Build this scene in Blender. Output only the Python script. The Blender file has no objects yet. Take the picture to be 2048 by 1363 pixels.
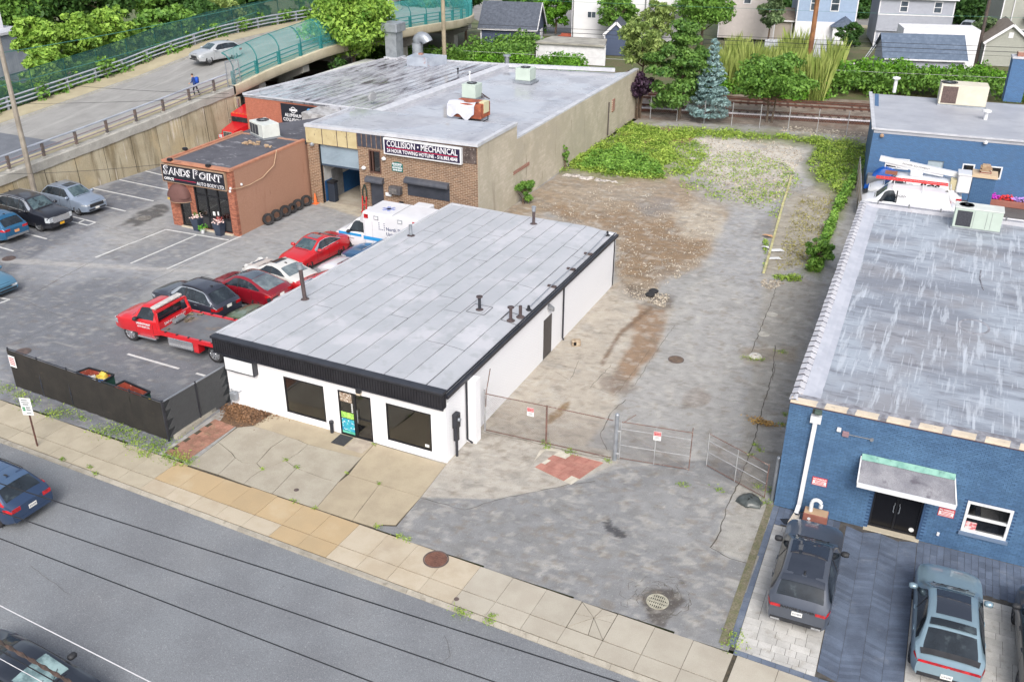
import bpy, bmesh, math, random
import numpy as np
from mathutils import Vector, Matrix, Euler
R = math.radians
S = bpy.context.scene
COL = S.collection
# ---------------------------------------------------------------- camera, world, sun, exposure
CF, CYAW, CPITCH, CROLL = 1888.06, -0.438584, 0.474493, 0.003746
CP = np.array([15.6494, -27.2953, 21.5945])
_f = np.array([math.sin(CYAW)*math.cos(CPITCH), math.cos(CYAW)*math.cos(CPITCH), -math.sin(CPITCH)])
_r0 = np.array([math.cos(CYAW), -math.sin(CYAW), 0.0]); _u0 = np.cross(_r0, _f)
_r = _r0*math.cos(CROLL)+_u0*math.sin(CROLL); _u = -_r0*math.sin(CROLL)+_u0*math.cos(CROLL)
cam = bpy.data.cameras.new('camera'); cam.sensor_width = 36.0; cam.lens = CF/2048*36.0
cam.clip_start = 0.5; cam.clip_end = 2000
co = bpy.data.objects.new('camera', cam); COL.objects.link(co)
co.matrix_world = Matrix(((_r[0], _u[0], -_f[0], CP[0]), (_r[1], _u[1], -_f[1], CP[1]), (_r[2], _u[2], -_f[2], CP[2]), (0, 0, 0, 1)))
S.camera = co
SUN_EL, SUN_AZ = R(42), R(152)     # azimuth clockwise from +Y
w = bpy.data.worlds.new('World'); S.world = w; w.use_nodes = True
nt = w.node_tree; nt.nodes.clear()
sky = nt.nodes.new('ShaderNodeTexSky'); sky.sky_type = 'NISHITA'; sky.sun_disc = False
sky.sun_elevation = SUN_EL; sky.sun_rotation = SUN_AZ; sky.air_density = 1.0; sky.dust_density = 4.0; sky.ozone_density = 1.0
bg = nt.nodes.new('ShaderNodeBackground'); bg.inputs[1].default_value = 0.15
wo = nt.nodes.new('ShaderNodeOutputWorld')
hs = nt.nodes.new('ShaderNodeHueSaturation'); hs.inputs['Saturation'].default_value = .5   # thin overcast: a paler sky
nt.links.new(sky.outputs[0], hs.inputs['Color']); nt.links.new(hs.outputs[0], bg.inputs[0]); nt.links.new(bg.outputs[0], wo.inputs[0])
sl = bpy.data.lights.new('sun', 'SUN'); sl.energy = 1.5; sl.angle = R(28); sl.color = (1.0, 0.97, 0.92)
so = bpy.data.objects.new('sun', sl); COL.objects.link(so)
_sd = Vector((math.sin(SUN_AZ)*math.cos(SUN_EL), math.cos(SUN_AZ)*math.cos(SUN_EL), math.sin(SUN_EL)))
so.rotation_euler = _sd.to_track_quat('Z', 'Y').to_euler(); so.location = (20, -40, 60)
S.view_settings.view_transform = 'Standard'; S.view_settings.look = 'None'
S.view_settings.exposure = 0.62; S.view_settings.gamma = 1.0; S.view_settings.use_curve_mapping = False
S.render.engine = 'CYCLES'
S.cycles.max_bounces = 6; S.cycles.diffuse_bounces = 3; S.cycles.glossy_bounces = 3; S.cycles.transparent_max_bounces = 12
S.cycles.use_denoising = True

# ---------------------------------------------------------------- helpers
random.seed(7); rng = np.random.default_rng(7)
def G(px, py, v=0.0, ax=2):
    """picture point (2048 wide) -> the place on the plane <axis> = v"""
    d = _f+_r*(px-1024)/CF-_u*(py-681.5)/CF
    t = (v-CP[ax])/d[ax]; q = CP+d*t
    return Vector((float(q[0]), float(q[1]), float(q[2])))
def proj(P):
    d = P-CP; z = d@_f
    return np.stack([1024+CF*(d@_r)/z, 681.5-CF*(d@_u)/z], -1)
def srgb(r, g, b):
    f = lambda c: (c/255/12.92) if c/255 <= .04045 else ((c/255+.055)/1.055)**2.4
    return (f(r), f(g), f(b))
MATS = {}
def mat(name, col, col2=None, sc=3.0, rough=.75, metal=0.0, fine=None, bump=None, layers=(), coat=0.0, rnd=0.0, spec=.4, attr=None, alpha=None, emit=0, isl=None, stretch=(1, 1, 1), rrough=None, brick=None, trans=0.0, ior=1.45):
    """procedural surface: colour mixed by noise at sc, further layers = (scale, lo, hi, colour, amount, stretch)"""
    if name in MATS: return MATS[name]
    m = bpy.data.materials.new(name); m.use_nodes = True; n = m.node_tree.nodes; L = m.node_tree.links
    b = n['Principled BSDF']; MATS[name] = m
    geo = n.new('ShaderNodeNewGeometry'); pos = geo.outputs['Position']
    def noise(scale, st=(1, 1, 1), det=4.0):
        mp = n.new('ShaderNodeMapping'); mp.inputs['Scale'].default_value = st
        L.new(pos, mp.inputs[0])
        t = n.new('ShaderNodeTexNoise'); t.inputs['Scale'].default_value = scale; t.inputs['Detail'].default_value = det; t.inputs['Roughness'].default_value = .6
        L.new(mp.outputs[0], t.inputs['Vector']); return t.outputs['Fac']
    def mix(fac, a, c, mode='MIX'):
        x = n.new('ShaderNodeMix'); x.data_type = 'RGBA'; x.blend_type = mode
        if isinstance(fac, float): x.inputs[0].default_value = fac
        else: L.new(fac, x.inputs[0])
        for i, q in ((6, a), (7, c)):
            if isinstance(q, tuple): x.inputs[i].default_value = (*q[:3], 1)
            else: L.new(q, x.inputs[i])
        return x.outputs[2]
    def ramp(f, lo, hi, amt=1.0):
        x = n.new('ShaderNodeMapRange'); x.inputs[1].default_value = lo; x.inputs[2].default_value = hi; x.inputs[4].default_value = amt
        x.interpolation_type = 'SMOOTHSTEP'; L.new(f, x.inputs[0]); return x.outputs[0]
    c = col
    if attr:
        a = n.new('ShaderNodeAttribute'); a.attribute_name = attr; c = a.outputs['Color']
    bfac = None
    if brick:                       # (brick width, height, mortar colour, plane 'x'/'y')
        bw, bh_, mc, pl, c2 = brick
        sx = n.new('ShaderNodeSeparateXYZ'); L.new(pos, sx.inputs[0]); cx = n.new('ShaderNodeCombineXYZ')
        L.new(sx.outputs[0 if pl == 'x' else 1], cx.inputs[0]); L.new(sx.outputs[2], cx.inputs[1])
        t = n.new('ShaderNodeTexBrick'); L.new(cx.outputs[0], t.inputs['Vector'])
        t.inputs['Scale'].default_value = 1.0; t.inputs['Brick Width'].default_value = bw; t.inputs['Row Height'].default_value = bh_
        t.inputs['Mortar Size'].default_value = .010; t.inputs['Color1'].default_value = (*col, 1); t.inputs['Color2'].default_value = (*c2, 1); t.inputs['Mortar'].default_value = (*mc, 1)
        c = t.outputs['Color']; bfac = t.outputs['Fac']
    if col2 is not None: c = mix(ramp(noise(sc, stretch), .35, .65), c, col2)
    for ly in layers:
        s_, lo, hi, cc, amt = ly[:5]; st = ly[5] if len(ly) > 5 else (1, 1, 1)
        c = mix(ramp(noise(s_, st), lo, hi, amt), c, cc)
    if fine:                        # (scale, amount): speckle
        g = noise(fine[0], det=2.0); x = n.new('ShaderNodeMapRange'); x.inputs[1].default_value = .25; x.inputs[2].default_value = .75
        x.inputs[3].default_value = 1-fine[1]; x.inputs[4].default_value = 1+fine[1]; L.new(g, x.inputs[0])
        v = n.new('ShaderNodeMix'); v.data_type = 'RGBA'; v.blend_type = 'MULTIPLY'; v.inputs[0].default_value = 1.0
        if isinstance(c, tuple): v.inputs[6].default_value = (*c, 1)
        else: L.new(c, v.inputs[6])
        L.new(x.outputs[0], v.inputs[7]); c = v.outputs[2]
    if rnd or isl:
        if rnd:
            oi = n.new('ShaderNodeObjectInfo'); rv = oi.outputs['Random']; amt = rnd
        else:
            rv = geo.outputs['Random Per Island']; amt = isl
        x = n.new('ShaderNodeMapRange'); x.inputs[3].default_value = 1-amt; x.inputs[4].default_value = 1+amt; L.new(rv, x.inputs[0])
        v = n.new('ShaderNodeMix'); v.data_type = 'RGBA'; v.blend_type = 'MULTIPLY'; v.inputs[0].default_value = 1.0
        if isinstance(c, tuple): v.inputs[6].default_value = (*c, 1)
        else: L.new(c, v.inputs[6])
        L.new(x.outputs[0], v.inputs[7]); c = v.outputs[2]
    if isinstance(c, tuple): b.inputs['Base Color'].default_value = (*c, 1)
    else: L.new(c, b.inputs['Base Color'])
    b.inputs['Roughness'].default_value = rough; b.inputs['Metallic'].default_value = metal
    b.inputs['Specular IOR Level'].default_value = spec; b.inputs['Coat Weight'].default_value = coat; b.inputs['Coat Roughness'].default_value = .04
    if rrough:                      # (scale, lo, hi, low roughness): wet patches
        L.new(ramp2(n, L, noise(rrough[0], rrough[4] if len(rrough) > 4 else (1, 1, 1)), rrough[1], rrough[2], rrough[3], rough), b.inputs['Roughness'])
    if bump:
        bp = n.new('ShaderNodeBump'); bp.inputs['Strength'].default_value = bump[1]; bp.inputs['Distance'].default_value = .02
        if bfac is not None:
            iv = n.new('ShaderNodeMath'); iv.operation = 'SUBTRACT'; iv.inputs[0].default_value = 1.0; L.new(bfac, iv.inputs[1]); L.new(iv.outputs[0], bp.inputs['Height'])
        else: L.new(noise(bump[0]), bp.inputs['Height'])
        L.new(bp.outputs[0], b.inputs['Normal'])
    if trans: b.inputs['Transmission Weight'].default_value = trans; b.inputs['IOR'].default_value = ior
    if alpha is not None: b.inputs['Alpha'].default_value = alpha
    return m
def ramp2(n, L, f, lo, hi, a, b_):
    x = n.new('ShaderNodeMapRange'); x.inputs[1].default_value = lo; x.inputs[2].default_value = hi; x.inputs[3].default_value = a; x.inputs[4].default_value = b_
    x.interpolation_type = 'SMOOTHSTEP'; L.new(f, x.inputs[0]); return x.outputs[0]
def leafmat(name, dark, light, tl=.35):
    if name in MATS: return MATS[name]
    m = bpy.data.materials.new(name); m.use_nodes = True; n = m.node_tree.nodes; L = m.node_tree.links; MATS[name] = m
    b = n['Principled BSDF']; geo = n.new('ShaderNodeNewGeometry')
    t = n.new('ShaderNodeTexNoise'); t.inputs['Scale'].default_value = .9; t.inputs['Detail'].default_value = 3; L.new(geo.outputs['Position'], t.inputs['Vector'])
    ad = n.new('ShaderNodeMath'); ad.operation = 'MULTIPLY_ADD'; ad.inputs[1].default_value = .55; L.new(geo.outputs['Random Per Island'], ad.inputs[0])
    sb = n.new('ShaderNodeMath'); sb.operation = 'MULTIPLY_ADD'; sb.inputs[1].default_value = 1.3; sb.inputs[2].default_value = -.42; L.new(t.outputs[0], sb.inputs[0]); L.new(sb.outputs[0], ad.inputs[2])
    x = n.new('ShaderNodeMix'); x.data_type = 'RGBA'; L.new(ad.outputs[0], x.inputs[0]); x.inputs[6].default_value = (*dark, 1); x.inputs[7].default_value = (*light, 1)
    x.clamp_factor = True
    L.new(x.outputs[2], b.inputs['Base Color']); b.inputs['Roughness'].default_value = .55; b.inputs['Specular IOR Level'].default_value = .3
    tr = n.new('ShaderNodeBsdfTranslucent'); L.new(x.outputs[2], tr.inputs[0]); mx = n.new('ShaderNodeMixShader'); mx.inputs[0].default_value = tl*.7
    out = n['Material Output']; L.new(b.outputs[0], mx.inputs[1]); L.new(tr.outputs[0], mx.inputs[2]); L.new(mx.outputs[0], out.inputs[0])
    return m
def glassmat(name, tint=(.35, .42, .45), tr=.5, rough=.03):
    """window glass: see-through with fresnel reflection"""
    if name in MATS: return MATS[name]
    m = bpy.data.materials.new(name); m.use_nodes = True; n = m.node_tree.nodes; L = m.node_tree.links; MATS[name] = m
    n.remove(n['Principled BSDF']); t = n.new('ShaderNodeBsdfTransparent'); t.inputs[0].default_value = (*[tr*q*2 for q in tint], 1)
    g = n.new('ShaderNodeBsdfGlossy'); g.inputs['Roughness'].default_value = rough
    fr = n.new('ShaderNodeFresnel'); fr.inputs[0].default_value = 1.55; k = n.new('ShaderNodeMath'); k.operation = 'MULTIPLY_ADD'; k.inputs[1].default_value = 1.1; k.inputs[2].default_value = .10
    L.new(fr.outputs[0], k.inputs[0]); mx = n.new('ShaderNodeMixShader'); L.new(k.outputs[0], mx.inputs[0]); L.new(t.outputs[0], mx.inputs[1]); L.new(g.outputs[0], mx.inputs[2])
    L.new(mx.outputs[0], n['Material Output'].inputs[0]); return m

class MB:
    """collects shapes into ONE mesh object"""
    def __init__(s): s.v = []; s.f = []; s.mi = []; s.m = 0
    def add(s, vs, fs):
        o = len(s.v); s.v += [tuple(q) for q in vs]; s.f += [tuple(i+o for i in f) for f in fs]; s.mi += [s.m]*len(fs); return s
    def box(s, x0, x1, y0, y1, z0, z1):
        return s.add([(x0, y0, z0), (x1, y0, z0), (x1, y1, z0), (x0, y1, z0), (x0, y0, z1), (x1, y0, z1), (x1, y1, z1), (x0, y1, z1)],
                     [(0, 3, 2, 1), (4, 5, 6, 7), (0, 1, 5, 4), (1, 2, 6, 5), (2, 3, 7, 6), (3, 0, 4, 7)])
    def bbox(s, x0, x1, y0, y1, z0, z1, b=.02):
        """box with chamfered edges"""
        vs = []
        for (z, i) in ((z0, b), (z0+b, 0), (z1-b, 0), (z1, b)):
            for (x, y) in ((x0+b+i, y0+i), (x1-b-i, y0+i), (x1-i, y0+b+i), (x1-i, y1-b-i), (x1-b-i, y1-i), (x0+b+i, y1-i), (x0+i, y1-b-i), (x0+i, y0+b+i)): vs.append((x, y, z))
        fs = [tuple(range(7, -1, -1)), tuple(range(24, 32))]
        for k in range(3):
            for i in range(8): fs.append((k*8+i, k*8+(i+1) % 8, k*8+8+(i+1) % 8, k*8+8+i))
        return s.add(vs, fs)
    def beam(s, a, b, wd, ht, up=(0, 0, 1)):
        """rectangular bar from a to b"""
        a = Vector(a); b = Vector(b); d = (b-a).normalized(); up = Vector(up)
        if abs(d.dot(up)) > .99: up = Vector((0, 1, 0))
        x = d.cross(up).normalized()*wd/2; z = x.cross(d).normalized()*ht/2
        vs = [a-x-z, a+x-z, a+x+z, a-x+z, b-x-z, b+x-z, b+x+z, b-x+z]
        return s.add(vs, [(0, 1, 2, 3), (7, 6, 5, 4), (0, 4, 5, 1), (1, 5, 6, 2), (2, 6, 7, 3), (3, 7, 4, 0)])
    def prism(s, poly, z0, z1, top=True, bot=True):
        n = len(poly); z0s = z0 if hasattr(z0, '__len__') else [z0]*n; z1s = z1 if hasattr(z1, '__len__') else [z1]*n
        vs = [(p[0], p[1], z0s[i]) for i, p in enumerate(poly)]+[(p[0], p[1], z1s[i]) for i, p in enumerate(poly)]
        ar = sum(poly[i][0]*poly[(i+1) % n][1]-poly[(i+1) % n][0]*poly[i][1] for i in range(n))
        if ar < 0: vs = vs[:n][::-1]+vs[n:][::-1]
        fs = [(i, (i+1) % n, n+(i+1) % n, n+i) for i in range(n)]
        if top: fs.append(tuple(range(n, 2*n)))
        if bot: fs.append(tuple(range(n-1, -1, -1)))
        return s.add(vs, fs)
    def tube(s, path, r, n=6, cap=True):
        P = [Vector(p) for p in path]; rs = r if hasattr(r, '__len__') else [r]*len(P); vs = []; fs = []
        up = Vector((0, 0, 1))
        for i, p in enumerate(P):
            d = (P[min(i+1, len(P)-1)]-P[max(i-1, 0)]).normalized()
            u = Vector((0, 1, 0)) if abs(d.z) > .95 else up
            x = d.cross(u).normalized(); y = d.cross(x).normalized()
            for k in range(n):
                a = 2*math.pi*k/n; vs.append(p+x*math.cos(a)*rs[i]+y*math.sin(a)*rs[i])
        for i in range(len(P)-1):
            for k in range(n): fs.append((i*n+k, i*n+(k+1) % n, (i+1)*n+(k+1) % n, (i+1)*n+k))
        if cap: fs += [tuple(range(n-1, -1, -1)), tuple(range((len(P)-1)*n, len(P)*n))]
        return s.add(vs, fs)
    def lathe(s, prof, c=(0, 0, 0), n=20, axis='z', closed=False):
        vs = []; fs = []; m = len(prof)
        for k in range(n):
            a = 2*math.pi*k/n; ca, sa = math.cos(a), math.sin(a)
            for (r, h) in prof:
                q = (r*ca, r*sa, h) if axis == 'z' else ((r*ca, h, r*sa) if axis == 'y' else (h, r*ca, r*sa))
                vs.append((q[0]+c[0], q[1]+c[1], q[2]+c[2]))
        for k in range(n):
            for i in range(m-1 if not closed else m):
                j = (i+1) % m; fs.append((k*m+i, ((k+1) % n)*m+i, ((k+1) % n)*m+j, k*m+j))
        return s.add(vs, fs)
    def quad(s, a, b, c, d): return s.add([a, b, c, d], [(0, 1, 2, 3)])
    def grid(s, P):
        """P: rows x cols x 3"""
        r_, c_ = len(P), len(P[0]); vs = [q for row in P for q in row]
        return s.add(vs, [(i*c_+j, i*c_+j+1, (i+1)*c_+j+1, (i+1)*c_+j) for i in range(r_-1) for j in range(c_-1)])
    def xf(s, M, start=0):
        s.v[start:] = [tuple(M @ Vector(q)) for q in s.v[start:]]; return s
    def build(s, name, mats, parent=None, smooth=False, loc=None, rot=0.0, fix=True):
        me = bpy.data.meshes.new(name); me.from_pydata(s.v, [], s.f)
        ms = mats if isinstance(mats, (list, tuple)) else [mats]
        for q in ms: me.materials.append(q)
        if len(ms) > 1: me.polygons.foreach_set('material_index', s.mi)
        if fix:
            bm = bmesh.new(); bm.from_mesh(me); bmesh.ops.recalc_face_normals(bm, faces=bm.faces); bm.to_mesh(me); bm.free()
        if smooth:
            me.polygons.foreach_set('use_smooth', [True]*len(me.polygons))
            try: me.set_sharp_from_angle(angle=R(smooth if smooth > 1 else 40))
            except Exception: pass
        o = bpy.data.objects.new(name, me); COL.objects.link(o)
        if parent is not None: o.parent = parent
        if loc is not None: o.location = loc
        if rot: o.rotation_euler = (0, 0, rot)
        return o
def T(name, label, cat, loc=(0, 0, 0), rot=0.0, group=None):
    """an Empty at a thing's base that parents its parts"""
    o = bpy.data.objects.new(name, None); COL.objects.link(o); o.location = loc; o.rotation_euler = (0, 0, rot)
    o['label'] = label; o['category'] = cat; o.empty_display_size = .3
    if group: o['group'] = group
    return o
def tag(o, label, cat, group=None):
    o['label'] = label; o['category'] = cat
    if group: o['group'] = group
    return o
def struct(o, kind='structure'): o['kind'] = kind; return o
def share(name, src, parent, loc=(0, 0, 0), rot=(0, 0, 0), scale=(1, 1, 1)):
    """another object on the same mesh data"""
    o = bpy.data.objects.new(name, src.data); COL.objects.link(o); o.parent = parent; o.location = loc; o.rotation_euler = rot; o.scale = scale; return o
def copy_tree(o, parent=None):
    c = o.copy(); COL.objects.link(c); c.parent = parent
    for ch in list(o.children): copy_tree(ch, c)
    return c
def text(s, name, size, m, parent, M, width=None, depth=.004, align='CENTER', bold=0.0, shear=0.0):
    """lettering as a mesh in the local xy plane, placed by matrix M"""
    cu = bpy.data.curves.new(name, 'FONT'); cu.body = s; cu.size = size; cu.align_x = align; cu.align_y = 'CENTER'; cu.extrude = depth; cu.offset = bold; cu.shear = shear; cu.resolution_u = 2
    t = bpy.data.objects.new(name, cu); COL.objects.link(t); bpy.context.view_layer.update()
    me = bpy.data.meshes.new_from_object(t.evaluated_get(bpy.context.evaluated_depsgraph_get()))
    bpy.data.objects.remove(t); bpy.data.curves.remove(cu)
    if width and len(me.vertices):
        xs = [v.co.x for v in me.vertices]; k = width/(max(xs)-min(xs))
        for v in me.vertices: v.co.x *= k
    me.materials.clear(); me.materials.append(m); me.transform(M)
    o = bpy.data.objects.new(name, me); COL.objects.link(o)
    if parent is not None: o.parent = parent
    return o
def face_y(x, y, z, rz=0.0):       # matrix: local xy plane -> wall looking towards -y (lettering reads from -y)
    return Matrix.Translation((x, y, z)) @ Matrix.Rotation(rz, 4, 'Z') @ Matrix.Rotation(R(90), 4, 'X')
def frame_mb(mb, x0, x1, z0, z1, y0, y1, t):
    mb.box(x0, x1, y0, y1, z0, z0+t); mb.box(x0, x1, y0, y1, z1-t, z1); mb.box(x0, x0+t, y0, y1, z0+t, z1-t); mb.box(x1-t, x1, y0, y1, z0+t, z1-t); return mb
def wall_open(mb, x0, x1, z0, z1, y0, y1, opens):
    """wall slab along x with rectangular openings (x0,x1,z0,z1)"""
    xs = sorted({x0, x1, *[o[0] for o in opens], *[o[1] for o in opens]})
    for a, b in zip(xs[:-1], xs[1:]):
        zz = z0
        for o in sorted([o for o in opens if o[0] <= a+1e-6 and o[1] >= b-1e-6], key=lambda q: q[2]):
            if o[2] > zz+1e-6: mb.box(a, b, y0, y1, zz, o[2])
            zz = o[3]
        if zz < z1-1e-6: mb.box(a, b, y0, y1, zz, z1)
    return mb
# smooth value noise in numpy
def vnoise(x, y, s, seed=0):
    x = x*s+seed*17.3; y = y*s+seed*9.1; xi = np.floor(x).astype(np.int64); yi = np.floor(y).astype(np.int64); fx = x-xi; fy = y-yi
    fx = fx*fx*(3-2*fx); fy = fy*fy*(3-2*fy)
    def h(a, b):
        k = (a*374761393+b*668265263+seed*1442695) & 0xffffffff; k = ((k ^ (k >> 13))*1274126177) & 0xffffffff; return ((k ^ (k >> 16)) & 0xffff)/65535.0
    return (h(xi, yi)*(1-fx)+h(xi+1, yi)*fx)*(1-fy)+(h(xi, yi+1)*(1-fx)+h(xi+1, yi+1)*fx)*fy
def fbm(x, y, s, seed=0, o=4):
    t = 0; a = .5; k = 0
    for i in range(o): t = t+a*vnoise(x, y, s, seed+i); k += a; a *= .55; s *= 2.03
    return t/k
def polydist(pts, poly):
    """signed distance (inside positive) of points to polygon"""
    x, y = pts[:, 0], pts[:, 1]; ins = np.zeros(len(x), bool); dm = np.full(len(x), 1e9); n = len(poly)
    for i in range(n):
        x1, y1 = poly[i]; x2, y2 = poly[(i+1) % n]
        c = ((y1 > y) != (y2 > y)); xs = (x2-x1)*(y-y1)/((y2-y1) if y2 != y1 else 1e-9)+x1; ins ^= (c & (x < xs))
        dx, dy = x2-x1, y2-y1; t = np.clip(((x-x1)*dx+(y-y1)*dy)/(dx*dx+dy*dy+1e-9), 0, 1)
        dm = np.minimum(dm, np.hypot(x-x1-t*dx, y-y1-t*dy))
    return np.where(ins, dm, -dm)
def sstep(a, b, x): t = np.clip((x-a)/(b-a), 0, 1); return t*t*(3-2*t)
def GP(pts, z=0.0): return [(q.x, q.y) for q in (G(a, b, z) for a, b in pts)]
# ================================================================= GROUND
KA = .8
BA = 0.022
def BW(x, y, z=0.0): c_, s_ = math.cos(BA), math.sin(BA); return (12.367+c_*x-s_*y, 2.845+s_*x+c_*y, z)
def C(r, g, b, k=KA): return tuple(q*k for q in srgb(r, g, b))
def sheet(name, poly, z, m, t=.0):
    mb = MB()
    if t: mb.prism(poly, z-t, z)
    else:
        ar = sum(poly[i][0]*poly[(i+1) % len(poly)][1]-poly[(i+1) % len(poly)][0]*poly[i][1] for i in range(len(poly)))
        q = poly if ar > 0 else poly[::-1]
        mb.add([(a, b, z) for a, b in q], [tuple(range(len(q)))])
    return mb.build(name, m, fix=False)
struct(sheet('ground', [(-500, -300), (400, -300), (400, 700), (-500, 700)], -.34, mat('earth', C(96, 112, 66), C(120, 118, 92), .15, fine=(6, .3), layers=[(.6, .45, .7, C(74, 96, 48), .8)])))

def painted(name, x0, x1, y0, y1, step, base, layers, relief=None, rough=.85, fine=(28, .16), inside=None):
    """ground sheet whose own colour (soil, gravel, patches, stains) is worked out per point"""
    nx, ny = int((x1-x0)/step)+1, int((y1-y0)/step)+1
    xs = np.linspace(x0, x1, nx); ys = np.linspace(y0, y1, ny); X, Y = np.meshgrid(xs, ys); x = X.ravel(); y = Y.ravel()
    z = np.zeros_like(x); P = proj(np.stack([x, y, z], -1)); col = np.empty((len(x), 3)); col[:] = base
    n1 = fbm(x, y, .35, 3); n2 = fbm(x, y, 2.6, 5); n3 = fbm(x*.35, y*2.2, 1.6, 7); col *= (1+(n1-.5)*.18+(n2-.5)*.28+(n3-.5)*.22)[:, None]
    for ly in layers:
        poly, c, soft, namp, nsc, amt = ly[:6]
        nz = (fbm(x, y, nsc, int(abs(c[0]*9999)) % 50+1)-.5)
        if poly is None: mk = sstep(namp, namp+soft, nz+.5)*amt
        else: mk = sstep(-soft, soft, polydist(P, poly)+nz*namp)*amt
        if len(ly) > 6: mk = mk*sstep(.5-ly[6], .5+ly[6], fbm(x, y, ly[7], 31))
        v = 1+(fbm(x, y, 3.1, 11)-.5)*.45
        col = col*(1-mk[:, None])+np.array(c)[None]*v[:, None]*mk[:, None]
    for sd_, c_, lo_ in ((61, (96, 92, 88), .63), (63, (204, 200, 192), .64), (65, (120, 104, 88), .66)):   # scuffs and drag marks across the slope
        mk = sstep(lo_, lo_+.07, fbm(x*.6, y*1.7, 3.1, sd_, 5))*.24; col = col*(1-mk[:, None])+np.array(C(*c_))[None]*mk[:, None]
    if relief is not None: z = relief(x, y, P)
    me = bpy.data.meshes.new(name); nv = nx*ny; me.vertices.add(nv); me.vertices.foreach_set('co', np.stack([x, y, z], -1).astype(np.float32).ravel())
    I = np.arange(nv).reshape(ny, nx); q = np.stack([I[:-1, :-1], I[:-1, 1:], I[1:, 1:], I[1:, :-1]], -1).reshape(-1, 4)
    if inside is not None:
        k = inside(x, y); q = q[k[q].all(1)]
    me.loops.add(q.size); me.loops.foreach_set('vertex_index', q.ravel().astype(np.int32)); me.polygons.add(len(q)); me.polygons.foreach_set('loop_start', np.arange(0, q.size, 4, dtype=np.int32))
    me.polygons.foreach_set('use_smooth', np.ones(len(q), bool)); me.update(calc_edges=True)
    a = me.color_attributes.new('Col', 'FLOAT_COLOR', 'POINT'); a.data.foreach_set('color', np.concatenate([np.clip(col, .004, .9), np.ones((nv, 1))], 1).astype(np.float32).ravel())
    me.materials.append(mat('ground_'+name, (0, 0, 0), attr='Col', rough=rough, fine=fine, bump=(30, .5), layers=[(13, .58, .70, C(206, 204, 198), .34), (10, .60, .72, C(76, 74, 72), .42), (38, .58, .70, C(60, 58, 55), .35), (5.5, .66, .74, C(96, 92, 88), .28, (.6, 1.4, 1)), (6, .67, .75, C(206, 202, 194), .26, (.6, 1.4, 1))]))
    o = bpy.data.objects.new(name, me); COL.objects.link(o); return struct(o)

# --- street, kerb and sidewalk run in their own direction
SA = -0.028; SO = Vector((0, -4.821, 0)); SM = Matrix.Translation(SO) @ Matrix.Rotation(SA, 4, 'Z')
def SW(x, y, z=0.0): q = SM @ Vector((x, y, z)); return (q.x, q.y, q.z)
m_street = mat('street_asphalt', C(134, 138, 143), C(124, 127, 132), .35, rough=.88, fine=(34, .30), bump=(60, .4), layers=[(.12, .45, .7, C(142, 143, 145), .6), (22, .58, .70, C(190, 190, 190), .45), (18, .60, .72, C(92, 94, 98), .45), (1.7, .70, .76, C(96, 98, 102), .5), (.5, .72, .8, C(165, 162, 155), .4, (1, 3, 1))])
st = struct(sheet('street', [SW(-120, -2.2)[:2], SW(120, -2.2)[:2], SW(120, -30)[:2], SW(-120, -30)[:2]], -.11, m_street))
SLW, SLK = 1.251, -14.749
swk = MB(); swk.prism([SW(-60, .02)[:2], SW(40, .02)[:2], SW(40, -2.05)[:2], SW(-60, -2.05)[:2]], -.2, -.03)
swk = struct(swk.build('sidewalk', mat('joint_dirt', C(92, 84, 70), C(70, 66, 58), 6, rough=.95)))
m_sl = {'a': mat('slab_grey_warm', C(188, 178, 158), C(178, 168, 148), 1.2, fine=(45, .12), rnd=.07, layers=[(.7, .55, .75, C(172, 165, 148), .5), (30, .68, .76, C(120, 112, 100), .5)]),
        'b': mat('slab_sand', C(192, 168, 132), C(186, 164, 130), 1.0, fine=(45, .10), rnd=.05, layers=[(.6, .5, .72, C(198, 180, 150), .7), (30, .68, .76, C(140, 125, 105), .5)]),
        'c': mat('slab_pale', C(188, 174, 152), C(198, 186, 166), 1.0, fine=(45, .10), rnd=.05, layers=[(.7, .55, .72, C(176, 162, 142), .6), (28, .69, .76, C(120, 112, 100), .6)]),
        'd': mat('slab_white_grey', C(188, 181, 167), C(180, 172, 158), .9, fine=(45, .12), rnd=.05, layers=[(.7, .5, .72, C(168, 160, 146), .5), (22, .67, .74, C(110, 104, 96), .6)])}
for k in range(-14, 32):
    xa, xb = SLK+k*SLW, SLK+(k+1)*SLW
    if xa > 6 and k > 21: xa, xb = xa+.12, xb+.12
    kind = 'a' if k < 4 else ('b' if k < 11 else ('c' if k < 15 else 'd'))
    for (ya, yb) in ((0, -1.28), (-1.30, -2.02)):
        if k == 18 and ya == 0:        # the slab broken into pieces
            cx, cy = xa+.62, -.5
            ring = [(xa+.008, -.008), (xa+.72, -.008), (xb-.008, -.008), (xb-.008, -.45), (xb-.008, -1.272), (xa+.75, -1.272), (xa+.008, -1.272), (xa+.008, -.6)]
            for i in range(8):
                a, b = ring[i], ring[(i+1) % 8]; q = [(cx, cy), a, b]; mx_, my_ = sum(t[0] for t in q)/3, sum(t[1] for t in q)/3
                q = [(mx_+(t[0]-mx_)*.95, my_+(t[1]-my_)*.95) for t in q]
                mb = MB().prism([SW(*t)[:2] for t in q], -.06, -.004*(i % 3)); mb.build('slab', m_sl['d'], swk)
            continue
        g = .007; j = random.uniform(-.004, .004); e = .012
        q = [(xa+g, ya-g), (xb-g, ya-g), (xb-g, yb+g), (xa+g, yb+g)]
        kk = 'c' if (kind == 'b' and yb < -1.5 and k < 9) else kind
        mb = MB(); mb.prism([SW(*t)[:2] for t in q], -.06, [j+random.uniform(-.003, .003) for _ in q]); mb.build('slab', m_sl[kk], swk)
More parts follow.
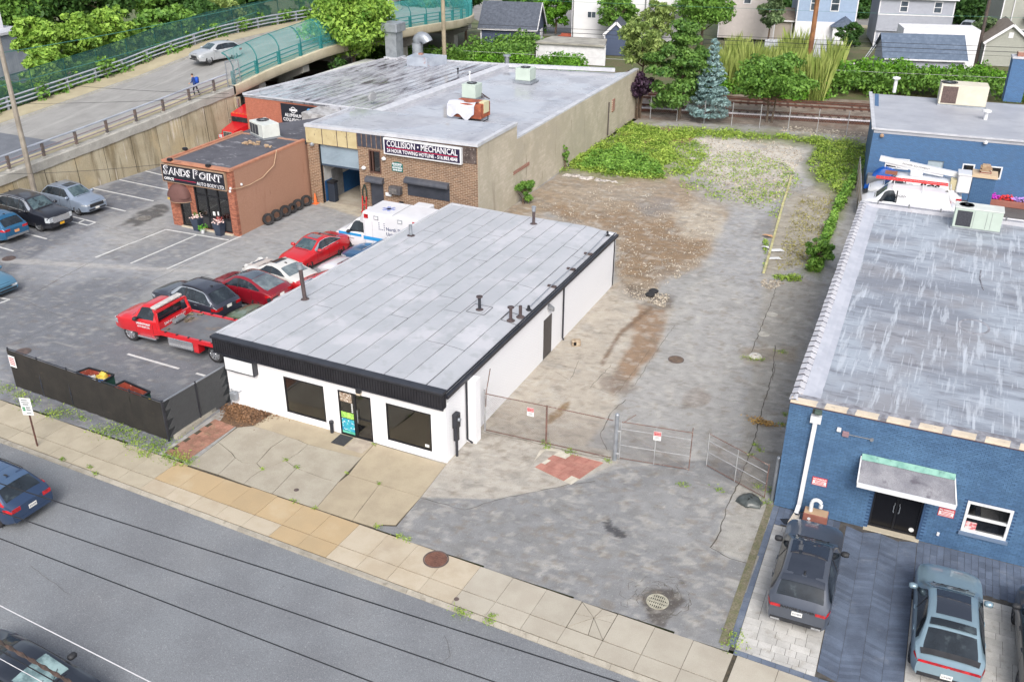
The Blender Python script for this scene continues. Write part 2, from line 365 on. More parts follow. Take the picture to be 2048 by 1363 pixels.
m_kerb = mat('kerb_concrete', C(176, 170, 158), C(160, 154, 142), 2, fine=(40, .18), rnd=.06, layers=[(3, .55, .7, C(120, 112, 100), .6)])
kb = MB(); kb.prism([SW(-60, -2.04)[:2], SW(40, -2.04)[:2], SW(40, -2.20)[:2], SW(-60, -2.20)[:2]], -.24, -.10)
kb = struct(kb.build('kerb', mat('joint_dirt', (0, 0, 0))))
x = -60.0
while x < 40:
    l = 2.4; low = (-12.3 < x+l/2 < -4.2) or x+l/2 > 2.0
    za = -.012; zb = -.085 if low else -.012
    q = [SW(x+.006, -2.05), SW(x+l-.006, -2.05), SW(x+l-.006, -2.215), SW(x+.006, -2.215)]
    MB().prism([t[:2] for t in q], -.2, [za, za, zb, zb]).build('kerb_stone', m_kerb, kb); x += l

# --- left parking lot
asp = C(150, 152, 157)
def lot_in(x, y):
    q = (np.stack([x, y], -1)-np.array([SO.x, SO.y])); ya = -math.sin(SA)*q[:, 0]+math.cos(SA)*q[:, 1]; return ya > -.02
painted('parking_lot', -46, -10.85, -5.4, 41, .13, asp, [
    ([(0, 700), (-200, 560), (300, 560), (520, 640), (460, 860), (330, 890), (0, 800)], C(112, 115, 122), 22, 60, .6, .85),
    ([(-100, 520), (60, 470), (200, 380), (330, 325), (340, 350), (315, 405), (250, 430), (190, 455), (110, 490), (30, 540), (-100, 620)], C(106, 109, 117), 7, 14, 1.0, .85),
    ([(190, 515), (330, 458), (480, 470), (335, 540)], C(126, 128, 133), 6, 18, .9, .75),
    ([(215, 430), (330, 400), (350, 470), (250, 500), (190, 470)], C(166, 164, 160), 18, 40, .8, .6),
    ([(480, 470), (640, 400), (720, 425), (700, 480), (600, 545), (420, 590), (300, 640), (210, 650), (335, 540)], C(164, 164, 163), 15, 40, .8, .6),
    ([(625, 405), (660, 392), (765, 425), (735, 440)], C(190, 180, 160), 3, 4, 2, .9),
    ([(236, 452), (262, 431), (330, 405), (338, 420), (300, 445), (262, 450)], C(84, 82, 82), 3, 14, 1.4, .9),
    ([(0, 514), (30, 517), (420, 541), (425, 548), (30, 527), (0, 524)], C(176, 174, 172), 2, 3, 2, .8),
    (None, C(128, 130, 134), .10, .60, 1.4, .35), (None, C(172, 171, 168), .08, .62, 2.2, .35)], inside=lot_in)
m_white = mat('road_paint', C(228, 228, 226), C(206, 206, 204), 4, rough=.7, layers=[(14, .62, .74, C(160, 160, 162), .4)])
def line(a, b, w=.10, z=.005, name='painted_line', m=None):
    A = G(*a); B = G(*b); d = (B-A).normalized(); n = Vector((-d.y, d.x, 0))*w/2
    return A+n, B+n, B-n, A-n
lm = MB()
for a, b in [((289, 341.6), (340, 354)), ((238.8, 359.5), (338, 380)), ((184.9, 376.2), (306.9, 402)), ((150, 399), (251.7, 422.4)), ((0, 453), (93.7, 477.7)), ((-60, 477), (27, 502)),
             ((144, 432.7), (191.3, 444.8)), ((120, 437.5), (176, 450.7)), ((191.3, 444.8), (176, 450.7)), ((156, 446), (170, 439.5)),
             ((-40, 588), (19, 599)), ((19, 599), (-20, 613)),
             ((190.6, 514.8), (332, 459)), ((261, 526.7), (393, 470)), ((333.6, 537.6), (482, 472)), ((332, 459), (457, 480)), ((255, 707.5), (358, 737)), ((392, 746), (410, 751))]:
    A, B, D, E_ = line(a, b, .14)
    lm.add([(q.x, q.y, .006) for q in (A, B, D, E_)], [(0, 1, 2, 3)])
struct(lm.build('lot_marking', m_white))

# --- the long empty lot
m_px = lambda *p: list(p)
WEED1 = [(1105, 352), (1140, 305), (1215, 268), (1262, 240), (1330, 252), (1400, 262), (1395, 280), (1345, 290), (1365, 320), (1335, 345), (1338, 365), (1300, 368), (1240, 362), (1170, 355)]
WEED2 = [(1385, 255), (1460, 255), (1600, 268), (1748, 280), (1735, 330), (1700, 400), (1668, 480), (1640, 560), (1600, 545), (1625, 500), (1660, 430), (1665, 395), (1620, 360), (1600, 330), (1620, 300), (1540, 285), (1440, 275)]
LOTL = [
    ([(1226, 560), (1262, 575), (1330, 600), (1350, 620), (1335, 660), (1300, 720), (1200, 850), (1110, 1000), (900, 950), (870, 900), (900, 820)], C(188, 178, 163), 10, 22, .7, .85),
    ([(1000, 430), (1080, 375), (1110, 345), (1240, 350), (1340, 345), (1420, 390), (1455, 430), (1430, 470), (1425, 505), (1395, 535), (1330, 560), (1290, 590), (1235, 568), (1225, 470), (1120, 440)], C(158, 140, 118), 14, 40, .5, .95),
    ([(1100, 420), (1240, 430), (1400, 440), (1420, 500), (1360, 540), (1290, 560), (1232, 540), (1232, 470)], C(140, 116, 90), 14, 60, .7, .8),
    ([(1090, 375), (1230, 365), (1330, 375), (1300, 400), (1150, 400)], C(164, 152, 136), 12, 40, .6, .7),
    ([(1270, 405), (1340, 400), (1360, 425), (1290, 440)], C(138, 134, 132), 10, 22, .9, .7),
    ([(1340, 430), (1420, 410), (1460, 440), (1440, 480), (1370, 470)], C(190, 180, 164), 14, 30, .8, .8),
    ([(1385, 270), (1450, 272), (1560, 290), (1615, 302), (1590, 345), (1570, 400), (1540, 420), (1490, 400), (1440, 370), (1390, 350), (1330, 330), (1340, 300)], C(206, 200, 190), 18, 50, .6, .95),
    ([(1360, 330), (1440, 360), (1520, 345), (1560, 355), (1550, 400), (1480, 425), (1400, 400)], C(166, 161, 154), 15, 40, .5, .7),
    ([(1460, 425), (1565, 400), (1545, 470), (1525, 555), (1500, 700), (1400, 720), (1380, 620), (1420, 560), (1440, 480)], C(166, 166, 167), 10, 24, .7, .85),
    ([(1520, 440), (1560, 420), (1540, 480), (1500, 480)], C(122, 120, 118), 8, 22, 1.2, .6),
    ([(1575, 390), (1660, 370), (1700, 360), (1670, 440), (1630, 520), (1530, 555), (1550, 450)], C(166, 158, 142), 10, 20, .8, .9),
    ([(1525, 560), (1650, 565), (1600, 740), (1560, 900), (1530, 1000), (1470, 980), (1490, 830), (1520, 640)], C(160, 156, 148), 8, 16, .7, .8),
    ([(1240, 560), (1290, 575), (1330, 590), (1350, 600), (1345, 620), (1300, 615), (1250, 590)], C(92, 80, 70), 8, 24, 1.2, .75),
    ([(1275, 610), (1330, 615), (1335, 650), (1320, 700), (1280, 740), (1225, 790), (1215, 760), (1260, 690)], C(146, 118, 92), 7, 26, .9, .85),
    ([(1240, 660), (1300, 612), (1306, 616), (1240, 672), (1205, 735), (1200, 725)], C(116, 90, 68), 3, 6, 2, .8),
    ([(1365, 785), (1395, 775), (1425, 785), (1420, 805), (1390, 818), (1365, 808)], C(128, 106, 88), 4, 14, 2, .9),
    ([(1195, 755), (1240, 745), (1285, 775), (1250, 790), (1205, 785)], C(134, 122, 112), 6, 20, 1.4, .7),
    ([(1330, 770), (1350, 770), (1345, 805), (1332, 800)], C(216, 208, 196), 3, 8, 2, .7),
    ([(1125, 808), (1140, 800), (1140, 815), (1108, 842), (1090, 850), (1098, 832)], C(138, 112, 78), 3, 8, 2, .9),
    ([(1380, 560), (1450, 550), (1520, 620), (1480, 760), (1340, 790), (1300, 760)], C(174, 172, 168), 20, 50, .8, .6),
    ([(1245, 800), (1300, 760), (1400, 690), (1500, 720), (1480, 860), (1400, 850), (1330, 840), (1240, 850)], C(172, 170, 167), 20, 50, .8, .55),
    ([(893, 929), (842, 994), (990, 998), (1140, 968), (1235, 925), (1225, 900), (960, 860), (930, 880)], C(182, 176, 166), 2, 3, 3, .95),
    ([(842, 994), (795, 1050), (735, 1052), (1130, 1200), (1468, 1306), (1500, 1200), (1530, 1110), (1420, 1100), (1490, 930), (1400, 920), (1240, 935), (1140, 968), (990, 998)], C(136, 137, 139), 2, 3, 3, .9),
    ([(1422, 1095), (1490, 930), (1530, 1000), (1555, 1010), (1515, 1130)], C(168, 165, 158), 2, 4, 3, .9),
    ([(1240, 985), (1330, 960), (1440, 960), (1470, 1000), (1420, 1100), (1350, 1120), (1280, 1080)], C(156, 156, 156), 22, 40, .8, .5),
    ([(1282, 1190), (1300, 1175), (1345, 1178), (1368, 1200), (1345, 1225), (1330, 1258), (1300, 1245), (1290, 1215)], C(86, 80, 76), 5, 14, 1.8, .9),
    ([(1205, 1040), (1218, 1038), (1225, 1052), (1250, 1062), (1252, 1074), (1232, 1074), (1208, 1055)], C(70, 70, 74), 2, 9, 4, .9),
    ([(1362, 1160), (1368, 1160), (1368, 1168), (1361, 1168)], C(66, 66, 70), 1, 2, 4, .9),
    ([(1480, 700), (1600, 690), (1590, 720), (1490, 730)], C(150, 136, 116), 8, 20, 1, .6),
    (None, C(140, 138, 134), .10, .60, 1.1, .30), (None, C(196, 192, 184), .08, .62, 2.2, .35), (None, C(132, 120, 104), .06, .66, 2.6, .40),
    (WEED1, C(126, 128, 82), 10, 30, .6, .75), (WEED2, C(116, 122, 76), 10, 26, .6, .75),
    ([(1240, 275), (1300, 255), (1390, 270), (1380, 290), (1280, 298)], C(150, 108, 78), 8, 24, .8, .85),
    ([(1262, 240), (1420, 246), (1560, 255), (1745, 278), (1748, 262), (1560, 238), (1265, 228)], C(120, 104, 88), 4, 10, 1, .85)]
def lot_relief(x, y, P):
    d = sstep(-20, 25, polydist(P, [(1000, 430), (1110, 345), (1340, 345), (1455, 430), (1425, 505), (1290, 590), (1232, 568), (1232, 480)]))
    w_ = sstep(-10, 30, polydist(P, WEED1)); r_ = sstep(-5, 10, polydist(P, [(1560, 400), (1720, 330), (1640, 565), (1522, 556)]))
    return d*(fbm(x, y, 1.1, 41)*.16+fbm(x, y, 5, 43)*.09-.06)+w_*fbm(x, y, .9, 44)*.15+r_*(.05+fbm(x, y, 3, 45)*.07)+(fbm(x, y, 2.5, 46)-.5)*.016*sstep(2, 8, y)
def lot_in2(x, y):
    a = lot_in(x, y); return a & ~((x > 12.5-.022*y) & (y < 2.9))
painted('vacant_lot', -10.85, 12.6, -6, 62, .095, C(164, 163, 161), LOTL, relief=lot_relief, inside=lot_in2)
struct(sheet('lot_extension', [(12.9, 2.9), (45, 2.9), (45, 62), (12.9, 62)], -.004, mat('back_yard_asphalt', C(96, 92, 92), C(110, 106, 104), .6, fine=(20, .2))))

struct(sheet('drive_verge', [BW(-.24, 0)[:2], BW(.0, 0)[:2], BW(.0, -7.78)[:2], BW(-.3, -7.75)[:2]], .012, mat('verge_dirt', C(132, 124, 106), C(112, 112, 84), 3, fine=(14, .35))))
# --- cracks and seams of the pavements
m_crack = mat('crack_dark', C(84, 80, 75), C(104, 98, 88), 5, rough=.95)
ck = MB()
def crack(pts, w=.03, z=.006, jit=.035, seg=.25):
    P = [G(*p) for p in pts]; path = []
    for a, b in zip(P[:-1], P[1:]):
        n = max(1, int((b-a).length/seg)); path += [a+(b-a)*(i/n) for i in range(n)]
    path.append(P[-1]); L_ = []; Rr = []
    for i, p in enumerate(path):
        d = (path[min(i+1, len(path)-1)]-path[max(i-1, 0)]).normalized(); nn = Vector((-d.y, d.x, 0)); q = p+nn*random.uniform(-jit, jit); ww = w*random.uniform(.45, 1.3)/2
        L_.append((q.x+nn.x*ww, q.y+nn.y*ww, z)); Rr.append((q.x-nn.x*ww, q.y-nn.y*ww, z))
    ck.grid([L_, Rr])
for pts, wd in [([(1550, 690), (1545, 750), (1530, 800), (1508, 880), (1480, 960), (1455, 1010), (1440, 1060), (1422, 1095)], .07), ([(1422, 1095), (1460, 1115), (1505, 1130)], .05),
                ([(1552, 575), (1545, 600), (1524, 650), (1508, 690), (1498, 716)], .06), ([(1498, 716), (1552, 728), (1545, 760)], .04), ([(1350, 650), (1300, 720), (1270, 770)], .03),
                ([(842, 994), (930, 1020), (990, 999), (1060, 985), (1140, 968), (1190, 962)], .04), ([(968, 862), (1070, 885), (1150, 905), (1225, 920)], .06), ([(1252, 800), (1225, 820), (1200, 870), (1215, 900)], .05),
                ([(1300, 700), (1230, 790), (1175, 770)], .03), ([(1222, 730), (1180, 775)], .03), ([(1110, 742), (1140, 760), (1158, 720)], .03),
                ([(0, 600), (60, 590), (170, 530), (330, 455)], .05), ([(40, 680), (180, 620), (330, 550), (420, 505)], .04), ([(0, 655), (60, 628), (190, 590), (320, 540)], .03), ([(45, 597), (90, 620), (140, 640)], .03),
                ([(190, 445), (260, 470), (300, 480)], .03), ([(890, 1270), (900, 1310), (880, 1330)], .02), ([(60, 1130), (100, 1160), (140, 1190)], .02)]: crack(pts, wd*.6)
for k in range(46):       # crazed asphalt round the storm drain
    a = random.uniform(0, 6.28); r_ = random.uniform(26, 62); p = (1318+r_*1.15*math.cos(a), 1198+r_*.75*math.sin(a)-6)
    b = a+random.uniform(.8, 2.2); l = random.uniform(8, 20); q = (p[0]+l*math.cos(b), p[1]+l*.7*math.sin(b)); q2 = (q[0]+l*.6*math.cos(b+1.1), q[1]+l*.5*math.sin(b+1.1)); crack([p, q, q2], .016, jit=.01, seg=.1)
struct(ck.build('pavement_crack', m_crack, fix=False), 'stuff')

# --- concrete forecourt of the white shop: slabs split along their joints and cracks
FP = [[(377, 930), (436.5, 949), (471, 916), (463.4, 905.7), (436.5, 884)],
      [(436.5, 949), (487.8, 968), (502, 954.5), (525, 939), (513.5, 926.7), (484, 925), (471, 916)],
      [(436.5, 884), (463.4, 905.7), (471, 916), (484, 925), (513.5, 926.7), (541.7, 895.4), (575, 873), (546, 863), (506, 852), (475, 855)],
      [(541.7, 895.4), (513.5, 926.7), (525, 939), (571.3, 921), (595.7, 907), (616.2, 889), (597, 880), (575, 873)],
      [(487.8, 968), (544.3, 987), (593, 936.5), (571.3, 921), (525, 939), (502, 954.5)],
      [(571.3, 921), (593, 936.5), (645.8, 955.8), (676.6, 964.7), (723, 916), (660, 900), (616.2, 889), (595.7, 907)],
      [(544.3, 987), (631.6, 1017), (676.6, 964.7), (645.8, 955.8), (593, 936.5)],
      [(506, 852), (546, 863), (575, 873), (597, 880), (616, 889), (660, 900), (723, 916), (750, 887), (546, 826)],
      [(750, 887), (723, 916), (697, 949), (759, 968.4), (842, 994), (893, 929)],
      [(697, 949), (676.6, 964.7), (631.6, 1017), (704.8, 1041), (717.6, 1022.5), (749.7, 981.4), (759, 968.4)],
      [(759, 968.4), (749.7, 981.4), (717.6, 1022.5), (704.8, 1041), (748, 1055), (765, 1049), (792, 1050), (842, 994)]]
fc = struct(MB().prism(GP([(374, 932), (475, 852), (546, 824), (893, 928), (840, 996), (793, 1052), (760, 1051), (748, 1057)]), -.05, .003).build('forecourt', MATS['joint_dirt']))
m_fc = [mat('forecourt_aggregate', C(180, 173, 158), C(168, 160, 145), 1.2, fine=(60, .22), rnd=.03, layers=[(80, .60, .70, C(140, 130, 118), .5), (80, .62, .72, C(226, 220, 208), .5)]),
        mat('forecourt_sand', C(184, 171, 147), C(172, 159, 137), .9, fine=(60, .15), rnd=.03, layers=[(80, .62, .70, C(150, 140, 124), .4), (.8, .5, .7, C(184, 172, 150), .5)])]
for i, pl in enumerate(FP):
    q = GP(pl); cx = sum(t[0] for t in q)/len(q); cy = sum(t[1] for t in q)/len(q)
    q = [(t[0]+(cx-t[0])*.016/max(.3, math.hypot(cx-t[0], cy-t[1])), t[1]+(cy-t[1])*.016/max(.3, math.hypot(cx-t[0], cy-t[1]))) for t in q]
    MB().prism(q, -.04, .02+.003*(i % 3)).build('slab', m_fc[0 if i in (0, 1, 2, 3, 4, 5, 6) else 1], fc)
# red clay pavers: a worn patch by the gate and a strip by the black fence
m_red = mat('red_paver', C(186, 134, 120), C(174, 120, 108), 3, rnd=.10, fine=(30, .12), layers=[(5, .58, .72, C(150, 110, 96), .6)])
m_pale = mat('paver_mortar', C(216, 210, 196), C(196, 188, 172), 3, fine=(30, .12))
def paver_field(name, quad, nu, nv, m, bed, gap=.012, h=.022, skip=()):
    A, B, Cc, D = [G(*p) for p in quad]
    base = struct(sheet(name, [(p.x, p.y) for p in (A, B, Cc, D)], .008, bed))
    f = lambda u, v: (A*(1-u)+B*u)*(1-v)+(D*(1-u)+Cc*u)*v
    for i in range(nu):
        for j in range(nv):
            if (i, j) in skip: continue
            o = (.5/nu if j % 2 else 0)
            u0, u1 = i/nu+o, (i+1)/nu+o
            if u0 > .98: continue
            u1 = min(u1, 1)
            q = [f(u0, j/nv), f(u1, j/nv), f(u1, (j+1)/nv), f(u0, (j+1)/nv)]; c_ = (q[0]+q[1]+q[2]+q[3])/4
            q = [(t.x+(c_.x-t.x)*gap*2.2, t.y+(c_.y-t.y)*gap*2.2) for t in q]
            MB().prism(q, 0, h+random.uniform(-.004, .004)).build('paver', m, base)
    return base
paver_field('clay_paver_patch', [(1070, 934), (1142, 969), (1207, 925), (1118, 902)], 5, 4, m_red, m_pale, skip=((0, 3), (4, 0)))
struct(sheet('paver_mortar_edge', GP([(1068, 922), (1090, 900), (1132, 905), (1204, 926), (1207, 924), (1105, 897), (1080, 900)]), .011, m_pale))
paver_field('clay_paver_strip', [(330, 905), (372, 922), (470, 853), (430, 838)], 3, 9, mat('old_red_paver', C(176, 130, 112), C(150, 112, 96), 2, rnd=.12, fine=(20, .2), layers=[(3, .5, .7, C(140, 124, 100), .6)]), MATS['joint_dirt'])
# mulch bed by the meter
struct(sheet('planting_bed', GP([(440, 842), (470, 800), (548, 822), (520, 848), (478, 856)]), .016, mat('leaf_mulch', C(120, 92, 70), C(96, 76, 60), 9, fine=(30, .4), layers=[(22, .55, .7, C(160, 130, 96), .6)])))

# --- paved drive of the blue building
drv = struct(sheet('paved_drive', [BW(-.02, 0)[:2], BW(16, 0)[:2], BW(16, -8.0)[:2], BW(-.02, -7.9)[:2]], -.012, mat('paver_joint', C(96, 92, 88), C(76, 74, 72), 4, rough=.95)))
m_pv = mat('paver_pale_grey', C(206, 204, 200), C(188, 186, 182), 1.5, rnd=.09, fine=(30, .12), layers=[(2.5, .52, .70, C(164, 158, 148), .55), (9, .62, .72, C(228, 226, 222), .5)])
m_bd = mat('paver_slate', C(98, 108, 126), C(112, 122, 138), 1.5, rnd=.10, fine=(30, .15), layers=[(2, .55, .72, C(130, 136, 146), .5)])
def streety(x): # local y (building frame) of the sidewalk edge at local x
    p = Vector(BW(x, -7)); ip = SM.inverted() @ p; return -7-ip.y/math.cos(SA-BA)
def field(x0, x1, y1, rowh, wmean, m, name='paver'):
    y = y1
    while True:
        yb = y-rowh; lim = lambda x: streety(x)+.225
        if y < min(lim(x0), lim(x1)): break
        x = x0
        while x < x1-.02:
            w_ = wmean*random.choice((.62, .8, 1.0, 1.15)); xe = x+w_
            if x1-xe < .18: xe = x1
            y2, y3 = max(yb+.006, lim(xe)), max(yb+.006, lim(x))
            if y-.02 > max(y2, y3): MB().prism([BW(x+.006, y-.006)[:2], BW(xe-.006, y-.006)[:2], BW(xe-.006, y2)[:2], BW(x+.006, y3)[:2]], -.05, [random.uniform(-.003, .004) for _ in range(4)]).build(name, m, drv)
            x = xe
        y = yb
field(.22, 2.62, -1.15, .30, .52, m_pv); field(5.05, 6.9, -2.15, .30, .55, m_pv); field(7.1, 9.4, -2.3, .30, .55, m_pv)
bd = MB()
def strip(x0, x1, y0, y1, n, along):
    for i in range(n):
        a, b = i/n, (i+1)/n
        if along == 'y': q = [(x0, y0+(y1-y0)*a+.005), (x1, y0+(y1-y0)*a+.005), (x1, y0+(y1-y0)*b-.005), (x0, y0+(y1-y0)*b-.005)]
        else: q = [(x0+(x1-x0)*a+.005, y0), (x0+(x1-x0)*b-.005, y0), (x0+(x1-x0)*b-.005, y1), (x0+(x1-x0)*a+.005, y1)]
        bd.prism([BW(*t)[:2] for t in q], -.05, random.uniform(-.002, .003))
strip(0.0, .21, -7.75, 0, 18, 'y'); strip(6.91, 7.09, -8.1, -2.2, 14, 'y')
for x in np.arange(.22, 9.4, .42): y_ = streety(x+.2); bd.prism([BW(x, y_+.01)[:2], BW(x+.41, y_+.01)[:2], BW(x+.41, y_+.21)[:2], BW(x, y_+.21)[:2]], -.05, random.uniform(-.002, .003))
bd.build('border_paver', m_bd, drv)['kind'] = 'stuff'
ch = MB()   # chevron lane and the dark apron along the wall
for lane in range(4):
    xa = 2.64+lane*.6; dy = .42 if lane % 2 == 0 else -.42
    y = -.15
    while y > -8.4:
        q = [(xa+.005, y), (xa+.595, y-dy*.45), (xa+.595, y-dy*.45-.135), (xa+.005, y-.135)]
        if min(t[1] for t in q) > streety(xa+.3)+.22 and max(t[1] for t in q) < -.02: ch.prism([BW(*t)[:2] for t in q], -.05, random.uniform(-.003, .003))
        y -= .145
for xr in ((.22, 2.62, -1.13), (5.05, 9.4, -2.1)):
    for i in range(int((xr[1]-xr[0])/.22)):
        x = xr[0]+i*.22; y = -.02
        while y > xr[2]+.1:
            h_ = random.choice((.30, .42)); h_ = min(h_, y-xr[2]); ch.prism([BW(x+.005, y)[:2], BW(x+.215, y)[:2], BW(x+.215, y-h_+.01)[:2], BW(x+.005, y-h_+.01)[:2]], -.05, random.uniform(-.003, .003)); y -= h_
ch.build('chevron_paver', mat('paver_slate_dark', C(104, 116, 136), C(90, 100, 118), 1.2, isl=.14, fine=(30, .15), layers=[(1.5, .55, .75, C(140, 146, 156), .4)]), drv)['kind'] = 'stuff'

# --- railway
RO = Vector((-1.54, 61.02, 0)); RA = math.atan2(63.39-59.19, 9.21+11.48)
RM = Matrix.Translation(RO) @ Matrix.Rotation(RA, 4, 'Z')
def RW(x, y, z=0.0): q = RM @ Vector((x, y, z)); return (q.x, q.y, q.z)
rb = MB(); prof = [(-2.6, -.05), (-.9, .10), (9.5, .12), (11, -.1)]
rb.grid([[RW(x, y, z+random.uniform(-.02, .02)) for x in np.arange(-75, 61, 2.0)] for y, z in prof])
struct(rb.build('track_ballast', mat('ballast', C(150, 138, 126), C(118, 104, 92), .8, fine=(14, .35), layers=[(.5, .5, .7, C(128, 96, 78), .6), (9, .6, .72, C(196, 190, 180), .4)])))
struct(sheet('far_bank', [RW(-75, 10.6)[:2], RW(70, 10.6)[:2], RW(70, 40)[:2], RW(-75, 40)[:2]], -.05, mat('bank_soil', C(92, 104, 62), C(110, 100, 76), .4, fine=(6, .3))))
m_rail = mat('rail_rust', C(104, 66, 52), C(84, 56, 48), 3, rough=.6); m_tie = mat('tie_wood', C(88, 70, 60), C(74, 60, 54), 4, rnd=.15, rough=.9)
tie0 = MB().box(-.12, .12, -1.3, 1.3, -.05, .1)
for ti, ty in enumerate((1.6, 6.2)):
    t = T('railway_track', ('nearer railway track behind the vacant lot, with the white cover board beside it', 'farther railway track, nearest the hedge bank')[ti], 'railway track', RW(0, ty), RA, 'railway tracks')
    first = None
    for x in np.arange(-46, 24, .75):
        if first is None: first = tie0.build('tie', m_tie, t); first.location = (x, 0, .02)
        else: share('tie', first, t, (x, random.uniform(-.05, .05), .02), (0, 0, random.uniform(-.02, .02)))
    for s in (-.72, .72): MB().box(-75, 45, s-.035, s+.035, .12, .28).build('rail', m_rail, t)
    MB().box(-75, 45, 1.35 if ti else -1.42, 1.42 if ti else -1.35, .2, .3).build('third_rail', m_rail, t)
t = T('third_rail_cover', 'long white cover board running along the nearer track', 'cover board', RW(0, -.15), RA)
MB().box(-11, 40, -.14, .14, .42, .50).build('board', mat('cover_white', C(232, 226, 232), C(206, 200, 206), 1.5), t)
MB().box(-11, 40, -.05, .05, .12, .42).build('base', m_rail, t)
# ================================================================= BUILDINGS
m_wp = mat('white_paint', C(246, 246, 248, .9), C(238, 238, 241, .9), .8, rough=.6, fine=(20, .03), brick=(.205, .067, C(228, 228, 232, .9), 'y', C(242, 242, 245, .9)), bump=(1, .25), layers=[(.5, .62, .8, C(226, 226, 228, .9), .5), (1.2, .66, .8, C(214, 212, 206, .9), .3, (1, 1, .15))])
m_wpf = mat('white_front_paint', C(246, 246, 249, .9), C(240, 240, 243, .9), .8, rough=.6, fine=(20, .03), layers=[(.9, .64, .8, C(226, 226, 228, .9), .35, (1, 1, .2))])
m_blk = mat('black_metal', C(40, 42, 50), C(50, 52, 60), 2, rough=.4, spec=.5)
m_blk2 = mat('black_frame', C(34, 35, 40), rough=.45)
m_grey = mat('grey_metal', C(150, 152, 156), C(132, 134, 138), 3, rough=.5, metal=.3, rnd=.06)
m_galv = mat('galvanised', C(176, 182, 190), C(156, 162, 170), 2, rough=.45, metal=.5, rnd=.05, layers=[(4, .6, .75, C(140, 130, 118), .4)])
m_white = mat('white_metal', C(236, 238, 240), C(222, 224, 228), 2, rough=.5, fine=(20, .04))
m_brown = mat('brown_pipe', C(92, 80, 80), C(74, 64, 66), 4, rough=.7)
m_glass = glassmat('shop_glass', (.86, .9, .88), .46)
m_dglass = glassmat('dark_glass', (.35, .38, .42), .30)
m_int = mat('room_wall', C(226, 228, 224), C(206, 208, 204), 1, rough=.9)
m_intf = mat('room_floor', C(190, 190, 184), C(150, 150, 146), .8, rough=.5, layers=[(2, .5, .7, C(206, 206, 200), .5)])
m_stick = mat('sticker_white', C(235, 236, 236), rough=.6)

# ---- white painted shop
wb = T('shop_building', 'low white painted shop with black ribbed fascia and pale grey sheet roof', 'shop building', (0, 0, 0))
mb = MB(); wall_open(mb, -10.87, -.0, 0, 2.62, 0, .25, [(-7.79, -5.76, .353, 2.095), (-2.74, -.665, .353, 2.095), (-5.05, -3.46, 0, 2.13)]); mb.build('front_wall', m_wpf, wb)
mb = MB()
for a, b, z0 in [(.25, 9.58, 0), (10.58, 19.5, 0), (9.58, 10.58, 2.1)]: mb.box(-.25, 0, a, b, z0, 2.98)
mb.prism([(-10.87, .25), (-10.62, .25), (-10.0, 19.3), (-10.25, 19.5)], 0, 3.1); mb.box(-10.1, 0, 19.3, 19.55, 0, 3.1); mb.build('side_wall', m_wp, wb)
MB().box(.002, .42, 1.72, 2.16, 0, 2.95).build('pilaster', m_wpf, wb)
# room behind the glass
MB().box(-10.5, -.3, .3, 7, .0, .03).build('room_floor', m_intf, wb)
mb = MB(); mb.box(-10.5, -.3, 7, 7.1, 0, 3.0); mb.box(-10.5, -.3, .3, 7, 2.9, 3.0); mb.box(-5.4, -5.3, 2, 7, 0, 2.9); mb.build('room_wall', m_int, wb)
for x0, x1 in ((-7.79, -5.76), (-2.74, -.665)):
    f = frame_mb(MB(), x0, x1, .353, 2.095, -.012, .06, .055).build('window', m_blk2, wb)
    MB().box(x0+.05, x1-.05, .02, .03, .4, 2.05).build('pane', m_glass, f)
    MB().box(x0-.02, x1+.02, -.03, 0, .29, .35).build('sill', m_wpf, f)
MB().box(-.98, -.80, -.005, .01, .50, .62).build('sticker', m_stick, wb)
d = frame_mb(MB(), -5.05, -3.46, 0.02, 2.13, -.01, .07, .06); d.box(-4.30, -4.20, -.01, .07, .06, 2.07); d.box(-4.2, -3.5, 0, .06, .95, 1.0)
d = d.build('door', m_blk2, wb); MB().box(-4.99, -3.52, .02, .03, .08, 2.07).build('pane', m_glass, d)
MB().tube([(-4.12, -.06, .8), (-4.12, -.06, 1.4)], .018, 6).build('handle', m_galv, d)
# printed posters on the side light
mp_ = MB(); mp_.box(-4.97, -4.36, .004, .012, .22, .80); mp_.build('poster', mat('poster_blue', C(40, 150, 190), C(70, 190, 200), 4, layers=[(9, .55, .62, C(226, 240, 244), .9)]), d)
MB().box(-4.97, -4.36, .004, .012, .10, .20).build('poster', mat('poster_teal', C(120, 214, 190), C(90, 190, 160), 5), d)
MB().box(-4.97, -4.36, .004, .012, .84, 1.12).build('poster', mat('poster_green', C(150, 214, 96), C(200, 232, 120), 6, layers=[(20, .55, .6, C(60, 120, 70), .8)]), d)
MB().box(-4.97, -4.40, .004, .012, 1.62, 2.04).build('poster', mat('poster_photo', C(196, 180, 160), C(120, 90, 70), 9, layers=[(14, .55, .62, C(236, 232, 226), .9)]), d)
mb = MB()
for i in range(5): mb.box(-4.44, -4.37, .004, .011, 1.18+i*.09, 1.235+i*.09)
mb.build('sticker', m_stick, d)
# fascia with ribs
fm = MB(); fm.box(-11.18, .06, -.28, -.02, 2.63, 3.30); fm.build('fascia', mat('fascia_black', C(36, 36, 42), C(44, 44, 50), 2, rough=.55), wb)
fm = MB()
for x in np.arange(-11.15, .02, .125): fm.box(x, x+.05, -.312, -.282, 2.66, 3.27)
for y in np.arange(-.26, -.04, .11): fm.box(.062, .085, y, y+.045, 2.66, 3.27)
fm.build('fascia_rib', MATS['fascia_black'], wb)['kind'] = 'stuff'
MB().bbox(-11.22, .10, -.36, .02, 3.285, 3.40, .02).build('fascia_cap', m_blk, wb)
MB().box(-11.2, .08, -.33, -.27, 2.60, 2.655).build('fascia_trim', m_blk, wb)
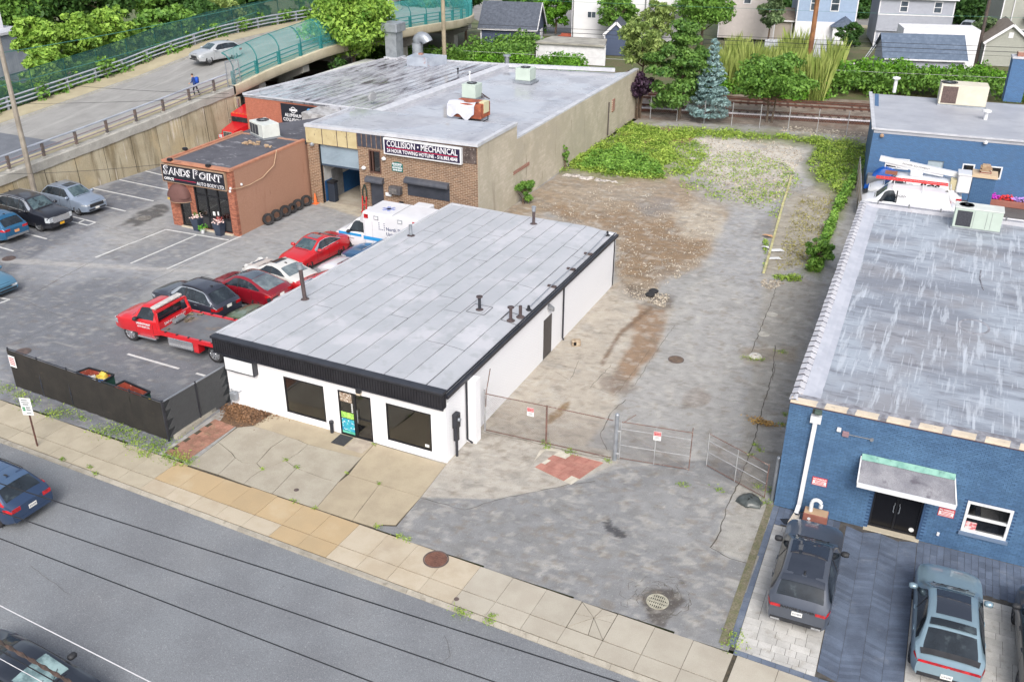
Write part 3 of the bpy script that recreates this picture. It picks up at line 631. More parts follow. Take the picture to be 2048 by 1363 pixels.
# roof: sheets lapped side by side, dark laps between them
RZ = lambda x, y: 3.335-.22*max(0, min(1, (x+1.6)/1.6))-.004*y
mb = MB(); mb.prism([(-11.15, .0), (.0, .0), (.0, 19.55), (-10.25, 19.55)], [2.9]*4, [3.3, 3.09, 3.0, 3.22]); mb.build('roof_deck', mat('roof_lap_dark', C(66, 66, 70), rough=.9), wb)
m_rf = mat('roof_sheet_grey', C(182, 185, 191), C(190, 192, 198), .5, rough=.5, rnd=.035, fine=(60, .05), layers=[(.35, .52, .62, C(202, 202, 208), .8), (1.3, .54, .70, C(164, 168, 172), .55), (26, .73, .77, C(120, 118, 116), .6), (2.5, .60, .78, C(178, 182, 180), .35)], spec=.45)
NS = 12; random.seed(11)
for i in range(NS):
    u0, u1 = i/NS, (i+1)/NS; ys = [.02]
    if i not in (0,):
        y = random.uniform(2.5, 9)
        while y < 18.2: ys.append(y); y += random.uniform(5.5, 9)
    ys.append(19.5)
    for a, b in zip(ys[:-1], ys[1:]):
        xa = lambda u, y: (-11.12*(1-y/19.55)-10.22*(y/19.55))*(1-u)-.02*u
        n = 6; L_ = []; Rr = []
        j = random.uniform(-.012, .012)
        rows = []
        for k in range(n+1):
            y = a+.012+(b-a-.024)*k/n; wv = random.uniform(-.012, .012)
            x0, x1 = xa(u0, y)+.014+wv, xa(u1, y)-.014+wv*.5
            rows.append([(x0, y, RZ(x0, y)-.02), (x0, y, RZ(x0, y)+.006), ((x0+x1)/2, y, RZ((x0+x1)/2, y)+.012), (x1, y, RZ(x1, y)+.016), (x1, y, RZ(x1, y)-.02)])
        MB().grid(rows).build('roof_sheet', m_rf, wb, fix=False)
mb = MB(); mb.beam((-11.17, -.02, 3.35), (-10.25, 19.5, 3.29), .16, .06); mb.beam((-10.3, 19.5, 3.29), (.02, 19.5, 3.08), .16, .06); mb.build('edge_trim', mat('edge_trim_pale', C(206, 208, 212), C(190, 192, 198), 2, rough=.5), wb)
gt = MB(); gt.beam((.075, -.02, 3.06), (.075, 19.56, 2.98), .14, .15); gt.build('gutter', m_blk, wb)
MB().beam((-.03, .02, 3.19), (-.03, 19.5, 3.11), .05, .05).build('gutter_rail', m_blk, wb)
for y, zt in ((11.9, 2.92), (2.02, 2.95)):
    yy = y if y > 5 else 1.66
    dp = MB().tube([(.06, yy, zt), (.06, yy, .16), (.12 if y > 5 else .3, yy, .05)], .045, 8); dp.build('downspout', m_blk, wb)
MB().box(-.02, .01, 9.60, 10.56, .02, 2.08).build('side_door', mat('door_brown_grey', C(86, 82, 82), C(78, 74, 74), 2, rough=.5), wb)
mb = MB(); mb.box(-.28, -.13, 9.5, 10.7, 0, .02); mb.build('sill', m_grey, wb)
mb = MB(); mb.prism([(0, 10.02), (.28, 10.06), (.28, 10.2), (0, 10.24)], [2.5, 2.42, 2.42, 2.5], [2.75, 2.6, 2.6, 2.75]); mb.build('wall_lamp', m_grey, wb)
mb = MB(); mb.bbox(-4.06, -3.84, -.16, -.002, 2.28, 2.52); mb.build('wall_lamp', m_blk, wb); MB().box(-4.04, -3.86, -.15, -.02, 2.20, 2.278).build('lamp_lens', mat('lens', C(214, 200, 176)), wb)
# blank sign box
sb = T('sign_box', 'blank white sign box with a black case under the left end of the black fascia', 'sign', (-9.9, -.02, 2.2))
MB().box(-.8, .8, -.26, 0, -.35, .35).build('case', m_blk, sb); MB().box(-.74, .74, -.275, -.262, -.29, .29).build('face', m_white, sb)
# meter, pipes, things on the roof
et = T('electric_meter', 'black meter box and conduit standing against the white shop corner', 'meter', (.12, .62, 0))
MB().bbox(-.1, .12, -.16, .16, 1.35, 2.02, .02).build('meter_case', m_blk, et); MB().box(-.08, .08, -.1, .1, .75, 1.35).build('riser_box', m_blk, et); MB().tube([(0, 0, 0), (0, 0, .75)], .06, 8).build('conduit', m_blk, et)
MB().lathe([(0, .2), (.07, .2), (.085, .12)], (0, 0, 1.75), 12, 'x').build('dial', m_galv, et)
gm = T('gas_meter', 'small grey gas meter with bent pipes at the foot of the white wall', 'meter', (-10.5, -.18, 0))
MB().bbox(-.16, .16, -.12, .12, .35, .72, .03).build('body', m_galv, gm); MB().tube([(-.2, 0, 0), (-.2, 0, .8), (-.08, 0, .85), (-.08, 0, .72)], .025, 6).build('pipe', m_galv, gm); MB().tube([(.08, 0, .72), (.08, 0, .8), (.3, 0, .8), (.3, .15, .78)], .025, 6).build('pipe', m_galv, gm)
tag(MB().lathe([(0, 0), (.075, 0), (.08, .45), (.1, .46), (.1, .56), (0, .56)], (0, 0, 0), 14).build('ash_bin', m_blk, None, 40, (-5.42, -.14, .02)), 'small black ash bin by the shop door', 'bin')
tag(MB().bbox(-.32, .32, -.36, .36, 0, .018, .006).build('door_mat', mat('mat_black', C(56, 56, 60), C(70, 70, 74), 30, rough=.95), None, False, (-4.70, -.46, .028)), 'dark door mat in front of the shop door', 'mat')
struct(sheet('step_slab', [(-4.3, -.95), (-3.4, -.95), (-3.4, -.05), (-4.3, -.05)], .032, mat('step_worn', C(190, 178, 162), C(172, 160, 146), 3, fine=(40, .15))))
def vent(label, x, y, h, r, m, cap=None, z=3.33, lean=0.0):
    t = T('vent_pipe', label, 'vent pipe', (x, y, z)); MB().lathe([(0, 0), (.26 if r > .08 else .2, .0), (.16, .03), (r, .06), (r, .06)], (0, 0, 0), 14).build('flashing', m_brown, t)
    MB().tube([(0, 0, .02), (lean, 0, h)], r, 10).build('pipe', m, t)
    if cap == 'flange': MB().lathe([(0, 0), (.15, 0), (.15, .05), (0, .06)], (lean, 0, h), 12).build('cap', m_brown, t)
    if cap == 'silver': MB().lathe([(r+.02, -.25), (r+.03, 0), (r+.06, .02), (0, .08)], (lean, 0, h), 12).build('cap', m_galv, t)
    return t
vent('tall leaning brown vent pipe near the left edge of the grey sheet roof', -9.9, 4.6, 1.75, .095, m_brown, 'silver', 3.31, -.1)
vent('tall brown vent pipe with silver cap by the back edge of the grey roof', -4.52, 18.5, 1.0, .085, m_brown, 'silver', 3.26)
vent('short silver vent pipe on the left roof edge in front of the ambulance', -9.75, 13.9, .62, .09, m_galv, None, 3.28)
vent('short black vent pipe with flanged top in a square roof patch', -2.11, 7.1, .62, .07, m_blk, 'flange', 3.31)
vent('flanged brown vent pipe, left one of the pair near the right eave', -.48, 6.95, .62, .07, m_brown, 'flange', 3.18)
vent('plain brown vent pipe, right one of the pair near the right eave', -.26, 7.5, .55, .075, m_brown, None, 3.16)
cd = T('roof_conduit', 'thin grey conduit carried on dark blocks along the right eave of the grey roof', 'conduit', (0, 0, 0))
cp = [(-.26, 8.4, 3.19), (-.29, 11.2, 3.2), (-.27, 13.6, 3.19), (-.24, 15.9, 3.18), (-.32, 19.0, 3.18)]
MB().tube([(x, y, z+.05) for x, y, z in cp], .022, 6).build('pipe', m_galv, cd)
for i, (x, y, z) in enumerate(cp):
    if i in (0, 4): MB().lathe([(.16, 0), (.08, .06), (.05, .22), (0, .24)], (x, y, z-.06), 10).build('pipe_boot', m_blk2, cd)
    else: MB().box(x-.22, x+.22, y-.06, y+.06, z-.06, z+.035).build('block', m_brown, cd)
sp = MB()
for x, y in ((-2.11, 7.1), (-.42, 7.2)):
    for a, b in (((-.5, -.45), (.5, -.45)), ((.5, -.45), (.5, .45)), ((.5, .45), (-.5, .45)), ((-.5, .45), (-.5, -.45))): sp.beam((x+a[0]*.9, y+a[1], RZ(x+a[0], y)+.022), (x+b[0]*.9, y+b[1], RZ(x+b[0], y)+.022), .02, .008)
sp.build('patch_edge', MATS['roof_lap_dark'], wb)

# ---- collision workshop (big building)
bk = ((.21, .07), C(152, 120, 96), C(122, 94, 76), C(196, 184, 164))
m_brk = mat('brown_brick', bk[1], rough=.85, fine=(9, .2), brick=(.34, .115, bk[3], 'x', bk[2]), bump=(1, .5), layers=[(.7, .60, .8, C(140, 112, 80), .5), (.5, .55, .75, C(112, 98, 88), .35, (1, 1, .4))])
m_cmu = mat('beige_block_wall', C(196, 187, 168), C(186, 177, 158), .5, rough=.85, fine=(14, .08), brick=(.42, .205, C(190, 180, 162), 'y', C(212, 202, 185)), bump=(1, .35), layers=[(.5, .52, .75, C(190, 182, 168), .6), (1.6, .62, .75, C(150, 140, 124), .55, (1, 1, .12)), (2.6, .66, .74, C(96, 88, 78), .45, (1, 1, .10)), (.3, .6, .8, C(218, 206, 184), .5)])
m_bpan = mat('beige_panel', C(204, 190, 150), C(190, 174, 134), 1, rough=.8, layers=[(3, .60, .72, C(104, 94, 82), .8, (1, 1, .3)), (8, .64, .72, C(80, 72, 66), .8, (1, 1, .4))])
m_wet = mat('wet_white_roof', C(170, 172, 181), C(184, 186, 194), .4, rough=.42, fine=(30, .07), spec=.5, rrough=(.16, .44, .56, .06), layers=[(.5, .52, .68, C(146, 148, 160), .65, (1, .35, 1)), (1.5, .62, .72, C(100, 96, 100), .7, (.35, 1.6, 1)), (3, .58, .68, C(120, 117, 122), .55, (.3, 2, 1)), (2, .6, .7, C(206, 208, 214), .6, (.4, 2, 1))])
m_rib = mat('streaked_white_roof', C(186, 188, 195), C(172, 174, 183), .5, rough=.55, fine=(30, .07), rrough=(.2, .5, .62, .12), layers=[(.55, .52, .62, C(100, 92, 100), .85, (2.6, .42, 1)), (1.1, .56, .66, C(70, 64, 72), .8, (2.4, .36, 1)), (3, .56, .66, C(120, 114, 120), .5, (2.4, .5, 1)), (.12, .48, .62, C(196, 198, 205), .55)])
m_cap = mat('white_coping', C(206, 208, 214), C(190, 192, 200), 1.5, rough=.5, layers=[(5, .66, .76, C(120, 116, 116), .5)])
cb = T('workshop_building', 'long brick workshop with a white roof, pale block side wall and half open roller door', 'workshop', (-10.9, 24.1, 0))
cb_inv = Matrix.Translation((10.9, -24.1, 0))
def CBp(mb, name, m, smooth=False, parent=None): mb.xf(cb_inv); return mb.build(name, m, parent or cb, smooth)
mb = MB(); wall_open(mb, -23.95, -10.9, 0, 5.38, 24.1, 24.45, [(-23.03, -19.83, 0, 4.18), (-18.98, -18.08, 2.77, 4.30), (-19.05, -18.0, 0, 2.15), (-16.1, -12.95, 1.62, 2.55)]); CBp(mb, 'front_wall', m_brk)
mb = MB(); mb.box(-23.95, -19.85, 24.05, 24.098, 4.22, 5.36); mb.build; CBp(mb, 'beige_panel', m_bpan)
mb = MB()
for x in (-22.6, -21.4, -20.6): mb.box(x-.02, x+.02, 24.03, 24.048, 4.22, 5.36)
CBp(mb, 'panel_batten', m_brown)
mb = MB()
for i in range(6):
    x0 = -19.80+i*.375; mb.m = 0; mb.box(x0, x0+.34, 24.06, 24.098, 4.45, 5.32)
CBp(mb, 'dark_panel', mat('panel_slate', C(76, 80, 92), C(64, 66, 78), 2))
mb = MB()
for i in range(7): x0 = -19.82+i*.375; mb.box(x0-.02, x0+.03, 24.03, 24.099, 4.42, 5.34)
CBp(mb, 'panel_mullion', mat('mullion_rusty', C(150, 122, 104), C(110, 90, 80), 5))
mb = MB(); mb.box(-17.55, -10.95, 24.06, 24.098, 5.05, 5.36); mb.box(-11.95, -10.95, 24.05, 24.098, 4.35, 5.34); CBp(mb, 'stained_board', mat('stained_board', C(104, 92, 88), C(70, 60, 58), 2, layers=[(6, .58, .7, C(190, 180, 172), .6)]))
# front block roof, coping and walls
mb = MB(); mb.prism([(-23.95, 24.45), (-10.9, 24.45), (-10.9, 29.9), (-23.95, 29.9)], [3.8]*4, [5.34, 5.45, 5.47, 5.30]); CBp(mb, 'front_roof', m_wet)
mb = MB(); mb.beam((-24.0, 24.22, 5.38), (-10.82, 24.22, 5.56), .42, .2); mb.beam((-10.98, 24.0, 5.565), (-10.98, 29.95, 5.58), .3, .2); mb.beam((-23.9, 24.2, 5.37), (-23.9, 29.9, 5.37), .2, .12); CBp(mb, 'coping', m_cap)
mb = MB(); mb.box(-10.95, -10.88, 24.12, 29.93, 0, 5.5); mb.prism([(-10.95, 29.93), (-10.88, 29.93), (-11.27, 57.2), (-11.34, 57.2)], 0, [4.52, 4.52, 4.3, 4.3]); CBp(mb, 'side_wall', m_cmu)
mb = MB(); mb.prism([(-11.2, 29.95), (-10.95, 29.95), (-11.34, 57.2), (-11.6, 57.2)], 0, [4.5, 4.5, 4.28, 4.28]); mb.box(-23.9, -11, 29.6, 29.9, 3.5, 5.2); mb.box(-23.95, -23.7, 24.45, 29.9, 0, 5.25); CBp(mb, 'inner_wall', MATS['room_wall'])
m_rbk = mat('red_brick_wall', C(186, 108, 84), rough=.85, fine=(8, .15), brick=(.22, .075, C(172, 122, 104), 'x', C(172, 96, 74)), bump=(1, .4), layers=[(9, .68, .73, C(100, 60, 46), .7)])
mb = MB(); wall_open(mb, -36.05, -28.7, 0, 4.55, 32.4, 32.7, [(-35.0, -30.5, 0, 2.55)]); CBp(mb, 'wing_wall', m_rbk)
mb = MB(); mb.box(-35.0, -30.5, 32.62, 32.68, 0, 2.55); CBp(mb, 'wing_door', mat('wing_door_grey', C(120, 122, 124), C(100, 102, 106), 2))
mb = MB(); mb.box(-28.7, -23.9, 29.95, 33.2, 0, 4.45); CBp(mb, 'link_wall', mat('link_render', C(196, 196, 198), C(150, 148, 148), 2))
mb = MB(); mb.prism([(-36.1, 32.35), (-28.7, 32.35), (-23.4, 31.0), (-22.3, 51.6), (-33.4, 50.2)], [4.4]*5, [4.62, 4.6, 4.72, 4.75, 4.7]); CBp(mb, 'rear_roof_left', m_rib)
mb = MB(); mb.prism([(-23.4, 29.95), (-11.2, 29.95), (-11.6, 57.0), (-13.0, 55.4), (-22.3, 52.2)], [3.9]*5, [4.42, 4.34, 4.15, 4.15, 4.40]); CBp(mb, 'rear_roof_right', m_wet)
mb = MB(); mb.prism([(-23.6, 31.0), (-23.05, 31.0), (-21.95, 52.0), (-22.5, 52.0)], 4.3, [4.80, 4.66, 4.68, 4.83]); mb.beam((-22.3, 52.1, 4.62), (-13.0, 55.5, 4.4), .35, .3); mb.beam((-36.1, 32.35, 4.62), (-33.4, 50.3, 4.72), .22, .14); mb.beam((-33.4, 50.25, 4.72), (-22.4, 51.7, 4.76), .25, .14); mb.beam((-11.1, 29.95, 4.56), (-11.5, 57.2, 4.33), .42, .14); mb.beam((-36.1, 32.34, 4.60), (-23.8, 32.0, 4.72), .12, .1); CBp(mb, 'roof_curb', m_cap)
mb = MB(); mb.box(-36.05, -23.5, 32.7, 50, 0, 4.4); mb.box(-23.5, -12, 30, 51.5, 0, 3.9); mb.prism([(-23.5, 51), (-12, 51), (-11.6, 57), (-13, 55.3), (-22.3, 52.1)], 0, 3.95); CBp(mb, 'core_wall', MATS['room_wall'])
for i in range(14):
    u = i/13; a = Vector((-35.6, 33.2, 4.63)).lerp(Vector((-24.2, 32.2, 4.73)), u); b = Vector((-33.2, 49.6, 4.72)).lerp(Vector((-22.8, 51.2, 4.76)), u)
    CBp(MB().beam(a, b, .07, .05), 'roof_seam', m_rib)
# exposed brick patches, conduit and vents of the side wall
mb = MB()
for k in range(2): mb.prism([(-10.875, 27.5), (-10.83, 27.5), (-10.85, 30.4), (-10.9, 30.4)], 2.42+k*.24, 2.62+k*.24)
pq = [G(1027, 345, -10.86, 0), G(1059, 325, -10.86, 0)]
CBp(MB().box(-10.9, -10.86, pq[0].y, pq[1].y, pq[0].z-.2, pq[0].z+.05), 'brick_patch', mat('brick_exposed', C(160, 92, 76), brick=(.22, .075, C(190, 176, 160), 'y', C(140, 80, 66))))
pq = G(1228, 205, -11.15, 0); CBp(MB().box(-11.25, -11.08, pq.y-.5, pq.y+.1, pq.z-.7, pq.z+.3), 'brick_patch', MATS['brick_exposed'])
pq = G(1215, 245, -11.1, 0); CBp(MB().tube([(-11.03, pq.y, .2), (-11.03, pq.y, 3.1)], .05, 6), 'wall_conduit', m_brown)
# openings of the front
mb = MB()
for k in range(16): mb.box(-23.0, -19.86, 24.30, 24.33+.01*(k % 2), 2.80+k*.088, 2.80+(k+1)*.088-.012)
CBp(mb, 'roller_door', mat('roller_blue_grey', C(158, 176, 190), C(146, 164, 178), 1, rough=.5))
CBp(MB().box(-23.0, -19.86, 24.28, 24.36, 2.68, 2.79), 'roller_bar', mat('bar_blue', C(60, 74, 92)))
mb = MB(); mb.box(-23.09, -23.0, 24.16, 24.34, 0, 4.15); CBp(mb, 'door_track', m_blk2)
mb = MB(); mb.box(-23.0, -19.4, 24.45, 29.5, .0, .02); CBp(mb, 'bay_floor', mat('bay_concrete', C(186, 178, 164), C(170, 160, 146), .8, rough=.6, layers=[(1.5, .55, .7, C(150, 140, 126), .5)]))
mb = MB(); mb.box(-23.2, -23.03, 24.46, 29.5, 1.5, 3.75); mb.box(-23.2, -19.4, 29.4, 29.5, 0, 3.75); mb.box(-19.5, -19.4, 24.46, 29.5, 0, 3.75); mb.box(-23.2, -19.4, 24.46, 29.5, 3.75, 3.8); CBp(mb, 'bay_wall', mat('bay_white', C(214, 214, 212), C(190, 190, 188), 1))
CBp(MB().box(-23.2, -23.02, 24.46, 29.5, 0, 1.5), 'bay_dado', mat('bay_blue', C(40, 96, 150), C(34, 84, 136), 2))
CBp(MB().box(-23.02, -22.98, 25.3, 26.6, 0, 2.1), 'inner_door', m_grey)
mb = MB()
random.seed(3)
for k in range(16): x = random.uniform(-22.3, -19.8); y = random.uniform(27.5, 29.2); h = random.uniform(.2, .9); mb.bbox(x, x+random.uniform(.2, .6), y, y+.4, 0, h, .02)
o = CBp(mb, 'workshop_clutter', mat('clutter', C(110, 92, 76), C(60, 66, 84), 2, layers=[(3, .6, .65, C(200, 196, 190), .8)])); o['kind'] = 'stuff'
f = frame_mb(MB(), -18.98, -18.08, 2.77, 4.30, 24.06, 24.3, .06); f.box(-18.75, -18.70, 24.08, 24.2, 2.8, 4.25); f = CBp(f, 'window', mat('window_dark_frame', C(96, 70, 62))); CBp(MB().box(-18.92, -18.14, 24.2, 24.21, 2.83, 4.24), 'pane', m_dglass, parent=f)
CBp(MB().box(-19.06, -17.99, 24.2, 24.3, 0, 2.15), 'shutter_door', mat('shutter_charcoal', C(66, 70, 80), C(58, 62, 72), 2, rough=.55, fine=(60, .1)))
for x0, x1, z in ((-19.25, -17.9, 2.15), (-16.2, -12.95, 2.5)):
    h = MB(); pr = [(0, 0), (-.34, 0), (-.36, .1), (-.30, .26), (-.14, .34), (0, .36)]
    h.grid([[(x, 24.1+a, z+b) for a, b in pr] for x in (x0, x1)]); h.add([(x0, 24.1+a, z+b) for a, b in pr], [tuple(range(6))]); h.add([(x1, 24.1+a, z+b) for a, b in pr], [tuple(range(6))])
    CBp(h, 'shutter_hood', mat('shutter_hood_grey', C(74, 78, 88), C(88, 90, 98), 2, rough=.5))
mb = MB()
for k in range(9): mb.box(-16.1, -12.95, 24.08, 24.12+.01*(k % 2), 1.60+k*.1, 1.60+(k+1)*.1-.01)
CBp(mb, 'window_shutter', MATS['shutter_charcoal'])
mb = MB(); mb.bbox(-17.38, -16.5, 23.72, 24.1, 1.58, 2.12, .03); CBp(mb, 'window_cooler', mat('cooler_dark', C(78, 76, 80), C(96, 94, 96), 3)); CBp(MB().box(-17.32, -16.75, 23.70, 23.718, 1.64, 2.02), 'cooler_grille', mat('cooler_grille', C(128, 124, 122), C(90, 88, 90), 12))
CBp(MB().bbox(-17.82, -17.36, 24.0, 24.1, 1.32, 1.55, .02), 'wall_box', m_white)
for x, z in ((-23.45, 4.05), (-17.75, 3.78), (-19.38, 2.95)): CBp(MB().lathe([(0, 0), (.14, .02), (.16, .12), (.05, .22), (0, .22)], (x, 23.98, z), 10), 'wall_lamp', m_white if z < 4 else m_galv)
cg = T('collision_sign', 'dark blue COLLISION MECHANICAL sign box on the brown brick workshop', 'sign', (-14.77, 24.06, 4.78)); m_navy = mat('sign_navy', C(38, 30, 62), C(44, 34, 68), 1, rough=.35); m_let = mat('sign_white', C(240, 240, 244), rough=.4); m_redl = mat('sign_red', C(206, 44, 84), rough=.4)
MB().box(-2.86, 2.86, -.22, 0, -.53, .53).build('case', m_white, cg); MB().box(-2.76, 2.76, -.235, -.222, -.44, .44).build('face', m_navy, cg)
text('COLLISION • MECHANICAL', 'lettering', .56, m_let, cg, face_y(0, -.24, .19), 5.2, bold=.006); MB().box(-2.6, 2.6, -.25, -.237, -.075, -.035).build('rule', m_redl, cg)
text('24 HOUR TOWING HOTLINE - 516.883.4848', 'lettering', .33, m_let, cg, face_y(0, -.24, -.25), 5.2, bold=.006)
rg = T('registration_sign', 'small green and white registered repair shop sign on the brown brick', 'sign', (-16.8, 24.08, 3.42))
pl = [(-.40, -.32), (.40, -.32), (.42, .2), (.25, .3), (0, .34), (-.25, .3), (-.42, .2)]
MB().add([(a, -.03, b) for a, b in pl]+[(a, 0, b) for a, b in pl], [tuple(range(7)), tuple(range(13, 6, -1))]+[(i, (i+1) % 7, 7+(i+1) % 7, 7+i) for i in range(7)]).build('plate', mat('sign_green', C(20, 110, 106)), rg)
text('REGISTERED', 'lettering', .15, m_let, rg, face_y(0, -.035, .18), .74, bold=.006); text('STATE OF NEW YORK', 'lettering', .07, m_let, rg, face_y(0, -.035, .06), .6, bold=.003); text('MOTOR VEHICLE', 'lettering', .13, m_let, rg, face_y(0, -.035, -.07), .76, bold=.006); text('REPAIR SHOP', 'lettering', .13, m_let, rg, face_y(0, -.035, -.22), .66, bold=.006)
wg = T('wing_sign', 'black ALUMINUM sign board on the red brick wing', 'sign', (-30.7, 32.36, 3.55))
MB().box(-1.75, 2.0, -.08, 0, -.75, .72).build('board', mat('sign_black', C(30, 32, 44)), wg)
text('ALUMINUM CERTIFIED', 'lettering', .36, m_let, wg, face_y(-1.42, -.085, -.14), 3.3, align='LEFT', bold=.006); text('COLLISION CENTER', 'lettering', .36, m_let, wg, face_y(-1.62, -.085, -.5), 3.1, align='LEFT', bold=.006)
MB().lathe([(0, -.01), (.20, -.01), (.20, 0), (0, 0)], (.95, -.09, .38), 16, 'y').build('badge', mat('badge_blue', C(70, 160, 226)), wg); MB().lathe([(.20, -.01), (.25, -.01), (.25, 0), (.20, 0)], (-.55, -.09, .30), 18, 'y').build('badge_ring', m_let, wg); MB().box(-.92, -.18, -.10, -.086, .22, .38).build('badge_bar', m_let, wg)

def rooftop_unit(label, x, y, z, w_, d_, h_, rz, m, fan=(.0, .0), grille='front', gm_=None):
    t = T('rooftop_unit', label, 'air conditioner', (x, y, z), rz)
    MB().box(-w_/2-.05, w_/2+.05, -d_/2-.05, d_/2+.05, 0, .1).build('base_frame', m_galv, t); MB().bbox(-w_/2, w_/2, -d_/2, d_/2, .11, h_, .02).build('casing', m, t)
    r_ = min(d_, w_)*.34; g_ = gm_ or mat('grille_dark', C(70, 72, 80), C(56, 58, 66), 20)
    f_ = MB().lathe([(0, .0), (r_*.9, .0), (r_, .02), (r_, .05), (r_*.93, .05), (r_*.93, .02)], (fan[0], fan[1], h_), 20).build('fan_guard', mat('fan_dark', C(60, 62, 70), C(40, 42, 50), 12), t)
    fb = MB()
    for k in range(4): a = k*math.pi/4; fb.beam((fan[0]-r_*.9*math.cos(a), fan[1]-r_*.9*math.sin(a), h_+.04), (fan[0]+r_*.9*math.cos(a), fan[1]+r_*.9*math.sin(a), h_+.04), .02, .012)
    fb.lathe([(0, .05), (.12, .05), (.12, .02)], (fan[0], fan[1], h_), 10); fb.build('fan_bar', m_galv, t)
    if grille: 
        for (a, b) in grille: MB().box(a, b, -d_/2-.012, -d_/2-.001, .2, h_-.12).build('grille', g_, t)
    return t
m_acg = mat('unit_pale_green', C(198, 212, 202), C(188, 202, 192), 1, rough=.5); m_acw = mat('unit_white', C(222, 226, 222), C(208, 212, 208), 1, rough=.5)
u = rooftop_unit('pale green rooftop unit in the middle of the wet white roof', -19.3, 39.6, 4.5, 1.2, 1.2, 1.15, .0, m_acg, grille=None)
for k in range(3): MB().tube([(.75+.1*k, .2, .0), (.75+.1*k, .2, .4-.1*k), (1.5, .1, .05)], .04, 6).build('pipe', m_brown, u)
u = rooftop_unit('pale green rooftop unit farthest back on the wet white roof', -18.2, 47.4, 4.5, 1.35, 1.25, 1.1, .0, m_acg, grille=None); MB().box(-.8, .9, -.9, .8, -.12, 0).build('curb', m_galv, u)
t = T('rooftop_unit', 'rusty rooftop unit under a pale tarpaulin at the front of the wet roof', 'air conditioner', (-16.6, 34.2, 4.42)); MB().bbox(-1.2, 1.2, -.8, .8, .15, 1.2, .04).build('casing', mat('unit_rust', C(176, 96, 66), C(140, 74, 56), 2, layers=[(5, .55, .7, C(206, 150, 110), .6)]), t)
mb = MB(); mb.grid([[(-1.45+2.2*u, -.95+.9*v, 1.24+.06*math.sin(7*u)+.05*math.sin(5*v)-.25*max(0, .4-v)*2.0) for u in np.linspace(0, 1, 12)] for v in np.linspace(0, 1, 8)]); mb.grid([[(-1.45+2.2*u, -.95-.05*v+.03*math.sin(9*u), 1.04+.06*math.sin(7*u)-.95*v*(.8+.2*math.sin(11*u))) for u in np.linspace(0, 1, 14)] for v in np.linspace(0, 1, 5)])
mb.build('tarpaulin', mat('tarp_pale', C(220, 222, 232), C(206, 208, 220), 2, rough=.5), t, 60, fix=False); MB().box(.85, 1.25, -.3, .5, .5, 1.3).build('control_box', mat('box_cream', C(214, 208, 170)), t); MB().tube([(1.2, .4, .2), (1.5, -.2, .1), (1.4, -.8, .05)], .04, 6).build('hose', m_blk2, t)
vt = T('exhaust_duct', 'tall square metal exhaust duct with a hooded top at the back of the white roof', 'duct', (-33.0, 50.3, 4.7)); MB().box(-.6, .6, -.6, .6, 0, 2.4).build('shaft', m_galv, vt); MB().bbox(-.85, .85, -.85, .85, 2.4, 3.2, .05).build('hood', m_galv, vt); MB().box(-.75, .75, -.75, .75, 0, .15).build('base', m_cap, vt)
gd = T('gooseneck_duct', 'curved gooseneck metal duct at the back of the white roof', 'duct', (-30.6, 50.5, 4.7)); pts = [(0, 0, 0), (0, 0, 1.5)]+[(.55-.55*math.cos(a), 0, 1.5+.55*math.sin(a)) for a in np.linspace(.3, 2.9, 7)]; MB().tube(pts, .5, 12).build('duct', m_galv, gd, 50); MB().box(-.7, .7, -.7, .7, 0, .15).build('base', m_cap, gd)
sk = T('skylight_curb', 'dented silver sheet metal box beside the gooseneck duct on the white roof', 'roof hatch', (-28.9, 48.6, 4.72), .1); MB().prism([(-1.2, -1.0), (.8, -1.0), (1.9, .9), (-1.2, .9)], 0, .8).build('box', mat('box_dented', C(196, 204, 216), C(176, 184, 198), 1.4, rough=.35, metal=.3, layers=[(2, .62, .7, C(170, 100, 84), .6)]), sk); MB().box(-.6, -.2, .2, .5, .8, .92).build('brick', MATS['brick_exposed'], sk)
sd = T('satellite_dish', 'small grey satellite dish on the front edge of the ribbed white roof', 'satellite dish', (-24.6, 33.5, 4.7)); MB().tube([(0, 0, 0), (0, 0, .5)], .025, 6).build('mast', m_galv, sd); MB().lathe([(0, .06), (.2, .05), (.34, 0), (.36, -.02), (.2, .02)], (0, 0, 0), 18, 'y').xf(Matrix.Translation((0, -.05, .62)) @ Matrix.Rotation(-.5, 4, 'X')).build('dish', m_grey, sd)
for lab, q, h, r_, m in [('slim black vent pipe on the ribbed white roof', (916, 153), .6, .06, m_blk2), ('white vent pipe with a round cap beside the roof ridge', (940, 178), 1.3, .06, m_white), ('stubby silver vent at the back end of the roof ridge', (1014, 128), .7, .22, m_galv)]:
    p = G(*q, 4.5); t = T('roof_vent', lab, 'vent pipe', p); MB().tube([(0, 0, 0), (0, 0, h)], r_, 8).build('pipe', m, t); MB().lathe([(0, 0), (r_*1.7, 0), (r_*1.7, .1), (0, .16)], (0, 0, h), 10).build('cap', m, t)
for lab, q in [('white downpipe rising beside the brick wing and ramp', (556, 165)), ('white post standing behind the ribbed roof by the big tree', (748, 120))]:
    p = G(*q); tag(MB().tube([(0, 0, 0), (0, 0, 6.4 if q[0] > 600 else 5.6)], .10, 8).build('white_post', m_white, None, False, (p.x, p.y, 0)), lab, 'post')

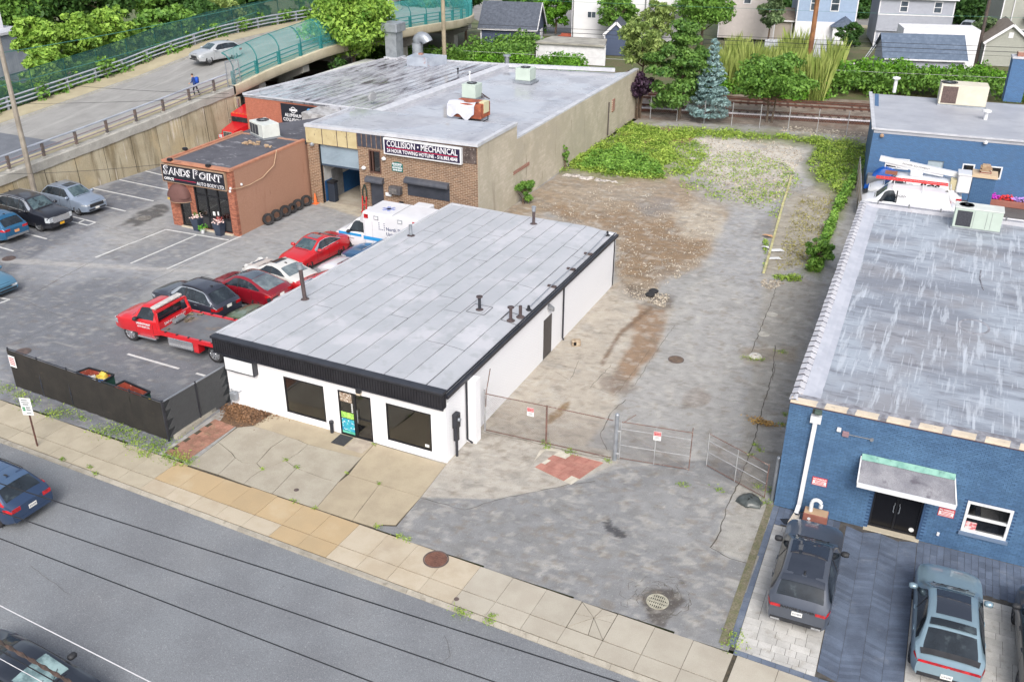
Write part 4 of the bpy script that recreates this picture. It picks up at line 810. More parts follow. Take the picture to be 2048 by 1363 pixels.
# ---- office with the shop sign
oa = .015; ob = T('office_building', 'small single storey brick office with a black sign band and brown awning', 'office', (-29.334, 16.327, 0), oa)
m_ob = mat('office_front_brick', C(202, 124, 96), rough=.85, fine=(10, .25), brick=(.21, .07, C(120, 96, 84), 'x', C(150, 84, 64)), bump=(1, .6)); m_os = mat('office_stucco', C(184, 142, 120), C(176, 134, 112), .6, rough=.9, fine=(18, .12), brick=(.4, .07, C(172, 130, 110), 'y', C(182, 140, 118)), bump=(1, .2), layers=[(.9, .62, .78, C(150, 106, 88), .5, (1, 1, .25)), (2, .68, .75, C(112, 82, 72), .6, (1, 1, .12))])
mb = MB(); wall_open(mb, 0, 5.32, 0, 4.28, 0, .25, [(.78, 1.66, 0, 2.35), (2.1, 4.82, .12, 3.1)]); mb.build('front_wall', m_ob, ob)
mb = MB(); mb.box(5.07, 5.32, .25, 7.72, 0, 4.28); mb.build('side_wall', m_os, ob); mb = MB(); mb.box(0, .25, .25, 7.72, 0, 4.28); mb.box(.25, 5.07, 7.5, 7.72, 0, 4.28); mb.build('back_wall', m_os, ob)
m_tar = mat('tar_roof', C(98, 98, 106), C(84, 84, 92), .8, rough=.8, fine=(20, .18), layers=[(.9, .58, .68, C(176, 176, 182), .6, (1, 2, 1)), (.5, .55, .7, C(70, 70, 78), .5), (3.5, .66, .72, C(200, 200, 204), .5)])
mb = MB(); mb.box(.05, 5.27, .05, 7.72, 4.0, 4.24); mb.prism([(-.1, 7.72), (5.32, 7.72), (5.0, 14.6), (3.6, 15.0), (.9, 11.3), (-.1, 9.7)], 4.0, 4.25); mb.build('roof', m_tar, ob)
mb = MB(); mb.beam((-.02, .0, 4.33), (5.36, .0, 4.33), .36, .14); mb.beam((5.22, 0, 4.32), (5.22, 7.75, 4.32), .25, .12); mb.beam((.0, 0, 4.32), (.0, 7.75, 4.32), .2, .1); mb.build('coping', mat('office_coping', C(196, 138, 110), C(180, 124, 100), 2), ob)
mb = MB(); mb.prism([(0, 7.75), (5.3, 7.75), (4.9, 14.5), (3.7, 14.8), (1.0, 11.3), (0, 9.7)], 0, 3.99); mb.build('rear_wall', m_os, ob)
MB().box(-.25, 5.45, 0.32, .3, 0, .05)
MB().box(.2, 5.2, .3, 6, .0, .06).build('office_floor', m_intf, ob); mb = MB(); mb.box(.25, 5.07, 4.5, 4.6, 0, 4.0); mb.box(2.1, 4.8, .9, .95, 1.9, 2.7); mb.build('office_partition', mat('partition', C(160, 158, 140), C(120, 118, 104), 1), ob)
d = frame_mb(MB(), .78, 1.66, .02, 2.35, .06, .16, .08).build('door', m_blk2, ob); MB().box(.86, 1.58, .1, .11, .1, 2.27).build('pane', m_glass, d); MB().box(.75, 1.7, -.14, .0, 0, .09).build('doorstep', mat('step_pale', C(200, 190, 170)), d)
wf = frame_mb(MB(), 2.1, 4.82, .12, 3.1, .04, .14, .08)
for x in (3.02, 3.92): wf.box(x-.05, x+.05, .04, .14, .2, 3.02)
for z in (.95, 2.35): wf.box(2.18, 4.74, .04, .14, z-.03, z+.03)
wf = wf.build('window', m_blk2, ob); 
for x0, x1 in ((2.18, 2.97), (3.07, 3.87), (3.97, 4.74)):
    MB().box(x0, x1, .1, .11, .2, .92).build('pane', mat('panel_charcoal', C(58, 58, 62)), wf); MB().box(x0, x1, .1, .11, .98, 2.32).build('pane', m_glass, wf); MB().box(x0, x1, .1, .11, 2.38, 3.02).build('pane', m_dglass, wf)
MB().box(2.1, 4.9, -.12, .0, 0, .10).build('sill', MATS['step_pale'], wf)
for x, z in ((3.35, 1.1), (3.72, 1.15)): MB().box(x, x+.18, .08, .09, z, z+.26).build('notice', m_stick, wf)
og = T('office_sign', 'wide black SANDS POINT sign band across the front of the brick office', 'sign', (-29.334, 16.327, 0), oa)
m_sb = mat('sign_black', (0, 0, 0)); m_tan = mat('sign_tan', C(168, 140, 116))
MB().box(-.12, 4.95, -.2, -.02, 2.98, 4.16).build('board', m_tan, og); MB().box(-.06, 4.89, -.215, -.203, 3.04, 4.10).build('face', m_sb, og)
m_purp = mat('letter_dark', C(40, 30, 54))
def outl(s, size, x, z, wd):
    text(s, 'lettering', size, m_let, og, face_y(x, -.222, z), wd, bold=.034, align='LEFT', shear=.12); text(s, 'lettering', size, m_purp, og, face_y(x+.045, -.235, z), wd-.09, bold=-.004, align='LEFT', shear=.12)
outl('S', .80, .05, 3.76, .42); outl('ANDS', .60, .50, 3.72, 1.82); outl('P', .80, 2.42, 3.76, .46); outl('OINT', .60, 2.92, 3.72, 1.85)
text('OFFICE', 'lettering', .25, m_let, og, face_y(.04, -.222, 3.22), .78, align='LEFT', bold=.006); MB().box(.86, 2.62, -.225, -.217, 3.235, 3.265).build('rule', m_redl, og); text('AUTO BODY LTD.', 'lettering', .32, m_let, og, face_y(2.66, -.222, 3.19), 2.2, align='LEFT')
aw = T('awning', 'brown domed awning over the office door', 'awning', (-29.334, 16.327, 0), oa); rows = []
for i in range(13):
    a = math.pi*i/12; rows.append([(1.0-.85*math.cos(a)*k2, -.02-.62*math.sin(b)*math.sin(a)**.5 if 0 < i < 12 else -.02, 2.12+.86*math.cos(b)*math.sin(a)) for b, k2 in ((0, 1), (.4, 1), (.8, 1), (1.2, 1), (1.57, 1))])
MB().grid(rows).build('dome', mat('awning_brown', C(110, 78, 74), C(98, 68, 64), 1, rough=.8), aw, 60); hp = [(.15+1.7*u, -.05-.6*math.sin(math.pi*u)**.6, 0) for u in np.linspace(0, 1, 13)]
MB().grid([[(x, y, 2.13) for x, y, _ in hp], [(x, y, 1.86) for x, y, _ in hp]]).build('valance', MATS['awning_brown'], aw); MB().grid([[(x, y-.005, 1.86) for x, y, _ in hp], [(x, y-.005, 1.82) for x, y, _ in hp]]).build('trim', m_tan, aw); MB().box(.3, .48, -.50, -.46, 1.92, 2.06).build('number_plate', mat('gold', C(200, 168, 90)), aw)
for k, (x, y) in enumerate(((.7, -.3), (3.75, -.3), (-.1, 2.0))):
    t = T('floodlight', ('black floodlight over the left end of the SANDS POINT sign', 'black floodlight over the right half of the SANDS POINT sign', 'black floodlight on the left roof edge of the brick office')[k], 'lamp', ob.matrix_basis @ Vector((x, y+.3, 4.38)), oa, 'floodlights on the office roof'); MB().tube([(0, .1, 0), (0, 0, .12), (0, -.12, .1)], .025, 6).build('arm', m_blk2, t); MB().bbox(-.16, .16, -.3, -.05, .02, .2, .04).build('head', m_blk2, t)
t = T('cable_light', 'white cable looping down the office side wall to two small lamps', 'cable', (0, 0, 0)); X = -23.96
c_ = [G(553, 300, X, 0), G(548, 330, X, 0), G(525, 355, X, 0), G(500, 369, X, 0), G(480, 376, X, 0), G(463, 378, X, 0)]; MB().tube([tuple(p) for p in c_], .022, 5).build('cable', mat('cable_cream', C(206, 176, 146)), t)
for q in ((484, 368), (462, 376), (461, 382)): p = G(*q, X, 0); MB().lathe([(0, 0), (.07, .02), (.06, .14), (0, .16)], (p.x, p.y-.05, p.z-.08), 8).build('lamp', m_white, t)
rooftop_unit('white rooftop unit with three dark grilles on the tar roof of the office', -27.35, 24.0, 4.27, 2.05, 1.25, 1.0, -.45, m_acw, fan=(-.4, .1), grille=[(-.95, -.6), (-.54, -.16), (-.1, .3)])
for k, q in enumerate(((503, 287), (535, 293))):
    p = G(*q, 4.27); t = T('brick_stack', ('larger heap of loose tan bricks on the office tar roof', 'few loose tan bricks near the right edge of the office tar roof')[k], 'brick pile', (p.x, p.y, 4.25)); b0 = None
    for i in range(11 if k == 0 else 3):
        pos = (random.uniform(-.55, .55) if k == 0 else (i-1)*.24, random.uniform(-.25, .25), .04+.08*(i % 2 if k == 0 else 0)); 
        if b0 is None: b0 = MB().box(-.14, .14, -.07, .07, -.04, .04).build('brick', mat('tan_brick', C(196, 170, 140), C(170, 140, 112), 5, rnd=.15), t); b0.location = pos
        else: share('brick', b0, t, pos, (0, 0, random.uniform(0, 3)))

# ---- blue brick building in front on the right
ba = BA; bb = T('blue_building', 'dark blue painted brick building with a pale flat roof and double door', 'building', (12.367, 2.845, 0), ba)
BL_, BD_ = 16.0, 23.8
m_bw = mat('blue_brick', C(86, 120, 156), C(76, 108, 144), .8, rough=.6, isl=.12, fine=(12, .10), layers=[(1.5, .62, .74, C(104, 138, 174), .4), (4, .68, .74, C(60, 84, 116), .5)]); m_bj = mat('blue_joint', C(56, 84, 120), rough=.8)
OPN = [(3.33, 4.98, 0, 2.05), (6.27, 7.69, .87, 2.13)]
mb = MB(); wall_open(mb, 0, BL_, 0, 4.55, .012, .3, OPN); mb.box(0, .3, .3, BD_, 0, 4.5); mb.box(.3, BL_, BD_-.3, BD_, 0, 4.5); mb.build('wall', m_bj, bb)
br = MB(); z = .01; row = 0
while z < 4.5:
    x = -.11*(row % 2)
    while x < 9.3:
        x0, x1 = max(x+.005, 0), x+.215
        if not any(x1 > o[0]-.005 and x0 < o[1]+.005 and z+.062 > o[2]-.005 and z < o[3]+.005 for o in OPN): 
            j = random.uniform(0, .004); br.add([(x0, .013, z), (x1, .013, z), (x1, .013, z+.062), (x0, .013, z+.062), (x0+.002, -j, z+.002), (x1-.002, -j, z+.002), (x1-.002, -j, z+.06), (x0+.002, -j, z+.06)], [(4, 5, 6, 7), (0, 1, 5, 4), (1, 2, 6, 5), (2, 3, 7, 6), (3, 0, 4, 7)])
        x += .22
    z += .07; row += 1
br.build('brick', m_bw, bb, fix=False)['kind'] = 'stuff'
m_br = mat('pale_felt_roof', C(160, 168, 180), C(172, 181, 193), .35, rough=.55, fine=(40, .08), layers=[(.22, .45, .62, C(140, 138, 142), .7), (.5, .48, .62, C(128, 134, 146), .75, (.35, 1.3, 1)), (1.8, .54, .66, C(112, 114, 124), .6, (.3, 1.6, 1)), (.9, .54, .64, C(196, 203, 213), .65, (3, .3, 1)), (1.6, .58, .66, C(206, 213, 223), .6, (5, .22, 1)), (2.6, .60, .68, C(200, 207, 217), .5, (.25, 4, 1)), (4, .60, .70, C(92, 94, 102), .5, (.4, 2.5, 1)), (3, .62, .70, C(100, 104, 114), .4, (3.5, .3, 1))])
mb = MB(); mb.box(.45, BL_, .3, BD_-.4, 4.2, 4.42); mb.build('roof', m_br, bb)
m_cop = mat('coping_white', C(206, 206, 212), C(190, 190, 198), 2, rough=.5, rnd=.05, layers=[(7, .62, .72, C(176, 150, 136), .5)])
mb = MB(); mb.grid([[(x, y, z+random.uniform(-.008, .008)) for x, z in ((.34, 4.56), (.50, 4.5), (.72, 4.44), (.95, 4.425))] for y in np.linspace(.05, BD_-.3, 60)]); mb.build('cant_strip', mat('cant_white', C(194, 197, 208), C(180, 184, 196), 1.2, rough=.5, layers=[(2, .6, .7, C(180, 182, 190), .5)]), bb, fix=False)
n = 48; cop = None
for i in range(n):
    y0 = i*(BD_-.05)/n; y1 = (i+1)*(BD_-.05)/n; lj = random.uniform(-.012, .012)
    cop = MB().grid([[(-.05+lj, y, 4.47), (-.045+lj, y, 4.56+e), (.15+lj, y, 4.63+e), (.34+lj, y, 4.57+e), (.35+lj, y, 4.5)] for y, e in ((y0+.012, 0), (y0+.09, .02), (y0+.1, 0), (y1-.02, -.006))])
    cop.m = 1; cop.grid([[(-.06, y, 4.46), (-.055, y, 4.575), (.15, y, 4.648), (.20, y, 4.64)] for y in (y0-.012, y0+.022)]); cop.build('coping_tile', [m_cop, mat('joint_tar', C(70, 60, 64), rough=.9)], bb, fix=False)
m_cst = mat('coping_stone', C(226, 212, 192), C(212, 198, 178), 2, rough=.7, rnd=.05, layers=[(6, .62, .7, C(150, 140, 128), .5)])
x = 0
while x < BL_: MB().box(x+.01, x+1.0, -.03, .28, 4.50, 4.60).build('coping_stone', m_cst, bb); x += 1.02
mb = MB()
for i in range(1, 14): x = i*1.02; mb.prism([(x-.13, -.034), (x+.15, -.034), (x+.2, .3), (x-.08, .3)], 4.5, 4.607)
mb.box(0, BL_, .24, .5, 4.40, 4.604); mb.build('tar_patch', mat('tar_patch', C(120, 120, 128), C(166, 168, 176), 3, rough=.8), bb); MB().box(-.01, BL_, -.02, .02, 4.455, 4.498).build('drip_edge', mat('drip_brown', C(92, 66, 70)), bb)
# downspout with leader head and splash block
dp = MB(); dp.beam((.96, -.11, 3.95), (.9, -.11, .35), .15, .11, (0, 1, 0)); dp.beam((.9, -.11, .36), (.87, -.35, .13), .15, .11); dp.build('downspout', m_white, bb)
MB().prism([(.78, -.2), (1.14, -.2), (1.14, -.002), (.78, -.002)], 3.95, 4.22).build('leader_head', m_white, bb); mb = MB(); mb.prism([(.80, -.02), (1.12, -.02), (1.12, .3), (.80, .3)], 4.22, 4.42); mb.build('scupper', mat('scupper_dark', C(70, 72, 66)), bb)
t = tag(MB().add([(.66, -.95, .02), (1.02, -.95, .02), (1.0, -.35, .06), (.78, -.35, .06), (.66, -.95, .09), (1.02, -.95, .09), (1.0, -.35, .16), (.78, -.35, .16), (.72, -.95, .05), (.96, -.95, .05), (.95, -.4, .1), (.83, -.4, .1)], [(0, 1, 2, 3), (0, 3, 7, 4), (1, 5, 6, 2), (4, 7, 11, 8), (5, 9, 10, 6), (8, 11, 10, 9), (0, 4, 8, 9, 5, 1), (3, 2, 6, 10, 11, 7)]).xf(bb.matrix_basis).build('splash_block', mat('splash_stone', C(206, 198, 186)), None), 'pale splash block under the white downspout', 'splash block')
struct(MB().prism([BW(.35, -.75)[:2], BW(.55, -1.0)[:2], BW(.95, -.95)[:2], BW(.8, -.7)[:2], BW(.6, -.62)[:2]], .006, .012).build('damp_patch', mat('damp', C(52, 54, 60), rough=.25)))
hb = T('heater_box', 'brown metal box with a white looped vent pipe by the blue wall', 'vent box', BW(1.55, -.62), ba); MB().bbox(-.42, .42, -.2, .25, 0, .58, .02).build('box', mat('box_brown', C(150, 96, 84), C(160, 106, 94), 2), hb); MB().box(-.40, .40, -.18, .23, .581, .59).build('lid', mat('lid_tan', C(190, 160, 130)), hb)
MB().tube([(-.2, 0, .59), (-.2, 0, .95)]+[(-.2+.16-.16*math.cos(a), 0, .95+.16*math.sin(a)) for a in np.linspace(.4, math.pi, 7)]+[(.12, 0, .82)], .07, 10).build('vent_pipe', m_white, hb, 50); MB().lathe([(0, -.01), (.06, -.01), (.06, 0)], (-.2, -.2, .38), 10, 'y').build('badge', m_white, hb)
# entrance: canopy, door, signs, window
cn = T('door_canopy', 'sloping grey felt canopy with a white rim over the double door', 'canopy', (12.367, 2.845, 0), ba); y0, y1 = -.02, -1.05
MB().prism([(2.72, y1), (5.82, y1), (5.66, y0), (2.68, y0)], [2.42, 2.42, 2.80, 2.80], [2.50, 2.50, 2.98, 2.98]).build('slab', mat('canopy_felt', C(150, 150, 156), C(126, 126, 134), 1.4, fine=(42, .30), layers=[(1.6, .55, .68, C(92, 88, 98), .8), (30, .62, .7, C(84, 80, 88), .5)]), cn)
MB().beam((2.70, y1-.02, 2.44), (5.84, y1-.02, 2.44), .05, .17).build('rim', m_white, cn); mb = MB(); mb.beam((2.70, y1, 2.46), (2.66, y0, 2.92), .04, .14); mb.beam((5.84, y1, 2.46), (5.68, y0, 2.92), .04, .14); mb.build('side_rim', m_white, cn)
mb = MB(); mb.grid([[(x, y, z+random.uniform(-.01, .01)) for x in np.linspace(2.68, 5.7, 16)] for y, z in ((-.03, 3.08), (-.06, 3.05), (-.2, 2.93))]); mb.build('flashing', mat('copper_green', C(140, 186, 172), C(112, 160, 150), 3, layers=[(6, .55, .7, C(90, 110, 108), .5)]), cn, fix=False)
dd = frame_mb(MB(), 3.33, 4.98, .04, 2.05, .16, .24, .07); dd.box(4.13, 4.18, .16, .24, .1, 2.0); dd = dd.build('double_door', m_blk2, bb); MB().box(3.40, 4.12, .2, .21, .11, 1.98).build('door_leaf', mat('door_black', C(22, 22, 26), rough=.25), dd); MB().box(4.19, 4.91, .2, .21, .11, 1.98).build('door_leaf', MATS['door_black'], dd)
for s in (-1, 1): x = 4.155+s*.08; MB().tube([(x, .2, .85), (x, .10, .87), (x+s*.02, .1, .9), (x+s*.02, .1, 1.16), (x, .1, 1.19), (x, .2, 1.21)], .014, 6).build('handle', m_galv, dd)
MB().lathe([(0, -.005), (.09, -.005), (.09, 0)], (4.78, .2, .25), 12, 'y').build('sticker', m_stick, dd); MB().box(3.2, 5.08, -.12, .14, 0, .05).build('doorstep', mat('step_pale', C(200, 190, 170)), dd)
wn = frame_mb(MB(), 6.27, 7.69, .88, 2.13, -.03, .1, .09); wn.box(6.36, 7.6, -.02, .08, 1.46, 1.54); wn = wn.build('window', m_white, bb); MB().box(6.34, 7.62, .05, .06, .95, 2.06).build('pane', m_dglass, wn); MB().box(6.22, 7.76, -.1, .0, .76, .875).build('sill', mat('sill_blue_grey', C(110, 130, 156)), wn); MB().box(6.4, 7.5, .6, .7, .5, 2.3).build('blind', m_int, wn); MB().box(6.38, 6.72, .03, .045, .98, 1.28).build('notice', mat('notice_red', C(206, 90, 96), C(232, 220, 220), 9), wn)
def nopark(x, z, lab):
    t = T('no_parking_sign', lab, 'sign', BW(x, -.012, z), ba, 'NO PARKING signs'); MB().box(-.26, .26, -.012, 0, -.17, .17).build('plate', mat('sign_plate_red', C(206, 50, 60)), t); MB().box(-.235, .235, -.016, -.0125, -.145, .04).build('panel', m_stick, t)
    text('NO PARKING', 'lettering', .1, m_stick, t, face_y(0, -.016, .10), .46, .002, bold=.003)
    for k, wd in enumerate((.34, .3, .42)): MB().box(-wd/2, wd/2, -.019, -.0165, .0-k*.055-.015, .0-k*.055+.012).build('small_print', mat('sign_plate_red', (0, 0, 0)), t)
nopark(1.45, 1.5, 'red and white NO PARKING sign beside the white downspout'); nopark(5.71, 1.45, 'red and white NO PARKING sign to the right of the canopy')
MB().bbox(1.70, 1.84, -.1, -.002, 3.76, 3.9, .01).build('camera', m_white, bb); MB().bbox(1.9, 2.12, -.08, -.002, 3.6, 3.8, .01).build('junction_box', mat('box_mauve', C(150, 122, 130)), bb); mb = MB(); mb.tube([(2.12, -.03, 3.7), (2.85, -.03, 3.7)], .015, 6); mb.lathe([(0, -.05), (.06, -.05), (.07, 0)], (2.88, -.03, 3.7), 10, 'y'); mb.build('lamp_conduit', m_grey, bb); MB().bbox(.88, 1.12, -.3, -.03, 4.36, 4.46, .02).build('floodlight', mat('lamp_green', C(80, 96, 88)), bb); MB().bbox(5.58, 5.67, -.05, -.002, .44, .58, .01).build('outlet', m_white, bb)
u = T('rooftop_unit', 'large pale green rooftop unit at the back edge of the blue building roof', 'air conditioner', BW(5.85, 22.0, 4.44), ba); MB().box(-1.2, 1.2, -.5, .6, 0, .1).build('base_frame', m_galv, u); MB().bbox(-1.13, 1.13, -.48, .55, .1, 1.12, .02).build('casing', m_acg, u); MB().bbox(-1.16, 1.16, -.5, .57, 1.10, 1.16, .02).build('lid', m_acw, u)
MB().box(-1.0, -.28, -.495, -.481, .18, 1.0).build('grille', mat('grille_dark', C(70, 72, 80), C(56, 58, 66), 20), u)
for x in (-.2, .4, .62): MB().box(x, x+.015, -.49, -.481, .15, 1.05).build('seam', m_grey, u)
MB().lathe([(0, .0), (.36, .0), (.36, .03), (.33, .03)], (-.62, .05, 1.16), 22).build('fan_guard', mat('fan_dark', C(60, 62, 70), C(40, 42, 50), 12), u); MB().lathe([(0, .035), (.09, .035), (.09, .0)], (-.62, .05, 1.17), 10).build('fan_hub', m_blk2, u)
t = T('roof_drain_pipe', 'thin white pipe on brackets along the back parapet of the pale roof', 'pipe', BW(.5, 23.45, 4.5), ba); MB().tube([(0, 0, .2), (14, 0, .2)], .05, 6).build('pipe', m_cop, t)
for x in np.arange(.4, 14, 1.6): MB().box(x-.04, x+.04, -.06, .06, -.05, .28).build('bracket', m_grey, t)
MB().box(.3, BL_, BD_-.5, BD_-.02, 4.3, 4.6).build('rear_parapet', m_cop, bb)
t = T('chimney_stack', 'blue brick chimney stack with loose bricks on top behind the pale roof', 'chimney', BW(5.9, 25.0), ba); m_bwb = mat('blue_brick_chimney', C(74, 108, 146), rough=.7, brick=(.21, .075, C(56, 88, 122), 'x', C(66, 100, 140)), bump=(1, .5)); MB().box(-.55, .55, -.4, .5, 0, 6.4).build('stack', m_bwb, t); MB().box(-.62, .62, -.48, .58, 6.4, 6.56).build('cap', mat('cap_sand', C(206, 184, 156)), t)
for i in range(6): MB().box(-.3+.08*(i % 2), .28-.06*(i % 3), -.25, .2, 6.57+.075*i, 6.57+.075*(i+1)-.01).build('brick', mat('tan_brick', (0, 0, 0)) if i > 1 else MATS['brick_exposed'], t)
t = T('drain_scupper', 'thin streaky seam line and round patch left on the pale roof', 'roof patch', BW(5.9, 9.4, 4.422), ba); MB().lathe([(.52, 0), (.6, .01), (.62, 0)], (0, 0, 0), 24).xf(Matrix.Diagonal((1, 1.2, 1, 1))).build('ring', MATS['tar_patch'], t); MB().tube([(.35, 4.2, .005), (.2, 5.5, .01), (.25, 6.6, .005)], .03, 5).build('seam', MATS['tar_patch'], t)

# ---- second blue building at the back right
rb_ = R(5.3); b2 = T('rear_blue_building', 'blue painted building with a flat white roof beside the railway', 'building', (10.62, 43.75, 0), rb_)
B2 = lambda x, y, z=0.0: b2.matrix_basis @ Vector((x, y, z))
OP2 = [(1.15, 2.75, 1.75, 2.52), (3.95, 4.98, .2, 2.6), (6.2, 7.0, 1.75, 2.6), (8.0, 8.75, 1.72, 2.6)]
m_bw2 = mat('blue_brick_far', C(84, 124, 168), rough=.7, brick=(.21, .075, C(66, 100, 142), 'x', C(80, 112, 150)), bump=(1, .4), layers=[(.6, .55, .7, C(80, 108, 142), .4)])
mb = MB(); wall_open(mb, 0, 16, 0, 4.45, 0, .3, OP2); mb.prism([(0, .3), (.3, .3), (.15, 11.8), (-.15, 11.8)], 0, 4.45); mb.box(-.1, 16, 11.7, 12, 0, 4.2); mb.box(.4, 15.8, 1.2, 11.6, 0, 4.0); mb.build('wall', m_bw2, b2)
mb = MB(); mb.prism([(.02, -.04), (16, -.04), (16, 12.3), (-.5, 12.0)], 4.2, [4.5, 4.5, 4.38, 4.42]); mb.build('roof', mat('white_roof', C(182, 185, 193), C(168, 171, 181), .4, rough=.5, fine=(30, .05), layers=[(.7, .55, .72, C(150, 153, 163), .6, (.5, 1.6, 1)), (3, .60, .70, C(140, 138, 142), .4, (.4, 1.5, 1))]), b2)
mb = MB(); mb.beam((-.02, -.05, 4.5), (-.5, 12.1, 4.47), .25, .16); mb.beam((0, -.05, 4.5), (16, -.05, 4.5), .16, .12); mb.build('coping', m_cap, b2)
for i, o in enumerate(OP2):
    if i == 1: MB().box(o[0], o[1], .1, .2, o[2], o[3]).build('door', mat('door_pale', C(176, 190, 198), C(166, 180, 188), 2), b2); continue
    f = frame_mb(MB(), *o, -.03, .1, .09); 
    if i == 0: f.box((o[0]+o[1])/2-.05, (o[0]+o[1])/2+.05, -.03, .1, o[2], o[3])
    f = f.build('window', m_white, b2); MB().box(o[0]+.08, o[1]-.08, .05, .06, o[2]+.08, o[3]-.08).build('pane', m_dglass, f)
for x, z in ((7.3, 4.3), (.6, 4.15)): MB().lathe([(0, .0), (.13, .02), (.15, .14), (.05, .24), (0, .24)], (x, -.1, z-.2), 10).build('wall_lamp', m_white if x > 1 else m_tan, b2)
p = G(1921, 208, 4.45); u = rooftop_unit('cream rooftop unit on the white roof of the rear blue building', p.x, p.y, 4.42, 3.4, 1.8, 1.6, rb_, mat('unit_cream', C(222, 216, 200), C(210, 204, 188), 1), fan=(-1.1, 0), grille=[(-1.55, -.45)], gm_=mat('grille_brown', C(110, 92, 88), C(90, 76, 74), 10))
for lab, q, h in (('white capped vent at the far left corner of the rear white roof', (1788, 185), 1.1), ('squat mushroom vent on the rear white roof', (1970, 240), .6)):
    p = G(*q, 4.42); t = T('roof_vent', lab, 'vent pipe', p); MB().tube([(0, 0, 0), (0, 0, h)], .14, 10).build('pipe', m_white, t); MB().lathe([(0, .2), (.3, .12), (.32, .0), (0, .0)], (0, 0, h), 12).build('cap', m_white, t)
p = G(2010, 200, 4.42); t = T('rear_chimney', 'square blue chimney on the rear white roof at the right edge of view', 'chimney', p, rb_); MB().box(-.2, 1.1, -.6, .6, 0, 3.3).build('stack', m_bw2, t); MB().box(-.26, 1.16, -.66, .66, 3.3, 3.45).build('cap', m_cap, t); MB().box(.1, .8, -.4, .4, 3.45, 3.75).build('flue', MATS['brick_exposed'], t)
# ================================================================= VEHICLES
m_tyre = mat('tyre_rubber', C(44, 44, 47), C(54, 54, 56), 8, rough=.85); m_rim = mat('alloy', C(178, 180, 184), C(140, 142, 148), 6, rough=.3, metal=.7); m_rimd = mat('alloy_dark', C(60, 62, 68), rough=.35, metal=.5)
m_clad = mat('body_plastic', C(42, 43, 47), C(52, 53, 57), 4, rough=.6); m_well = mat('wheel_well', C(18, 18, 20), rough=.95); m_seam = mat('panel_gap', C(24, 24, 28), rough=.8)
m_cgl = mat('car_glass', C(60, 78, 86), C(96, 114, 118), 1.3, rough=.06, spec=.7, layers=[(2.6, .55, .65, C(30, 38, 44), .8)]); m_cgd = mat('car_glass_dark', C(30, 37, 44), C(46, 54, 62), 1.2, rough=.06, spec=.6, layers=[(2.4, .56, .66, C(90, 102, 106), .35)])
m_chr = mat('chrome', C(226, 228, 232), rough=.15, metal=.85); m_lamp = mat('headlamp', C(216, 222, 228), C(150, 156, 164), 9, rough=.1, coat=1.0); m_tail = mat('taillamp', C(206, 22, 34), C(150, 12, 24), 6, rough=.12, coat=1.0)
m_plate = mat('plate_white', C(232, 232, 228)); m_gold = mat('plate_gold', C(226, 170, 40)); m_ptxt = mat('plate_ink', C(30, 40, 90))
def paint(name, rgb, dark=.88, metal=.25, rough=.32): return mat('paint_'+name, C(*rgb), tuple(q*dark for q in C(*rgb)), .7, rough=rough, metal=metal, coat=.8, spec=.5)
SUV = dict(L=4.7, W=1.92, H=1.68, hf=.95, hc=1.13, xc=1.2, xrf=2.0, xrr=3.85, xgb=4.5, dz=1.08, td=.02, rt=.37, fo=.92, ro=.95, zl=.24, tb=.36)
SEDAN = dict(L=4.75, W=1.85, H=1.44, hf=.76, hc=.99, xc=1.35, xrf=2.15, xrr=3.15, xgb=4.05, dz=1.05, td=.04, rt=.33, fo=.9, ro=1.05, zl=.18, tb=.40)
VAN = dict(L=5.7, W=2.0, H=2.08, hf=1.0, hc=1.22, xc=.95, xrf=1.65, xrr=5.45, xgb=5.66, dz=1.2, td=.0, rt=.37, fo=.9, ro=1.2, zl=.3, tb=.20)
def smooth(y, k):
    p = np.pad(y, (k, k), 'edge'); c = np.ones(2*k+1)/(2*k+1); return np.convolve(p, c, 'valid')
